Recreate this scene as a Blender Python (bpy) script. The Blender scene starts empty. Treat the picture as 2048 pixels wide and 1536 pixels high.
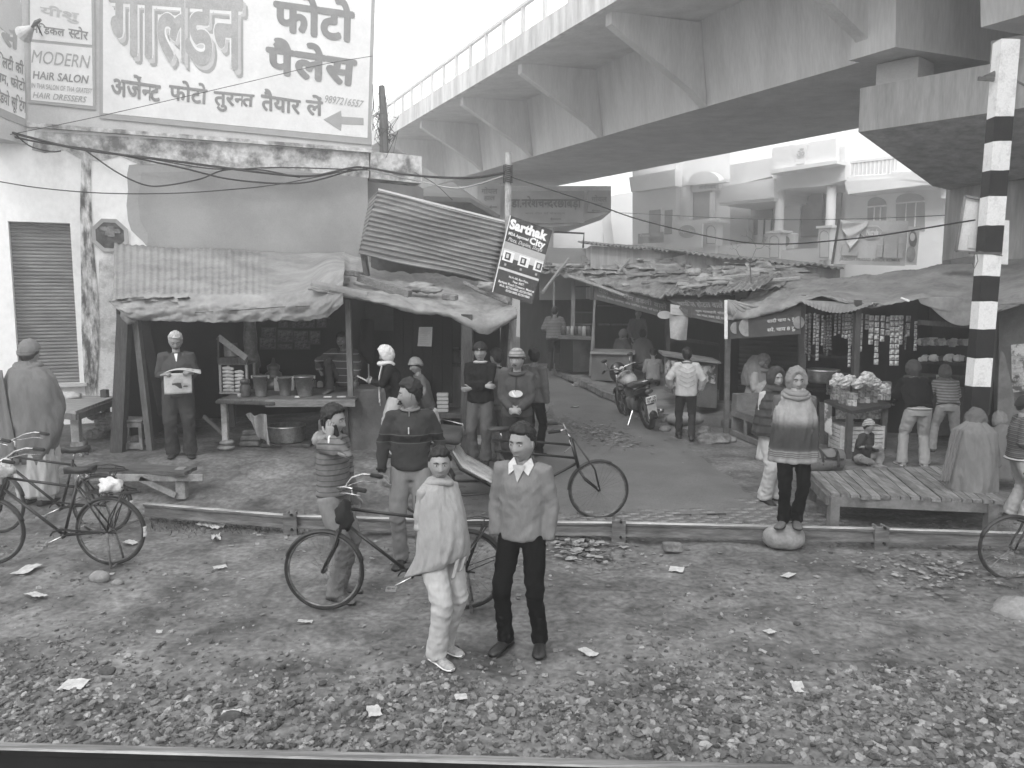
import bpy, math, random
from math import sin, cos, pi, radians as R, sqrt, atan2, exp
from mathutils import Vector as V, Matrix, Euler, noise
random.seed(7)
sc = bpy.context.scene
C = sc.collection
# ------------------------------------------------------------------ camera, sky, sun, exposure
CAM = V((0, 0, 2.7)); PITCH = R(6.5); FPX = 1600.0
cd = bpy.data.cameras.new('camera'); cam = bpy.data.objects.new('camera', cd); C.objects.link(cam)
cam.location = CAM; cam.rotation_euler = (pi/2 - PITCH, 0, 0)
cd.sensor_width = 36; cd.lens = 36*FPX/2048; cd.clip_end = 2000; cd.clip_start = .05
sc.camera = cam
sc.view_settings.view_transform = 'Standard'; sc.view_settings.look = 'None'
sc.view_settings.exposure = 0.1; sc.view_settings.gamma = 1
sc.cycles.max_bounces = 6; sc.cycles.diffuse_bounces = 3; sc.cycles.glossy_bounces = 2
sc.cycles.transmission_bounces = 4; sc.cycles.volume_bounces = 2; sc.cycles.use_denoising = True
w = bpy.data.worlds.new('World'); sc.world = w; w.use_nodes = True
nt = w.node_tree; bg = nt.nodes['Background']
sky = nt.nodes.new('ShaderNodeTexSky'); sky.sky_type = 'NISHITA'; sky.sun_disc = False
sky.sun_elevation = R(40); sky.sun_rotation = R(204); sky.dust_density = 4; sky.air_density = 1.5
bw = nt.nodes.new('ShaderNodeRGBToBW'); mx = nt.nodes.new('ShaderNodeMix'); mx.data_type = 'RGBA'
mx.inputs[0].default_value = .75
nt.links.new(sky.outputs[0], bw.inputs[0]); nt.links.new(bw.outputs[0], mx.inputs[6])
mx.inputs[7].default_value = (19, 19, 19, 1)          # even overcast grey over the clear sky
nt.links.new(mx.outputs[2], bg.inputs[0]); bg.inputs[1].default_value = .12
sd = bpy.data.lights.new('sun', 'SUN'); sd.energy = 1.5; sd.angle = R(14); sd.color = (1, 1, 1)
so = bpy.data.objects.new('sun', sd); C.objects.link(so); so.rotation_euler = (R(50), 0, R(-24))
# ------------------------------------------------------------------ picture -> place helpers
def RAY(px, py):
    u = (px-1024)/FPX; v = (768-py)/FPX
    return V((u, cos(PITCH)+v*sin(PITCH), -sin(PITCH)+v*cos(PITCH)))
def P(px, py, Y):
    d = RAY(px, py); return CAM + d*(Y/d.y)
def PL(px, py, p0, n):
    d = RAY(px, py); return CAM + d*((p0-CAM).dot(n)/d.dot(n))
def PZ(px, py, z): return PL(px, py, V((0, 0, z)), V((0, 0, 1)))
def ss(a, b, x):
    t = max(0., min(1., (x-a)/(b-a))); return t*t*(3-2*t)
def H(x, y):
    return .4*ss(8.9, 11.2, y)*ss(.5, -.9, x) + .06*max(0, min(y, 26)-16)
def G(px, py):
    z = 0
    for _ in range(12):
        p = PZ(px, py, z); z = z*.4+.6*H(p.x, p.y)
    return V((p.x, p.y, H(p.x, p.y)))
def nz(p, s=1.0): return noise.noise(V(p)*s)
def fb(p, s=1.0): return noise.fractal(V(p)*s, 1.0, 2.0, 4)
# ------------------------------------------------------------------ materials (all neutral greys: the photograph is black and white)
MATS = {}
def M(name, v, dark=None, sc_=3, lo=.42, hi=.6, stretch=(1, 1, 1), rough=.85, bump=.25, bsc=40, metal=0, fine=.12, spec=.3, det=6, alpha=1):
    if name in MATS: return MATS[name]
    m = bpy.data.materials.new(name); m.use_nodes = True; t = m.node_tree; n = t.nodes; L = t.links
    b = n['Principled BSDF']; b.inputs['Roughness'].default_value = rough; b.inputs['Metallic'].default_value = metal
    b.inputs['Specular IOR Level'].default_value = spec
    if alpha < 1: b.inputs['Alpha'].default_value = alpha
    tc = n.new('ShaderNodeTexCoord'); mp = n.new('ShaderNodeMapping'); mp.inputs['Scale'].default_value = stretch
    L.new(tc.outputs['Object'], mp.inputs[0])
    a = n.new('ShaderNodeTexNoise'); a.inputs['Scale'].default_value = sc_; a.inputs['Detail'].default_value = det; a.inputs['Roughness'].default_value = .65
    L.new(mp.outputs[0], a.inputs[0])
    r = n.new('ShaderNodeValToRGB'); e = r.color_ramp.elements; e[0].position = lo; e[1].position = hi
    d = v*.6 if dark is None else dark
    e[0].color = (d, d, d, 1); e[1].color = (v, v, v, 1); L.new(a.outputs[0], r.inputs[0])
    f = n.new('ShaderNodeTexNoise'); f.inputs['Scale'].default_value = bsc; f.inputs['Detail'].default_value = 4
    L.new(mp.outputs[0], f.inputs[0])
    mr = n.new('ShaderNodeMapRange'); mr.inputs[1].default_value = .25; mr.inputs[2].default_value = .75
    mr.inputs[3].default_value = 1-fine; mr.inputs[4].default_value = 1+fine; L.new(f.outputs[0], mr.inputs[0])
    x = n.new('ShaderNodeVectorMath'); x.operation = 'SCALE'; L.new(r.outputs[0], x.inputs[0]); L.new(mr.outputs[0], x.inputs['Scale'])
    L.new(x.outputs[0], b.inputs['Base Color'])
    if bump:
        bu = n.new('ShaderNodeBump'); bu.inputs['Strength'].default_value = bump; bu.inputs['Distance'].default_value = .02 if name[:6] == 'cloth_' or name[:4] == 'tarp' else .01
        L.new(f.outputs[0], bu.inputs['Height']); L.new(bu.outputs[0], b.inputs['Normal'])
    m['src'] = 1; del m['src']
    MATS[name] = m; return m
def bands(name, v, line, period, width, axis=2, v2=None, rough=.95, ofs=0, wob=.004, lines=None):
    """knitted or woven stripes across one object axis; lines = extra (centre, halfwidth, value) bands"""
    if name in MATS: return MATS[name]
    m = M(name, v, v*.8, sc_=6, rough=rough, bump=.8, bsc=22); t = m.node_tree; n = t.nodes; L = t.links
    b = n['Principled BSDF']; src = b.inputs['Base Color'].links[0].from_socket
    tc = n.new('ShaderNodeTexCoord'); sp = n.new('ShaderNodeSeparateXYZ'); L.new(tc.outputs['Object'], sp.inputs[0])
    def mth(op, a, c):
        k = n.new('ShaderNodeMath'); k.operation = op
        for i, q in enumerate((a, c)):
            if isinstance(q, (int, float)): k.inputs[i].default_value = q
            else: L.new(q, k.inputs[i])
        return k.outputs[0]
    z = sp.outputs[axis]; cur = src
    def mixin(fac, val):
        nonlocal cur
        mm = n.new('ShaderNodeMix'); mm.data_type = 'RGBA'; L.new(fac, mm.inputs[0]); L.new(cur, mm.inputs[6])
        mm.inputs[7].default_value = (val, val, val, 1); cur = mm.outputs[2]
    if period:
        fr = mth('FRACT', mth('DIVIDE', mth('ADD', z, 10+ofs), period), 0)
        mixin(mth('LESS_THAN', fr, width), line)
        if v2 is not None: mixin(mth('MULTIPLY', mth('GREATER_THAN', fr, .5), mth('LESS_THAN', fr, .5+width*.6)), v2)
    for ln in (lines or []):
        c0, hw, val = ln[:3]; dd = mth('ABSOLUTE', mth('SUBTRACT', z, c0), 0)
        if len(ln) > 3:
            k = n.new('ShaderNodeMapRange'); k.interpolation_type = 'SMOOTHSTEP'; L.new(dd, k.inputs[0]); k.inputs[1].default_value = hw+ln[3]; k.inputs[2].default_value = hw; mixin(k.outputs[0], val)
        else: mixin(mth('LESS_THAN', dd, hw), val)
    L.new(cur, b.inputs['Base Color']); return m
# ------------------------------------------------------------------ mesh builder
FR = {}
class MB:
    def __init__(s): s.v = []; s.f = []; s.m = []; s.cur = 0
    def add(s, vs, fs):
        o = len(s.v); s.v += [V(p) for p in vs]; s.f += [[i+o for i in f] for f in fs]; s.m += [s.cur]*len(fs); return s
    def box(s, c, d, r=(0, 0, 0), jit=0):
        E = Euler(r).to_matrix(); c = V(c); vs = []
        for x in (-.5, .5):
            for y in (-.5, .5):
                for z in (-.5, .5):
                    q = V((x*d[0], y*d[1], z*d[2]))
                    if jit: q += V((random.uniform(-jit, jit), random.uniform(-jit, jit), random.uniform(-jit, jit)))
                    vs.append(c+E@q)
        return s.add(vs, [(0, 1, 3, 2), (4, 6, 7, 5), (0, 4, 5, 1), (2, 3, 7, 6), (0, 2, 6, 4), (1, 5, 7, 3)])
    def cbox(s, c, d, r=(0, 0, 0), b=.01):
        """box with chamfered edges"""
        E = Euler(r).to_matrix(); c = V(c); hx, hy, hz = d[0]/2, d[1]/2, d[2]/2; b = min(b, hx*.8, hy*.8, hz*.8)
        rings = []
        for (z, k) in ((-hz, b), (-hz+b, 0), (hz-b, 0), (hz, b)):
            x, y = hx-k, hy-k
            rings.append([c+E@V(q) for q in ((-x+b*.7, -y, z), (x-b*.7, -y, z), (x, -y+b*.7, z), (x, y-b*.7, z), (x-b*.7, y, z), (-x+b*.7, y, z), (-x, y-b*.7, z), (-x, -y+b*.7, z))])
        return s.loft(rings)
    def bar(s, a, b, w, h=None, up=(0, 0, 1), jit=0, twist=0):
        a = V(a); b = V(b); h = h or w; d = (b-a).normalized(); u = V(up)
        if abs(d.dot(u)) > .98: u = V((0, 1, 0))
        x = d.cross(u).normalized(); y = x.cross(d).normalized()
        vs = []
        for p in (a, b):
            for (i, j) in ((-1, -1), (1, -1), (1, 1), (-1, 1)):
                q = p+x*(i*w/2)+y*(j*h/2)
                if jit: q += V((random.uniform(-jit, jit), random.uniform(-jit, jit), random.uniform(-jit, jit)))
                vs.append(q)
        return s.add(vs, [(3, 2, 1, 0), (4, 5, 6, 7), (0, 1, 5, 4), (1, 2, 6, 5), (2, 3, 7, 6), (3, 0, 4, 7)])
    def loft(s, rings, cap=True, closed=False):
        n = len(rings[0]); vs = [p for r in rings for p in r]; fs = []
        k = len(rings)
        for i in range(k if closed else k-1):
            a = i*n; b = ((i+1) % k)*n
            for j in range(n):
                j2 = (j+1) % n; fs.append((a+j, a+j2, b+j2, b+j))
        if cap and not closed:
            fs.append(tuple(range(n-1, -1, -1))); fs.append(tuple(range((k-1)*n, k*n)))
        return s.add(vs, fs)
    def tube(s, pts, rad, n=8, ref=(1, 0, 0), cap=True, closed=False):
        pts = [V(p) for p in pts]; k = len(pts)
        if not isinstance(rad, (list, tuple)): rad = [rad]*k
        ref = V(ref); rings = []
        for i, p in enumerate(pts):
            if closed: d = pts[(i+1) % k]-pts[i-1]
            else: d = pts[min(i+1, k-1)]-pts[max(i-1, 0)]
            d = d.normalized() if d.length > 1e-9 else V((0, 0, 1))
            x = ref-d*ref.dot(d)
            if x.length < .05: x = V((0, 0, 1))-d*d.z if abs(d.z) < .9 else V((0, 1, 0))-d*d.y
            x.normalize(); y = d.cross(x)
            r = rad[i]; rx, ry = (r if isinstance(r, (tuple, list)) else (r, r))
            rings.append([p+x*(rx*cos(2*pi*j/n))+y*(ry*sin(2*pi*j/n)) for j in range(n)])
        return s.loft(rings, cap, closed)
    def ball(s, c, r, nu=12, nv=8, rot=(0, 0, 0), fn=None):
        if not isinstance(r, (tuple, list)): r = (r, r, r)
        E = Euler(rot).to_matrix(); c = V(c); rings = []
        for i in range(1, nv):
            t = pi*i/nv; rings.append([V((sin(t)*cos(2*pi*j/nu), sin(t)*sin(2*pi*j/nu), -cos(t))) for j in range(nu)])
        if fn: rings = [[fn(q) for q in rr] for rr in rings]
        return s.loft([[c+E@V((q.x*r[0], q.y*r[1], q.z*r[2])) for q in rr] for rr in rings])
    def grid(s, fn, nu, nv, flip=False):
        vs = [fn(i/nu, j/nv) for j in range(nv+1) for i in range(nu+1)]
        fs = [((j*(nu+1)+i), (j*(nu+1)+i+1), ((j+1)*(nu+1)+i+1), ((j+1)*(nu+1)+i)) for j in range(nv) for i in range(nu)]
        return s.add(vs, [f[::-1] for f in fs] if flip else fs)
    def sheet(s, fn, nu, nv, th):
        """two-sided sheet with real thickness; th = offset vector"""
        th = V(th); n0 = len(s.v); s.grid(fn, nu, nv); s.grid(lambda a, b: V(fn(a, b))+th, nu, nv, True)
        N = (nu+1)*(nv+1); e = [i for i in range(nu+1)]+[(j+1)*(nu+1)-1 for j in range(1, nv+1)]+[nv*(nu+1)+i for i in range(nu-1, -1, -1)]+[j*(nu+1) for j in range(nv-1, 0, -1)]
        for a, b in zip(e, e[1:]+e[:1]): s.f.append([n0+b, n0+a, n0+N+a, n0+N+b]); s.m.append(s.cur)
        return s
    def slab(s, poly, off):
        off = V(off); n = len(poly); vs = [V(p) for p in poly]+[V(p)+off for p in poly]
        fs = [tuple(range(n)), tuple(range(2*n-1, n-1, -1))]+[(i, i+n, (i+1) % n+n, (i+1) % n) for i in range(n)]
        return s.add(vs, fs)
    def mesh(s, name, mats, smooth=False, W=None):
        me = bpy.data.meshes.new(name); inv = W.inverted() if W else None
        me.from_pydata([tuple(inv@p) if inv else tuple(p) for p in s.v], [], s.f)
        for m in (mats if isinstance(mats, (list, tuple)) else [mats]): me.materials.append(m)
        if any(s.m): me.polygons.foreach_set('material_index', s.m)
        if smooth: me.polygons.foreach_set('use_smooth', [True]*len(me.polygons))
        me.update(); return me
    def build(s, name, mats, parent=None, smooth=False, world=True, **props):
        W = FR.get(parent.name) if (parent is not None and world) else None
        o = bpy.data.objects.new(name, s.mesh(name, mats, smooth, W)); C.objects.link(o); o.parent = parent
        FR[o.name] = W.copy() if W else (FR.get(parent.name, Matrix()).copy() if parent is not None else Matrix())
        if parent is not None and not world: FR[o.name] = FR[parent.name].copy()
        for k, q in props.items(): o[k] = q
        return o
def thing(name, label, cat, loc=(0, 0, 0), rz=0, group=None, scale=1, rot=None):
    o = bpy.data.objects.new(name, None); C.objects.link(o); o.location = loc; o.rotation_euler = rot or (0, 0, rz); o.scale = (scale,)*3
    o.empty_display_size = .1; o['label'] = label; o['category'] = cat
    if group: o['group'] = group
    FR[o.name] = Matrix.LocRotScale(V(loc), Euler(rot or (0, 0, rz)), V((scale,)*3)); return o
def one(mb, name, label, cat, mats, group=None, smooth=False):
    """a thing that is a single mesh: origin at its own base"""
    xs = [p.x for p in mb.v]; ys = [p.y for p in mb.v]; zs = [p.z for p in mb.v]
    c = V(((min(xs)+max(xs))/2, (min(ys)+max(ys))/2, min(zs))); mb.v = [p-c for p in mb.v]
    o = bpy.data.objects.new(name, mb.mesh(name, mats, smooth)); C.objects.link(o); o.location = c
    FR[o.name] = Matrix.Translation(c); o['label'] = label; o['category'] = cat
    if group: o['group'] = group
    return o
def copytree(o, loc=None, rot=None, label=None, scale=None, parent=None):
    c = o.copy(); C.objects.link(c); c.parent = parent
    if loc is not None: c.location = loc
    if rot is not None: c.rotation_euler = rot
    if scale is not None: c.scale = (scale,)*3
    if label: c['label'] = label
    for ch in list(o.children): copytree(ch, parent=c)
    if parent is None: FR[c.name] = Matrix.LocRotScale(c.location, c.rotation_euler, c.scale)
    return c
def remesh(mb, vox, smooth=2, disp=None):
    """fuse overlapping closed pieces into one continuous skin"""
    me = mb.mesh('tmp', MATS['plain']); o = bpy.data.objects.new('tmp', me); C.objects.link(o)
    md = o.modifiers.new('r', 'REMESH'); md.mode = 'VOXEL'; md.voxel_size = vox
    if smooth: s2 = o.modifiers.new('s', 'SMOOTH'); s2.factor = .5; s2.iterations = smooth
    dg = bpy.context.evaluated_depsgraph_get(); ev = o.evaluated_get(dg); m2 = ev.to_mesh()
    out = MB(); nr = [v.normal.copy() for v in m2.vertices]
    vs = [v.co.copy() for v in m2.vertices]
    if disp: vs = [p+n*disp(p, n) for p, n in zip(vs, nr)]
    out.add(vs, [tuple(p.vertices) for p in m2.polygons])
    ev.to_mesh_clear(); bpy.data.objects.remove(o); bpy.data.meshes.remove(me); return out
M('plain', .5)
# ------------------------------------------------------------------ lettering: real outlines laid 3 mm proud of a surface
GC = {}
def glyph(ch, bold):
    if ord(ch[0]) > 2300 and bold > 0:
        g, f, adv = glyph(ch, 0); vs = []; fs = []
        for q in range(9):
            o = len(vs); dx, dy = (0, 0) if q == 8 else (bold*cos(q*pi/4), bold*sin(q*pi/4))
            vs += [V((p.x+dx, p.y+dy, q*.00025)) for p in g]; fs += [tuple(i+o for i in t) for t in f]
        return vs, fs, adv+bold*.6
    k = (ch, round(bold, 4))
    if k in GC: return GC[k]
    def mk(s):
        c = bpy.data.curves.new('t', 'FONT'); c.body = s; c.offset = bold; c.resolution_u = 3; o = bpy.data.objects.new('t', c)
        me = bpy.data.meshes.new_from_object(o); r = ([v.co.copy() for v in me.vertices], [tuple(p.vertices) for p in me.polygons])
        bpy.data.objects.remove(o); bpy.data.curves.remove(c); bpy.data.meshes.remove(me); return r
    a = mk(ch); b = mk(ch+'I'); adv = max(p.x for p in b[0])-.174-bold*.5
    GC[k] = (a[0], a[1], adv); return GC[k]
def layout(s, bold=0.0, slant=0.0, track=0.0):
    vs = []; fs = []; x = 0; i = 0; k = 0
    while i < len(s):
        ch = s[i]; half = False
        if ch == ' ': x += .3; i += 1; continue
        if i+1 < len(s) and s[i+1] == '~': half = True
        g, f, adv = glyph(ch, bold)
        if half:
            if ch == 'र':                      # a small hook above the next letter
                pts = [(p.x*.5+x+.5, p.y*.42+.6) for p in g]; adv = 0
            else:
                cut = adv-.17; pts = [(min(p.x, cut+.02)+x, p.y) for p in g]; adv = cut
            i += 1
        else: pts = [(p.x+x, p.y) for p in g]
        o = len(vs); zz = (k % 3)*.0024; vs += [(a+b*slant, b, zz+g[i2].z) for i2, (a, b) in enumerate(pts)]; fs += [tuple(q+o for q in t) for t in f]
        x += adv+track if adv > .02 else 0; i += 1; k += 1
    return vs, fs
def letter(mb, s, quad, bold=0.0, slant=0.0, off=.004, track=0.0, base=None):
    """fit a string's box onto the quad (top-left, top-right, bottom-right, bottom-left) in world space"""
    vs, fs = layout(s, bold, slant, track)
    if not vs: return
    q = [V(p) for p in quad]; nr = (q[1]-q[0]).cross(q[3]-q[0]).normalized()
    if nr.dot(CAM-q[0]) < 0: nr = -nr
    x0 = min(v[0] for v in vs); x1 = max(v[0] for v in vs); y0 = min(v[1] for v in vs); y1 = max(v[1] for v in vs)
    if base: y0, y1 = base
    out = []
    for a, b, c in vs:
        u = (a-x0)/(x1-x0); t = (y1-b)/(y1-y0)
        out.append(q[0].lerp(q[1], u).lerp(q[3].lerp(q[2], u), t)+nr*(off+c))
    mb.add(out, fs)
# ================================================================== SETTING
def struct(o): o['kind'] = 'structure'; return o
dirt = M('dirt', .185, .04, sc_=1.5, lo=.32, hi=.66, bump=1.0, bsc=18, fine=.5, rough=.95, det=12)
road_m = M('road', .15, .095, sc_=.9, lo=.3, hi=.7, bump=.4, bsc=45, fine=.2, rough=.8, det=10)
conc = M('concrete', .52, .38, sc_=.7, lo=.3, hi=.7, stretch=(1, 1, 2.2), bump=.3, bsc=18, fine=.1, det=12)
conc_d = M('concrete_streaked', .50, .24, sc_=1.2, lo=.35, hi=.7, stretch=(2.6, 2.6, .35), bump=.3, bsc=14, fine=.12, det=10)
whitew = M('white_wall', .78, .46, sc_=1.1, lo=.22, hi=.5, stretch=(1, 1, .7), bump=.2, bsc=14, fine=.06, det=12)
greyw = M('grey_wall', .36, .28, sc_=.8, lo=.3, hi=.7, bump=.15, bsc=25, fine=.07, det=12)
mott = M('mottled_wall', .56, .13, sc_=3.2, lo=.38, hi=.58, bump=.5, bsc=12, fine=.2, det=14)
stainm = M('stained_plaster', .6, .07, sc_=5, lo=.42, hi=.6, stretch=(1.6, 1.6, .5), bump=.7, bsc=12, fine=.3, det=14)
signw = M('sign_white', .74, .64, sc_=1.5, lo=.3, hi=.6, bump=.1, bsc=20, fine=.04)
signg = M('sign_grey', .36, .31, sc_=4, lo=.3, hi=.7, bump=.05, fine=.06)
signl = M('sign_lightgrey', .52, .47, sc_=4, lo=.3, hi=.7, bump=.05, fine=.06)
signd = M('sign_dark', .26, .2, sc_=4, lo=.3, hi=.7, bump=.05, fine=.1)
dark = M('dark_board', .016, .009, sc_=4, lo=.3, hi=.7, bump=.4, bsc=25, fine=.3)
wood = M('wood', .2, .09, sc_=3, lo=.3, hi=.7, stretch=(1, 8, 8), bump=.5, bsc=12, fine=.3)
woodx = M('wood_pale', .33, .2, sc_=3, lo=.3, hi=.7, stretch=(8, 1, 8), bump=.5, bsc=12, fine=.2)
wood_d = M('wood_dark', .075, .03, sc_=3, lo=.3, hi=.7, stretch=(6, 6, 1), bump=.6, bsc=12, fine=.35)
wood_m = M('wood_mid', .14, .07, sc_=3, lo=.3, hi=.7, stretch=(5, 5, 1), bump=.6, bsc=14, fine=.3)
steel = M('steel', .55, .3, sc_=4, rough=.32, metal=.85, bump=.08, fine=.1)
alum = M('aluminium', .6, .35, sc_=5, rough=.42, metal=.8, bump=.1, fine=.1)
rust = M('rusty_rail', .16, .06, sc_=6, lo=.35, hi=.65, stretch=(.4, 1, 3), bump=.6, bsc=30, fine=.3, rough=.8)
railtop = M('rail_head', .3, .14, sc_=4, stretch=(.3, 6, 6), rough=.45, metal=.5, bump=.2, fine=.2)
black = M('black', .006, .003, bump=.1, rough=.7)
wirem = M('wire', .03, .02, bump=0, rough=.7)
tarp = M('tarp', .28, .14, sc_=1.6, lo=.34, hi=.64, bump=.45, bsc=14, fine=.14, det=12)
tarp_l = M('tarp_light', .29, .16, sc_=1.4, lo=.34, hi=.64, stretch=(1, 1, .5), bump=.35, bsc=14, fine=.12, det=12)
tarp_d = M('tarp_dusty', .27, .11, sc_=2.4, lo=.32, hi=.66, stretch=(.6, 2, 2), bump=.8, bsc=16, fine=.3, det=14)
brickm = M('brick_grey', .2, .1, sc_=6, bump=.7, bsc=30, fine=.3)
paper = M('paper', .44, .3, sc_=12, lo=.3, hi=.6, bump=.1, fine=.06)
stone = M('stone', .26, .15, sc_=6, lo=.3, hi=.7, bump=.5, bsc=30, fine=.2)
ink = M('ink', .05, .03, bump=0); white = M('white_paint', .78, .66, sc_=8, bump=.1, fine=.05)
# sky and far ground
def gfn(x, y):
    z = H(x, y)
    if 4.2 < y < 9.6 or (x < .6 and 4.2 < y < 13):
        z += .035*fb((x, y, 0), .8)+.012*fb((x*1.3, y*2.2, 3), 3.4)+.009*fb((x, y, 7), 11)-.014*max(0, fb((x*1.2, y*1.6, 11), 4.5)-.25)
        z += .05*exp(-((x-5.2)/.9)**2-((y-7.0)/.6)**2)
    elif y < 60: z += .012*fb((x, y, 0), .9)
    if y < 5.6: z += .05*ss(5.6, 4.5, y)+.014*fb((x, y, 2), 5)
    return z
g = MB(); ys = []; y = -30.
while y < 4: ys.append(y); y += 4
y = 4.0
while y < 11: ys.append(y); y += .035
while y < 30: ys.append(y); y += .035*(1+(y-11)*.6)
while y < 900: ys.append(y); y *= 1.15
xs = [-500, -200, -90, -45, -25, -15, -10]; x = -8.
while x < 8: xs.append(x); x += .045
xs += [8, 9, 10, 12, 14, 17, 20, 25, 35, 60, 120, 300, 600]
NX = len(xs); g.v = [V((x, y, gfn(x, y))) for y in ys for x in xs]
g.f = [(j*NX+i, j*NX+i+1, (j+1)*NX+i+1, (j+1)*NX+i) for j in range(len(ys)-1) for i in range(NX-1)]; g.m = [0]*len(g.f)
ground = struct(g.build('ground', dirt, smooth=True))
def gnd(x, y): return gfn(x, y)
# road sheet: asphalt lane running from the barrier back under the flyover
def road_edge(t):
    L_ = [(-1.2, 9.4), (-.6, 11), (.25, 13), (.9, 16), (.95, 20), (.2, 26), (-2, 34), (-7, 46)]
    R_ = [(3.2, 9.6), (3.2, 11.5), (3.1, 13.6), (2.9, 16), (2.4, 19), (2.0, 24), (1.5, 34), (-1, 46)]
    k = t*7; i = min(6, int(k)); f = k-i; f2 = f
    return V(L_[i]).lerp(V(L_[i+1]), f2), V(R_[i]).lerp(V(R_[i+1]), f2)
def roadfn(u, v):
    a, b = road_edge(v); a = a-V((.12*nz((v*30, 1, 0)), 0)); b = b+V((.1*nz((v*30, 5, 0)), 0)); p = a.lerp(b, u)
    edge = .03*(1-ss(0, .12, u))+.03*(1-ss(0, .12, 1-u))+.03*(1-ss(0, .03, v))
    return V((p.x, p.y, H(p.x, p.y)+.034-edge+.012*fb((p.x, p.y, 0), .9)))
struct(MB().grid(roadfn, 40, 200).build('road', road_m, smooth=True))
# hazy sky needs no dome: the world is the sky.
# ------------------------------------------------------------------ foreground running rail
def rail_profile(mb, a, b, s=1.0, head_i=1, foot_i=0):
    a = V(a); b = V(b); d = (b-a).normalized(); n_ = V((d.y, -d.x, 0)).normalized()
    pr = [(-.068, 0), (.068, 0), (.068, .014), (.012, .032), (.009, .11), (.034, .12), (.036, .148), (.026, .156), (-.026, .156), (-.036, .148), (-.034, .12), (-.009, .11), (-.012, .032), (-.068, .014)]
    ra = [a+n_*(x*s)+V((0, 0, z*s)) for x, z in pr]; rb = [b+n_*(x*s)+V((0, 0, z*s)) for x, z in pr]
    mb.cur = 0; n0 = len(mb.f); mb.loft([ra, rb]); 
    for i, f in enumerate(mb.f[n0:]):
        if i in (6, 7, 8): mb.m[n0+i] = head_i
a = PZ(-300, 1481, .30); b = PZ(2400, 1558, .30)
mb = MB(); rail_profile(mb, a-V((0, 0, .156)), b-V((0, 0, .156)), 1.0)
o = one(mb, 'railway_rail', 'worn running rail with a shiny head along the bottom edge of the gravel', 'rail', [black, railtop])
m = MB()
for i in range(9):
    p = a.lerp(b, (i+.5)/9); m.cbox((p.x, p.y-.35, -.03), (.24, 1.6, .2), b=.02)
one(m, 'sleeper', 'dark sleepers bedded in gravel under the running rail', 'sleeper', wood_d, smooth=False)['kind'] = 'stuff'
# ------------------------------------------------------------------ ballast, grit and litter
def rockproto(k, flat=.6):
    random.seed(k); m = MB(); sx, sy, sz = random.uniform(.8, 1.2), random.uniform(.6, 1), random.uniform(.4, .75)
    m.ball((0, 0, 0), (sx, sy, sz), 6, 4, fn=lambda q: q*(1+.7*nz((q.x+k*3.1, q.y, q.z), 1.3)))
    return m
PRO = [rockproto(k) for k in range(10)]
def scatter(n, fn, name, label, mats, cat, seed, nm=1):
    random.seed(seed); big = MB()
    for _ in range(n):
        q = fn()
        if q is None: continue
        x, y, s, sink = q; pr = random.choice(PRO); E = Euler((random.uniform(-.6, .6), random.uniform(-.6, .6), random.uniform(0, 6.3))).to_matrix()*s
        c = V((x, y, gnd(x, y)+s*sink)); big.cur = random.choice([0, 0, 1, 1, 1, 2, 3, 3]) if nm == 4 else 0; big.add([c+E@p for p in pr.v], pr.f)
    o = big.build(name, mats); o['kind'] = 'stuff'; o['label'] = label; o['category'] = cat; return o
stA = M('ballast_a', .21, .13, sc_=9, bump=.4, fine=.2); stB = M('ballast_b', .15, .09, sc_=9, bump=.4, fine=.2); stC = M('ballast_c', .3, .2, sc_=9, bump=.4, fine=.15); stD = M('ballast_d', .09, .05, sc_=9, bump=.4, fine=.2)
def bal():
    x = random.uniform(-3.9, 4.1); y = random.uniform(4.1, 6.2)
    k = ss(6.1, 4.75, y+.5*nz((x, y, 4), .9)+.03*x)**1.3
    if random.random() > k+.02: return None
    return x, y, random.choice([.012, .016, .02, .026, .02, .036])*(1-.25*ss(4.9, 5.9, y)), random.uniform(-.25, .45)
scatter(15000, bal, 'ballast', 'loose grey ballast stones beside the running rail', [stA, stB, stC, stD], 'gravel', 5, 4)
def grit():
    x = random.uniform(-5.5, 6); y = random.uniform(4.8, 9.2)
    if nz((x, y, 9), .9) < -.25+.5*random.random(): return None
    return x, y, random.choice([.006, .008, .011, .017, .007, .026]), random.uniform(-.3, .3)
scatter(6500, grit, 'pebbles', 'small pebbles and crumbs of earth over the trackside dirt', [stA, stB, stC, stD], 'gravel', 8, 4)
def flake(mb, c, s, lift=.02, fold=.3, n=6, rz=None):
    """crumpled scrap of paper or film"""
    rz = random.uniform(0, 6.3) if rz is None else rz; E = Euler((random.uniform(-.15, .15), random.uniform(-.15, .15), rz)).to_matrix()
    sx, sy = s if isinstance(s, tuple) else (s, s*random.uniform(.5, .9)); k = random.uniform(0, 99); c = V(c)
    cut = random.uniform(.1, .3)
    def fn(u, v):
        x = (u-.5)*sx*(1-cut*abs(nz((v*2, k, 0)))); y = (v-.5)*sy*(1-cut*nz((u*2.5, k, 5)))
        return c+E@V((x, y, lift*.3+fold*sx*.3*abs(nz((u*3, v*3, k)))))
    mb.sheet(fn, n, n, (0, 0, .0015))
random.seed(21); lit = MB(); cnt = 0
while cnt < 620:
    r = random.random()
    if r < .55: x, y = random.uniform(-5.2, 5.5), random.uniform(4.6, 8.7)
    elif r < .8: q = G(random.gauss(1160, 90), random.gauss(1095, 22)); x, y = q.x, q.y
    elif r < .9: q = G(random.gauss(1850, 120), random.gauss(1150, 30)); x, y = q.x, q.y
    else: x, y = random.uniform(-4, 4), random.uniform(8.8, 12)
    lit.cur = random.randrange(3); flake(lit, (x, y, gnd(x, y)+.004), random.choice([.02, .03, .03, .045, .06]), .01, .3, 2); cnt += 1
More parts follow.
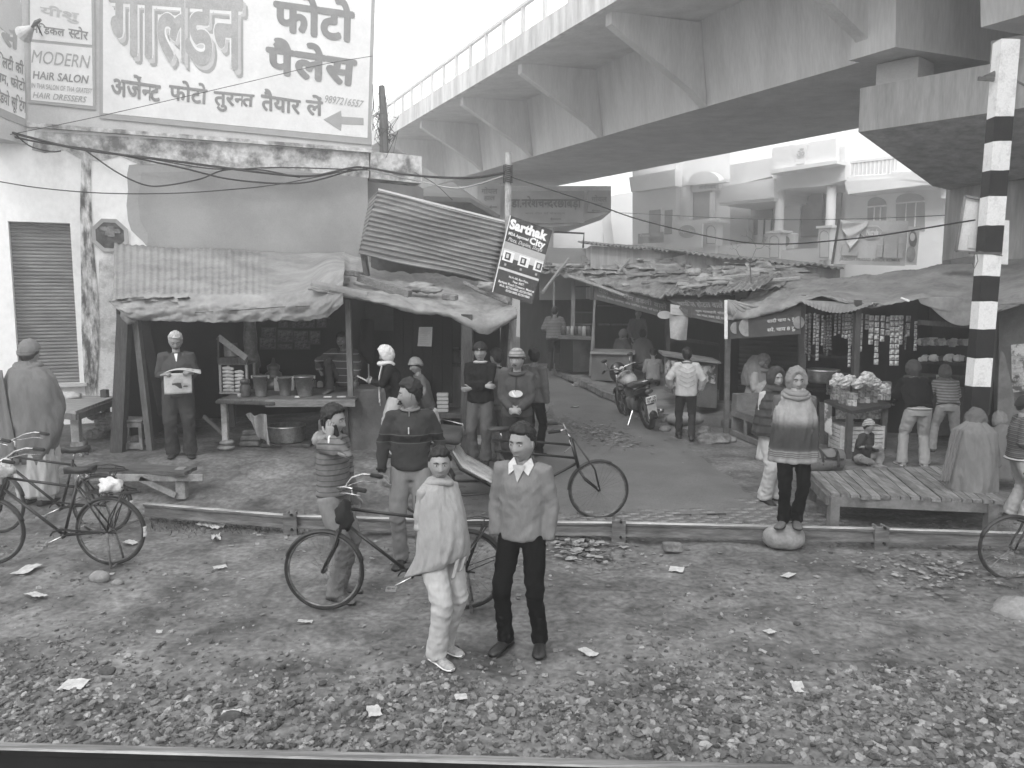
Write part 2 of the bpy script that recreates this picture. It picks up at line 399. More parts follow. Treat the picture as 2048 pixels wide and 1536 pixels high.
o = lit.build('litter', [stC, stB, stA]); o['kind'] = 'stuff'; o['label'] = 'tiny scraps of paper and wrappers over the ground'; o['category'] = 'litter'
heap = MB()                                                    # sweepings on the lane
for i in range(700):
    x0 = random.gauss(0, 1); y0 = random.gauss(0, 1); q = G(1195+42*x0+18*y0, 872+13*y0+10*x0*.5)
    heap.cur = random.randrange(4); flake(heap, (q.x, q.y, gnd(q.x, q.y)+.035), random.choice([.03, .05, .07]), .03, .5, 1)
o = heap.build('sweepings', [stA, stD, stC, stB]); o['kind'] = 'stuff'; o['label'] = 'swept pile of leaves and scraps on the lane'; o['category'] = 'litter'
heap = MB()
for i in range(260):
    q = G(random.gauss(1165, 38), random.gauss(1092, 16)); heap.cur = random.randrange(4); flake(heap, (q.x, q.y, gnd(q.x, q.y)+.02), random.choice([.03, .05, .09]), .04, .6, 2)
for i in range(200):
    q = G(random.gauss(1880, 60), random.gauss(1150, 22)); heap.cur = random.randrange(4); flake(heap, (q.x, q.y, gnd(q.x, q.y)+.02), random.choice([.03, .05, .06]), .03, .5, 1)
o = heap.build('rubbish_drift', [stA, stD, stC, stB]); o['kind'] = 'stuff'; o['label'] = 'drift of crumpled rubbish against the rail barrier'; o['category'] = 'litter'
LIT = [(55, 1148, .26, .17, 'large white sheet of torn paper lying left of the leftmost wheel'), (72, 1194, .25, .1, 'torn white paper strip low on the left dirt'),
 (384, 1025, .12, .1, 'folded white scrap standing by the rail barrier on the left'), (426, 1052, .34, .2, 'big crumpled plastic sheet heap near the left bench'),
 (432, 1082, .24, .09, 'flat pale plastic strip below the crumpled sheet'), (440, 1136, .13, .08, 'round pale leaf plate on the dirt left of the front bicycle'),
 (150, 1380, .2, .13, 'white paper with ragged edge where dirt meets gravel'), (318, 1266, .06, .045, 'small white cigarette box on bare dirt'),
 (464, 1444, .12, .07, 'printed paper slip lying on the gravel'), (748, 1443, .11, .08, 'white plastic scrap on gravel near the bottom centre'),
 (922, 1418, .08, .08, 'white square scrap on gravel below the shawled man'), (1353, 1144, .12, .14, 'bright white folded cup on dirt right of centre'),
 (1176, 1308, .15, .09, 'dirty printed wrapper right of the black shoes'), (1577, 1154, .13, .09, 'pale triangular scrap on dirt below the boulder'),
 (1596, 1380, .13, .08, 'grey torn paper scrap on the right dirt'), (1020, 1290, .07, .05, 'small crushed white wrapper between the two men'),
 (610, 1250, .12, .06, 'white wrapper under the front bicycle wheel'), (1262, 1190, .0, .0, ''), (1135, 786, .0, 0, ''), (262, 1094, .14, .09, 'pale plastic cup scrap beneath the left bicycle wheel'),
 (1152, 774, .26, .16, 'small carton lying on the lane near the platform'), (1150, 818, .2, .1, 'white paper plate on the lane'), (1540, 1268, .1, .07, 'scrap of foil on the right dirt')]
random.seed(4)
for px, py, a_, b_, lb in LIT:
    if not lb: continue
    q = G(px, py); m = MB(); flake(m, (q.x, q.y, gnd(q.x, q.y)+.012+(.03 if 'lane' in lb else 0)), (a_, b_), .04, .8 if 'crumpled' in lb else .35, 9)
    one(m, 'scrap', lb, 'litter', paper, smooth=False)
for px, py, s, lb in [(215, 1350, .1, 'dark rock among the gravel at lower left'), (462, 1452, .11, 'dark angular rock on gravel left of centre'), (1340, 1010, 0, ''), (80, 1160, .0, ''), (200, 1162, .16, 'flat stone on dirt below the left bicycle'), (235, 1166, .09, 'small flat stone right of the flat stone'), (1594, 1250, .05, 'little black stone on the right dirt'),
                      (1460, 884, .2, 'rounded stone at the foot of the tea stall post'), (1375, 845, .34, 'big pale stone behind the white jacket'), (1330, 862, .2, 'flat stone left of the walking man')]:
    if not lb: continue
    q = G(px, py); m = MB(); random.seed(px); m.ball((q.x, q.y, gnd(q.x, q.y)+s*.2), (s*.6, s*.45, s*.35), 14, 9, fn=lambda p: p*(1+.25*nz((p.x*1.2+px, p.y, p.z), 1.6)))
    one(m, 'rock', lb, 'rock', stone if 'black' not in lb and 'dark' not in lb else stD, smooth=True)
# leaf litter clump / dark weeds along the foot of the barrier
wd = MB(); random.seed(3)
for i in range(1500):
    q = G(random.uniform(300, 700), random.gauss(1052, 9)); s = random.uniform(.015, .05); a_ = random.uniform(0, 6.3)
    b0 = V((q.x, q.y, gnd(q.x, q.y))); d = V((cos(a_), sin(a_), random.uniform(.3, 1.6)))*s; n_ = V((-sin(a_), cos(a_), 0))*.006
    wd.add([b0-n_, b0+n_, b0+d], [(0, 1, 2)])
o = wd.build('weeds', M('weeds', .1, .05, sc_=8)); o['kind'] = 'stuff'; o['label'] = 'low dark weeds along the rail barrier'; o['category'] = 'weeds'
# ------------------------------------------------------------------ rail barrier (old rails laid as a low fence)
pts = [G(290, 1040), G(585, 1066), G(1000, 1078), G(1235, 1081), G(1755, 1094), G(2120, 1106)]
hz = .125
def barrier(i0, i1, label):
    t = thing('rail_barrier', label, 'barrier', pts[i0], group=None)
    for k in range(i0, i1):
        m = MB(); a = pts[k].copy(); b = pts[k+1].copy(); a.z += hz-.06; b.z += hz-.06
        rail_profile(m, a+(b-a)*.004, b-(b-a)*.004, .92); m.build('rail', [rust, M('rail_worn', .42, .2, sc_=5, stretch=(.4, 4, 4), bump=.3, fine=.2)], t)
    for k in range(i0, i1+1):
        if k in (1, 3, 4): 
            m = MB(); q = pts[k]; h_ = .28
            for s in (-1, 1): m.cbox((q.x+s*.045, q.y-.02, q.z+h_/2-.03), (.022, .12, h_), b=.005)
            m.cbox((q.x, q.y-.085, q.z+h_/2-.03), (.15, .016, h_), b=.005)
            p_ = m.build('barrier_post', rust, t)
            for zz in (.07, .24): MB().tube([(q.x+.02, q.y-.092, q.z+zz), (q.x+.02, q.y-.115, q.z+zz)], .014, 8).build('bolt', black, p_)
    return t
barrier(0, 5, 'low barrier of old rusty rails running across the trackside dirt')
# brick paving strip between lane and barrier
pv = thing('brick_paving', 'strip of worn bricks set in the ground beside the lane', 'paving', G(1400, 1030)); random.seed(12)
bm = MB().cbox((0, 0, 0), (.2, .095, .06), b=.012).mesh('brick', brickm)
q0 = G(1400, 1030); k = 0
for i in range(-11, 12):
    for j in range(-6, 7):
        x = q0.x+i*.215+(j % 2)*.1; y = q0.y+j*.105+i*.01
        if abs(nz((x, y, 3), .9)) > .5 and random.random() < .7: continue
        if x < .75+.35*nz((y, 0, 0), 3) or x > 4.0: continue
        o = bpy.data.objects.new('brick', bm); C.objects.link(o); o.parent = pv
        o.location = (x-q0.x, y-q0.y, gnd(x, y)-q0.z+random.uniform(-.024, -.006)); o.rotation_euler = (random.uniform(-.04, .04), random.uniform(-.04, .04), random.uniform(-.06, .06)+.05); k += 1
# ================================================================== LEFT BUILDING
W0 = V((-2.93, 16.2, 0)); WD = V((.906, .423, 0)); WN = V((.4231, -.9061, 0))
def Wl(px, py, off=0): return PL(px, py, W0+WN*off, WN)
def wpoly(pp, off): return [Wl(x, y, off) for x, y in pp]
bld = thing('plastered_building', 'two storey plastered building with painted advertisements on its upper wall', 'building', (-7, 13.8, 0))
def wallq(mb, x0, x1, z0, z1, off, th):
    """rect on wall by horizontal pixel columns (measured at mid height) and world z"""
    a = Wl(x0, 560, off); b = Wl(x1, 560, off)
    mb.slab([(a.x, a.y, z0), (b.x, b.y, z0), (b.x, b.y, z1), (a.x, a.y, z1)], WN*-th)
ZC = Wl(470, 284).z                                             # underside of upper wall (coping line)
# lower wall around the shutter opening
mw = MB(); sh_l, sh_r = 24, 147; zs = Wl(100, 445).z; zb = Wl(110, 768).z
wallq(mw, -420, sh_l, 0, ZC, 0, .3); wallq(mw, sh_l, sh_r, zs, ZC, 0, .3); wallq(mw, sh_l, sh_r, 0, zb, 0, .3)
wallq(mw, sh_r, 735, 0, ZC-.02, 0, .3); mw.build('wall', whitew, bld)
m = MB(); a = Wl(735, 560, -.01); m.slab([a+V((0, 0, -a.z)), a+V((.55, 5.5, -a.z)), a+V((.55, 5.5, ZC-.02-a.z)), a+V((0, 0, ZC-.02-a.z))], (-.25, .02, 0)); m.build('side_wall', greyw, bld)
sh = MB(); a = Wl(sh_l, 560, -.2); b = Wl(sh_r, 560, -.2); n = 46
prof = []
def shf(u, v):
    z = zb+(zs-zb)*v; return V((a.x, a.y, z)).lerp(V((b.x, b.y, z)), u)+WN*(.02*abs(sin(v*pi*n)))
sh.grid(shf, 1, n*6); sh.build('roller_shutter', M('shutter', .2, .13, sc_=2, stretch=(1, 1, 4), rough=.6, bump=.1, fine=.1), bld, smooth=False)
m = MB(); wallq(m, sh_l-8, sh_r+14, zb-.05, zb+.002, .12, .36); m.build('door_sill', conc, bld)
# painted grey field with ragged left edge
rag = [(258, 330), (254, 350), (256, 380), (253, 410), (256, 440), (262, 460), (272, 470), (285, 482), (300, 500)]
m = MB(); m.slab(wpoly(rag+[(738, 540), (735, 350), (560, 335), (420, 330), (330, 322)], .006), WN*-.01); m.build('paint_field', greyw, bld)
m = MB(); m.slab(wpoly([(283, 345), (276, 400), (280, 440), (296, 470), (292, 520), (736, 560), (735, 352), (500, 340)], .01), WN*-.008); m.build('paint_coat', M('grey_wall2', .31, .25, sc_=.8, bump=.15, fine=.07, det=12), bld)
# peeling band under the coping
bot = [(64, 300), (90, 306), (130, 300), (160, 318), (200, 322), (240, 312), (280, 330), (330, 326), (380, 336), (430, 330), (500, 340), (560, 334), (620, 345), (700, 352), (738, 356)]
m = MB(); m.slab(wpoly([(70, 262)]+bot+[(738, 306)], .012), WN*-.02); m.build('peeling_band', mott, bld)
m = MB(); m.slab(wpoly([(163, 292), (160, 420), (162, 560), (163, 660), (167, 740), (172, 800), (192, 800), (198, 700), (197, 600), (186, 480), (182, 380), (183, 296)], .02), WN*-.03); m.build('pipe_chase', stainm, bld)
m = MB(); m.slab(wpoly([(198, 520), (196, 640), (190, 760), (120, 905), (238, 905), (240, 600), (232, 500)], .004), WN*-.01); m.build('damp_plaster', M('damp', .64, .25, sc_=3.4, lo=.3, hi=.55, bump=.4, fine=.15, det=14), bld)
# octagonal vent
cv = Wl(220, 471, .0); m = MB(); EX = WD; r0 = .27*cv.y/12.5
ring = lambda r, o: [cv+EX*(r*cos(pi/8+k*pi/4))+V((0, 0, r*sin(pi/8+k*pi/4)))+WN*o for k in range(8)]
vt = m.loft([ring(r0*.78, .03), ring(r0, .05), ring(r0*1.01, .0)], cap=False).build('vent_frame', greyw, bld)
MB().slab(ring(r0*.8, .024), WN*-.004).build('vent_hole', M('vent_dark', .09, .04, sc_=9), bld)
m = MB()
for k in range(7): c_ = cv+EX*random.uniform(-.12, .12)+V((0, 0, random.uniform(-.14, .14)))+WN*.03; m.cbox(c_, (.11, .02, .08), (0, 0, .4), b=.01)
m.build('vent_brick', brickm, bld)['kind'] = 'stuff'
# coping slab, upper wall, end beam
m = MB(); a = Wl(55, 262, .0); b = Wl(742, 306, 0)
m.slab([(a.x, a.y, ZC-.02), (b.x, b.y, ZC-.02), (b.x, b.y, ZC+.05), (a.x, a.y, ZC+.05)], WN*.1); m.build('coping', mott, bld)
b0 = Wl(742, 310, .08); m = MB(); e = b0+WD*1.05; zt = Wl(740, 304).z
m.slab([(b0.x, b0.y, zt-.52), (e.x, e.y, zt-.56), (e.x, e.y, zt-.02), (b0.x, b0.y, zt)], WN*-.5); m.build('end_beam', mott, bld)
up = MB(); a = Wl(56, 262, -.02); b = Wl(744, 300, -.02); up.slab([(a.x, a.y, ZC+.05), (b.x, b.y, ZC+.05), (b.x, b.y, 12), (a.x, a.y, 12)], WN*-.4); up.build('upper_wall', M('upper_wall', .52, .42, sc_=1, bump=.15, fine=.08, det=12), bld)
sd_ = MB(); q = a+V((-.62, -3.6, 0)); sd_.slab([(a.x, a.y, ZC-.3), (q.x, q.y, ZC-.3), (q.x, q.y, 12), (a.x, a.y, 12)], (-.4, .1, 0)); sd_.build('upper_side_wall', MATS['upper_wall'], bld)
m = MB(); c0 = Wl(-420, 560, -.3); c1 = Wl(735, 560, -.3); m.slab([(c0.x, c0.y, 12), (c1.x, c1.y, 12), (c1.x+1, c1.y+7, 12), (c0.x+1, c0.y+7, 12)], (0, 0, .1)); m.build('roof', conc, bld)
SO = .012
def sheetw(pp, off, mat_, name, par): return MB().slab(wpoly(pp, off), WN*-.012).build(name, mat_, par)
# main advertisement
ad = thing('painted_advertisement', 'large painted photo studio advertisement with a left arrow on the upper wall', 'sign', Wl(470, 250))
sheetw([(199, -60), (199, 236), (742, 290), (752, -60)], SO, signg, 'border', ad)
sheetw([(206, -60), (206, 226), (735, 276), (745, -60)], SO+.006, signw, 'field', ad)
def lett(par, s, quad, mat_, bold=.0, slant=0, off=SO+.012, shadow=None):
    m = MB(); letter(m, s, wpoly(quad, 0), bold, slant, off); return m.build('lettering', mat_, par)
midg = M('sign_midgrey', .40, .34, sc_=5)
for dx, dy, mt, bo, of in ((10, 15, signg, .034, .009), (6, 9, signl, .034, .011), (0, 0, signw, .052, .014), (0, 0, midg, .030, .018)):
    lett(ad, 'गाल~डन', [(217+dx, -18+dy), (486+dx, -4+dy), (486+dx, 146+dy), (217+dx, 110+dy)], mt, bo, off=SO+of)
lett(ad, 'फोटो', [(546, -22), (710, 0), (708, 88), (546, 62)], signd, .045)
lett(ad, 'पैलेस', [(530, 72), (716, 100), (710, 176), (532, 148)], signd, .045)
lett(ad, 'अर~जेन~ट', [(222, 142), (322, 158), (321, 205), (222, 192)], signd, .03)
lett(ad, 'फोटो', [(338, 158), (416, 168), (414, 210), (338, 200)], signd, .03)
lett(ad, 'तुरन~त', [(427, 182), (509, 190), (506, 224), (428, 224)], signd, .03)
lett(ad, 'तैयार', [(521, 176), (602, 190), (600, 230), (522, 222)], signd, .03)
lett(ad, 'लें', [(610, 188), (646, 192), (646, 234), (612, 230)], signd, .03)
lett(ad, '9897216557', [(649, 190), (728, 202), (725, 216), (649, 206)], signg, .01, .3)
m = MB(); m.slab(wpoly([(647, 239), (682, 221), (683, 233), (727, 236), (727, 250), (683, 248), (682, 262)], SO+.012), WN*-.004); m.build('arrow', signg, ad)
# salon panel
ad2 = thing('painted_advertisement', 'narrow painted hair salon and medical store panel left of the large advertisement', 'sign', Wl(120, 215))
sheetw([(57, -60), (57, 205), (191, 220), (188, -60)], SO, signg, 'border', ad2)
sheetw([(62, 84), (62, 200), (186, 212), (184, 96)], SO+.006, signw, 'field', ad2)
sheetw([(60, -60), (60, 78), (184, 90), (182, -60)], SO+.006, signw, 'field', ad2)
lett(ad2, 'MODERN', [(64, 100), (181, 112), (179, 138), (63, 126)], signg, 0, .15)
lett(ad2, 'HAiR SALON', [(66, 142), (178, 152), (176, 168), (66, 158)], signd, .02, .1)
lett(ad2, 'IN THA SALON OF THA GRATEST', [(63, 166), (185, 178), (184, 188), (63, 176)], signg, .01, .1)
lett(ad2, 'HAIR DRESSERS', [(66, 184), (174, 194), (172, 206), (66, 196)], signg, .01, .2)
lett(ad2, 'मेडिकल'.replace('डि', 'िड'), [(64, 44), (130, 54), (129, 74), (64, 66)], signd, .02)
lett(ad2, 'स~टोर', [(137, 50), (177, 58), (176, 82), (137, 76)], signd, .02)
lett(ad2, 'यीशु', [(80, 8), (160, 22), (158, 50), (80, 34)], signl, .02)
# side facet sign
FN = V((.985, -.17, 0)); F0 = Wl(56, 262, -.02)
def Fl(px, py, off=0): return PL(px, py, F0+FN*off, FN)
ad3 = thing('painted_advertisement', 'painted studio advertisement with a round emblem on the side wall at the far left', 'sign', F0)
m = MB(); m.slab([Fl(-90, 196, .012), Fl(53, 254, .012), Fl(49, -60, .012), Fl(-90, -60, .012)], FN*-.01); m.build('border', signg, ad3)
m = MB(); m.slab([Fl(-90, 176, .018), Fl(51, 238, .018), Fl(46, -60, .018), Fl(-90, -60, .018)], FN*-.01); m.build('field', signw, ad3)
def lf(s, q, mt, bold=.02):
    m = MB(); letter(m, s, [Fl(x, y) for x, y in q], bold, 0, .022); m.build('lettering', mt, ad3)
lf('स', [(-2, 50), (38, 64), (36, 104), (-2, 88)], signg, .05)
lf('क~वालिटी की'.replace('लि', 'िल'), [(-30, 92), (45, 122), (44, 150), (-30, 124)], signd); lf('एलबम, फोटो', [(-30, 128), (48, 158), (47, 188), (-30, 160)], signd); lf('स~ट वीडियो सूटिंग'.replace('डि', 'िड').replace('टिं', 'िटं'), [(-40, 160), (50, 196), (49, 236), (-40, 196)], signd)
m = MB(); cc = Fl(14, 14, .02); m.loft([[cc+V((.17*.3*cos(a_), .9*.4*cos(a_)*.9, .42*sin(a_)))+FN*o for a_ in [k*pi/12 for k in range(24)]] for o in (0, .004)]); m.build('emblem', signl, ad3)
# loudspeaker on a bracket hanging before the panels
hs = thing('loudspeaker', 'small horn loudspeaker mounted in front of the painted panels', 'loudspeaker', P(72, 45, 11.6)); p0 = P(72, 45, 11.6)
MB().tube([p0+V((.09, -.05, .02)), p0, p0+V((-.12, .1, -.03))], [.02, .03, .015], 10).build('driver', M('lspk', .15), hs); MB().tube([p0+V((-.1, .1, -.02)), p0+V((-.3, .2, -.1))], [.02, .12], 14, cap=False).build('horn', M('lspk2', .5), hs)
MB().tube([p0+V((0, 0, 0)), Wl(84, 70)], .012, 6).build('bracket', wirem, hs)
# ------------------------------------------------------------------ pole stump with tangled wires on the roof
pp = Wl(768, 305, .0); t = thing('wooden_post', 'short dark wooden post with tangled wire standing at the roof corner', 'post', pp)
top = PL(763, 172, W0, WN); MB().tube([pp, pp.lerp(top, .5)+V((.02, 0, 0)), top], [.09, .08, .06], 8).build('post', wood_m, t)
m = MB(); random.seed(5)
for k in range(14):
    c_ = pp.lerp(top, random.uniform(.15, .75)); l = [c_+V((random.gauss(0, .12), random.gauss(0, .08), random.gauss(0, .25))) for _ in range(7)]
    m.tube(l, .006, 4)
m.build('tangled_wire', wirem, t)
# ================================================================== WIRES
def wire(pts, r, label, sag=None, n=40, name='wire', cat='wire', group=None, mat_=None):
    """smooth curve through points"""
    P_ = [V(p) for p in pts]; out = []
    for i in range(len(P_)-1):
        a, b = P_[i], P_[i+1]; p_ = P_[i-1] if i else a*2-b; q_ = P_[i+2] if i+2 < len(P_) else b*2-a
        for k in range(10):
            t = k/10; out.append(.5*((2*a)+(b-p_)*t+(2*p_-5*a+4*b-q_)*t*t+(3*a-p_-3*b+q_)*t**3))
    out.append(P_[-1]); m = MB().tube(out, r, 5); return one(m, name, label, cat, mat_ or wirem, group, smooth=True)
wl = lambda pp, off: [Wl(x, y, off) for x, y in pp]
wire(wl([(-20, 252), (60, 275), (170, 300), (330, 320), (520, 345), (620, 352), (700, 336), (735, 336)], .25)+[P(820, 350, 15), P(930, 356, 14), P(1014, 345, 12.6)], .022, 'thick bundled cable sagging along the top of the lower wall')
wire(wl([(-20, 262), (80, 285), (200, 302), (360, 335), (470, 360), (600, 366), (700, 342), (735, 338)], .22), .016, 'second cable hanging just below the thick bundle')
wire(wl([(30, 268), (60, 292), (100, 303), (122, 302)], .2), .012, 'short loose cable end looping near the shutter')
wire(wl([(170, 300), (235, 345), (290, 370), (330, 371), (400, 358), (450, 340), (520, 340), (600, 355)], .2), .014, 'deep drooping cable loop over the grey painted wall')
wire(wl([(-20, 360), (80, 376), (200, 386), (330, 387), (450, 380), (560, 368), (700, 340)], .18), .010, 'thin wire sagging across the wall above the stained pipe')
wire(wl([(-10, 275), (200, 232), (470, 170), (640, 130), (745, 112)], .3), .006, 'thin straight wire crossing the big painted advertisement')
wire(wl([(200, 305), (300, 318), (430, 338), (560, 335), (735, 340)], .24), .012, 'taut cable just under the peeling band')
wire(wl([(735, 340)], .2)+[P(835, 362, 15), P(905, 376, 14), P(950, 370, 13.4), P(1014, 350, 12.6)], .014, 'pale twisted cable tied below the pole bundle', mat_=MATS['sign_midgrey'])
wire([P(830, 345, 15), P(870, 368, 14.5), P(905, 400, 14)], .006, 'loose thin wire beyond the wall corner')
wire([P(1016, 352, 12.6), P(1180, 405, 12), P(1300, 445, 11.6), P(1500, 486, 11), P(1700, 478, 9.6), P(1950, 440, 8.2)], .009, 'long black wire sagging between the pole and the striped post')
wire([P(1230, 425, 36), P(1500, 438, 30), P(1700, 438, 26), P(1950, 428, 20)], .012, 'faint horizontal wire in front of the pale houses')
# pole with insulator windings
pt = P(1016, 305, 12.6); pb = V((pt.x+.02, pt.y, .3)); t = thing('utility_pole', 'slim pole with coils of wire near its top behind the property board', 'pole', pb)
MB().tube([pb, pt], [.06, .05], 10).build('shaft', M('polem', .38, .2, sc_=6), t)
m = MB()
for k in range(9): c_ = P(1016, 332+k*4, 12.6); m.tube([c_+V((.07*cos(a_), .07*sin(a_), .01*sin(a_*2))) for a_ in [j*pi/6 for j in range(12)]], .009, 5, closed=True, cap=False)
m.build('wire_coil', wirem, t)
# ================================================================== FLYOVER
B0 = V((5.0, 21.5, 7.5)); BD = V((-.407, 1, .0433)); BN = V((.926, .377, 0)); UP = V((0, 0, 1))
def B(s, n_, z): return B0+BD*s+BN*n_+UP*z
fl = thing('flyover', 'concrete flyover with ribbed cantilever deck and railing crossing overhead', 'bridge', (5, 21.5, 0))
concb = M('bridge_concrete', .60, .42, sc_=.6, lo=.3, hi=.66, stretch=(2.2, 2.2, .35), bump=.3, bsc=10, fine=.1, det=12)
def girder(s0, s1, nm):
    m = MB(); r = []
    for s in (s0, s1): r.append([B(s, 0, 0), B(s, 5.9, 0), B(s, 6.2, 2.1), B(s, -.25, 2.1)])
    m.loft(r); return m.build(nm, concb, fl)
girder(-5.9, 70, 'box_girder'); girder(-40, -7.3, 'box_girder')
m = MB(); r = [[B(s, 9, 2.1), B(s, 9, 2.45), B(s, -3.05, 2.45), B(s, -3.05, 1.98), B(s, -2.85, 1.98), B(s, -.25, 2.1)] for s in (-40, 70)]; m.loft(r); m.build('deck', concb, fl)
m = MB(); m.loft([[B(s, -3.2, 1.95), B(s, -3.05, 1.95), B(s, -3.05, 2.62), B(s, -3.2, 2.62)] for s in (-40, 70)]); m.build('fascia', M('fascia', .66, .36, sc_=1.3, lo=.35, hi=.62, stretch=(2, 2, .4), bump=.3, fine=.1, det=10), fl)
for k in range(-6, 13):
    s = k*5.2
    if -8 < s < -6: continue
    m = MB(); r = [[B(s+d, -2.85, 2.0), B(s+d, -2.85, 1.7), B(s+d, -.45, .35), B(s+d, -.02, -.02), B(s+d, -.26, 2.04)] for d in (-.14, .14)]; m.loft(r); m.build('rib', concb, fl)
for k in range(-20, 48):
    s = k*1.45; m = MB(); m.loft([[B(s-.05, -3.18, z), B(s+.05, -3.18, z), B(s+.05, -3.08, z), B(s-.05, -3.08, z)] for z in (2.6, 3.4)]); m.build('railing_post', concb, fl)
for z in (3.42,):
    m = MB(); m.loft([[B(s, -3.19, z-.05), B(s, -3.07, z-.05), B(s, -3.07, z+.04), B(s, -3.19, z+.04)] for s in (-38, 70)]); m.build('handrail', concb, fl)
m = MB(); m.loft([[B(s, -3.145, 2.68), B(s, -3.12, 2.68), B(s, -3.12, 3.36), B(s, -3.145, 3.36)] for s in (24, 70)])
# near pier: hammerhead cap, pedestal, column
pr = thing('flyover_pier', 'massive hammerhead pier of the flyover at the right', 'pier', (11.5, 18.8, 0))
CA = V((.68, -.733, 0)); CB = V((.733, .68, 0)); c0 = V((6.94, 16.5, 0))
zt_, zb_ = 6.75, 5.9
m = MB(); L1 = 7.5
r1 = [c0+UP*zb_, c0+CA*L1+UP*zb_, c0+CA*L1+UP*zt_, c0+UP*zt_]
r2 = [c0+CB*4.05+UP*5.2, c0+CA*L1+CB*4.05+UP*5.2, c0+CA*L1+CB*4.05+UP*zt_, c0+CB*4.05+UP*zt_]
r3 = [p+CB*4+V((0, 0, 0)) for p in r2]; r4 = [c0+CB*12+UP*zb_, c0+CA*L1+CB*12+UP*zb_, c0+CA*L1+CB*12+UP*zt_, c0+CB*12+UP*zt_]
m.loft([r1, r2, r3, r4]); m.build('pier_cap', conc_d, pr)
m = MB(); cc = c0+CB*6+CA*2.3; m.loft([[cc+CA*(2.4*cos(a_)-.2)+CB*(1.7*sin(a_))+UP*z for a_ in [k*pi/12 for k in range(24)]] for z in (-.1, 5.3)]); m.build('column', conc_d, pr, smooth=True)
for (i_, j_) in ((.55, .35), (2.6, .35), (.55, 5.3)):
    m = MB(); q = c0+CA*i_+CB*j_; m.loft([[q+CA*x+CB*y+UP*z for x, y in ((-.4, 0), (.4, 0), (.4, .8), (-.4, .8))] for z in (6.75, 7.24)]); m.build('bearing_block', conc, pr)
m = MB(); q = B(-5.9, 0, 0); m.loft([[B(s, n_, -.02) for s, n_ in ((-5.95, -.35), (-4.9, -.35), (-4.9, .35), (-5.95, .35))], [B(s, n_, 2.0) for s, n_ in ((-5.95, -.45), (-5.1, -.45), (-5.1, .3), (-5.95, .3))]]); m.build('diaphragm', concb, fl)
# far pier with painted notices
pf = thing('flyover_pier', 'distant flyover pier carrying painted notices below the deck', 'pier', P(1110, 480, 38))
Yp = 37
poly = [(900, 372), (1222, 372), (1222, 424), (1147, 450), (1105, 455), (1010, 448), (930, 405), (900, 395)]
MB().slab([P(x, y, Yp) for x, y in poly], (0, 4, 0)).build('pier_cap', concb, pf); a = P(1010, 445, Yp+.4); b = P(1107, 445, Yp+.4)
MB().slab([(a.x, a.y, 0), (b.x, b.y, 0), (b.x, b.y, b.z+.2), (a.x, a.y, b.z+.2)], (0, 2.5, 0)).build('column', concb, pf)
def board(px0, py0, px1, py1, Y, label, mat_, texts, th=.1, cat='sign', name='notice_board'):
    q = P((px0+px1)/2, py1, Y); t = thing(name, label, cat, q)
    MB().slab([P(px0, py0, Y), P(px1, py0, Y), P(px1, py1, Y), P(px0, py1, Y)], (0, th, 0)).build('panel', mat_, t)
    for (s, x0, y0, x1, y1, mt, bo) in texts:
        m = MB(); letter(m, s, [P(x0, y0, Y), P(x1, y0, Y), P(x1, y1, Y), P(x0, y1, Y)], bo, 0, .03); m.build('lettering', mt, t)
    return t
bm_ = M('board_m', .34, .27, sc_=1); bt_ = M('board_t', .06, .04)
def arrow(t, x0, x1, y, h, Y, mt):
    MB().slab([P(x0, y, Y-.03), P(x0+h*1.3, y-h, Y-.03), P(x0+h*1.3, y-h*.3, Y-.03), P(x1, y-h*.3, Y-.03), P(x1, y+h*.3, Y-.03), P(x0+h*1.3, y+h*.3, Y-.03), P(x0+h*1.3, y+h, Y-.03)], (0, .01, 0)).build('arrow', mt, t)
t = board(1018, 382, 1168, 446, 36.6, 'long painted doctor notice on the distant pier', bm_, [('डा.नरेशचन~दरछाबड़ा', 1022, 392, 1162, 420, bt_, .03), ('बाल रोग विशेषज्ञ', 1050, 424, 1130, 430, bt_, 0)])
arrow(t, 1100, 1122, 438, 3.5, 36.55, bt_)
t = board(955, 366, 1000, 428, 36.6, 'small painted notice with arrow on the left of the distant pier', bm_, [('गोयल', 963, 374, 995, 388, bt_, .02), ('हाल', 968, 392, 990, 402, bt_, .01)]); arrow(t, 978, 994, 414, 4, 36.55, bt_)
t = board(1176, 381, 1221, 424, 36.6, 'small painted notice with arrow on the right of the distant pier', bm_, [('गोयल', 1183, 390, 1214, 404, bt_, .02), ('हाल', 1190, 407, 1205, 414, bt_, 0)]); arrow(t, 1183, 1200, 421, 3, 36.55, bt_)
# ================================================================== HOUSES BEHIND
FA = P(1270, 500, 44); FB = P(1960, 500, 31); FA.z = FB.z = 0; FD = (FB-FA).normalized(); FNN = V((FD.y, -FD.x, 0))
def F(px, py, off=0): return PL(px, py, FA+FNN*off, FNN)
cream = M('cream_wall', .86, .78, sc_=.5, lo=.3, hi=.6, bump=.1, fine=.05); cream2 = M('cream_trim', .86, .8, sc_=.5, bump=.05, fine=.03)
hazed_open = M('dark_opening', .34, .26, sc_=1, rough=.4); hazed_shut = M('shutter_far', .5, .44, sc_=1)  # openings and shutters paled in their own colour to stand in for fog
def fq(par, nm, x0, y0, x1, y1, off, th, mt):
    a = F(x0, (y0+y1)/2, off); b = F(x1, (y0+y1)/2, off); z0 = F((x0+x1)/2, y1, off).z; z1 = F((x0+x1)/2, y0, off).z
    return MB().slab([(a.x, a.y, z0), (b.x, b.y, z0), (b.x, b.y, z1), (a.x, a.y, z1)], FNN*-th).build(nm, mt, par)
def fpoly(par, nm, pp, off, th, mt): return MB().slab([F(x, y, off) for x, y in pp], FNN*-th).build(nm, mt, par)
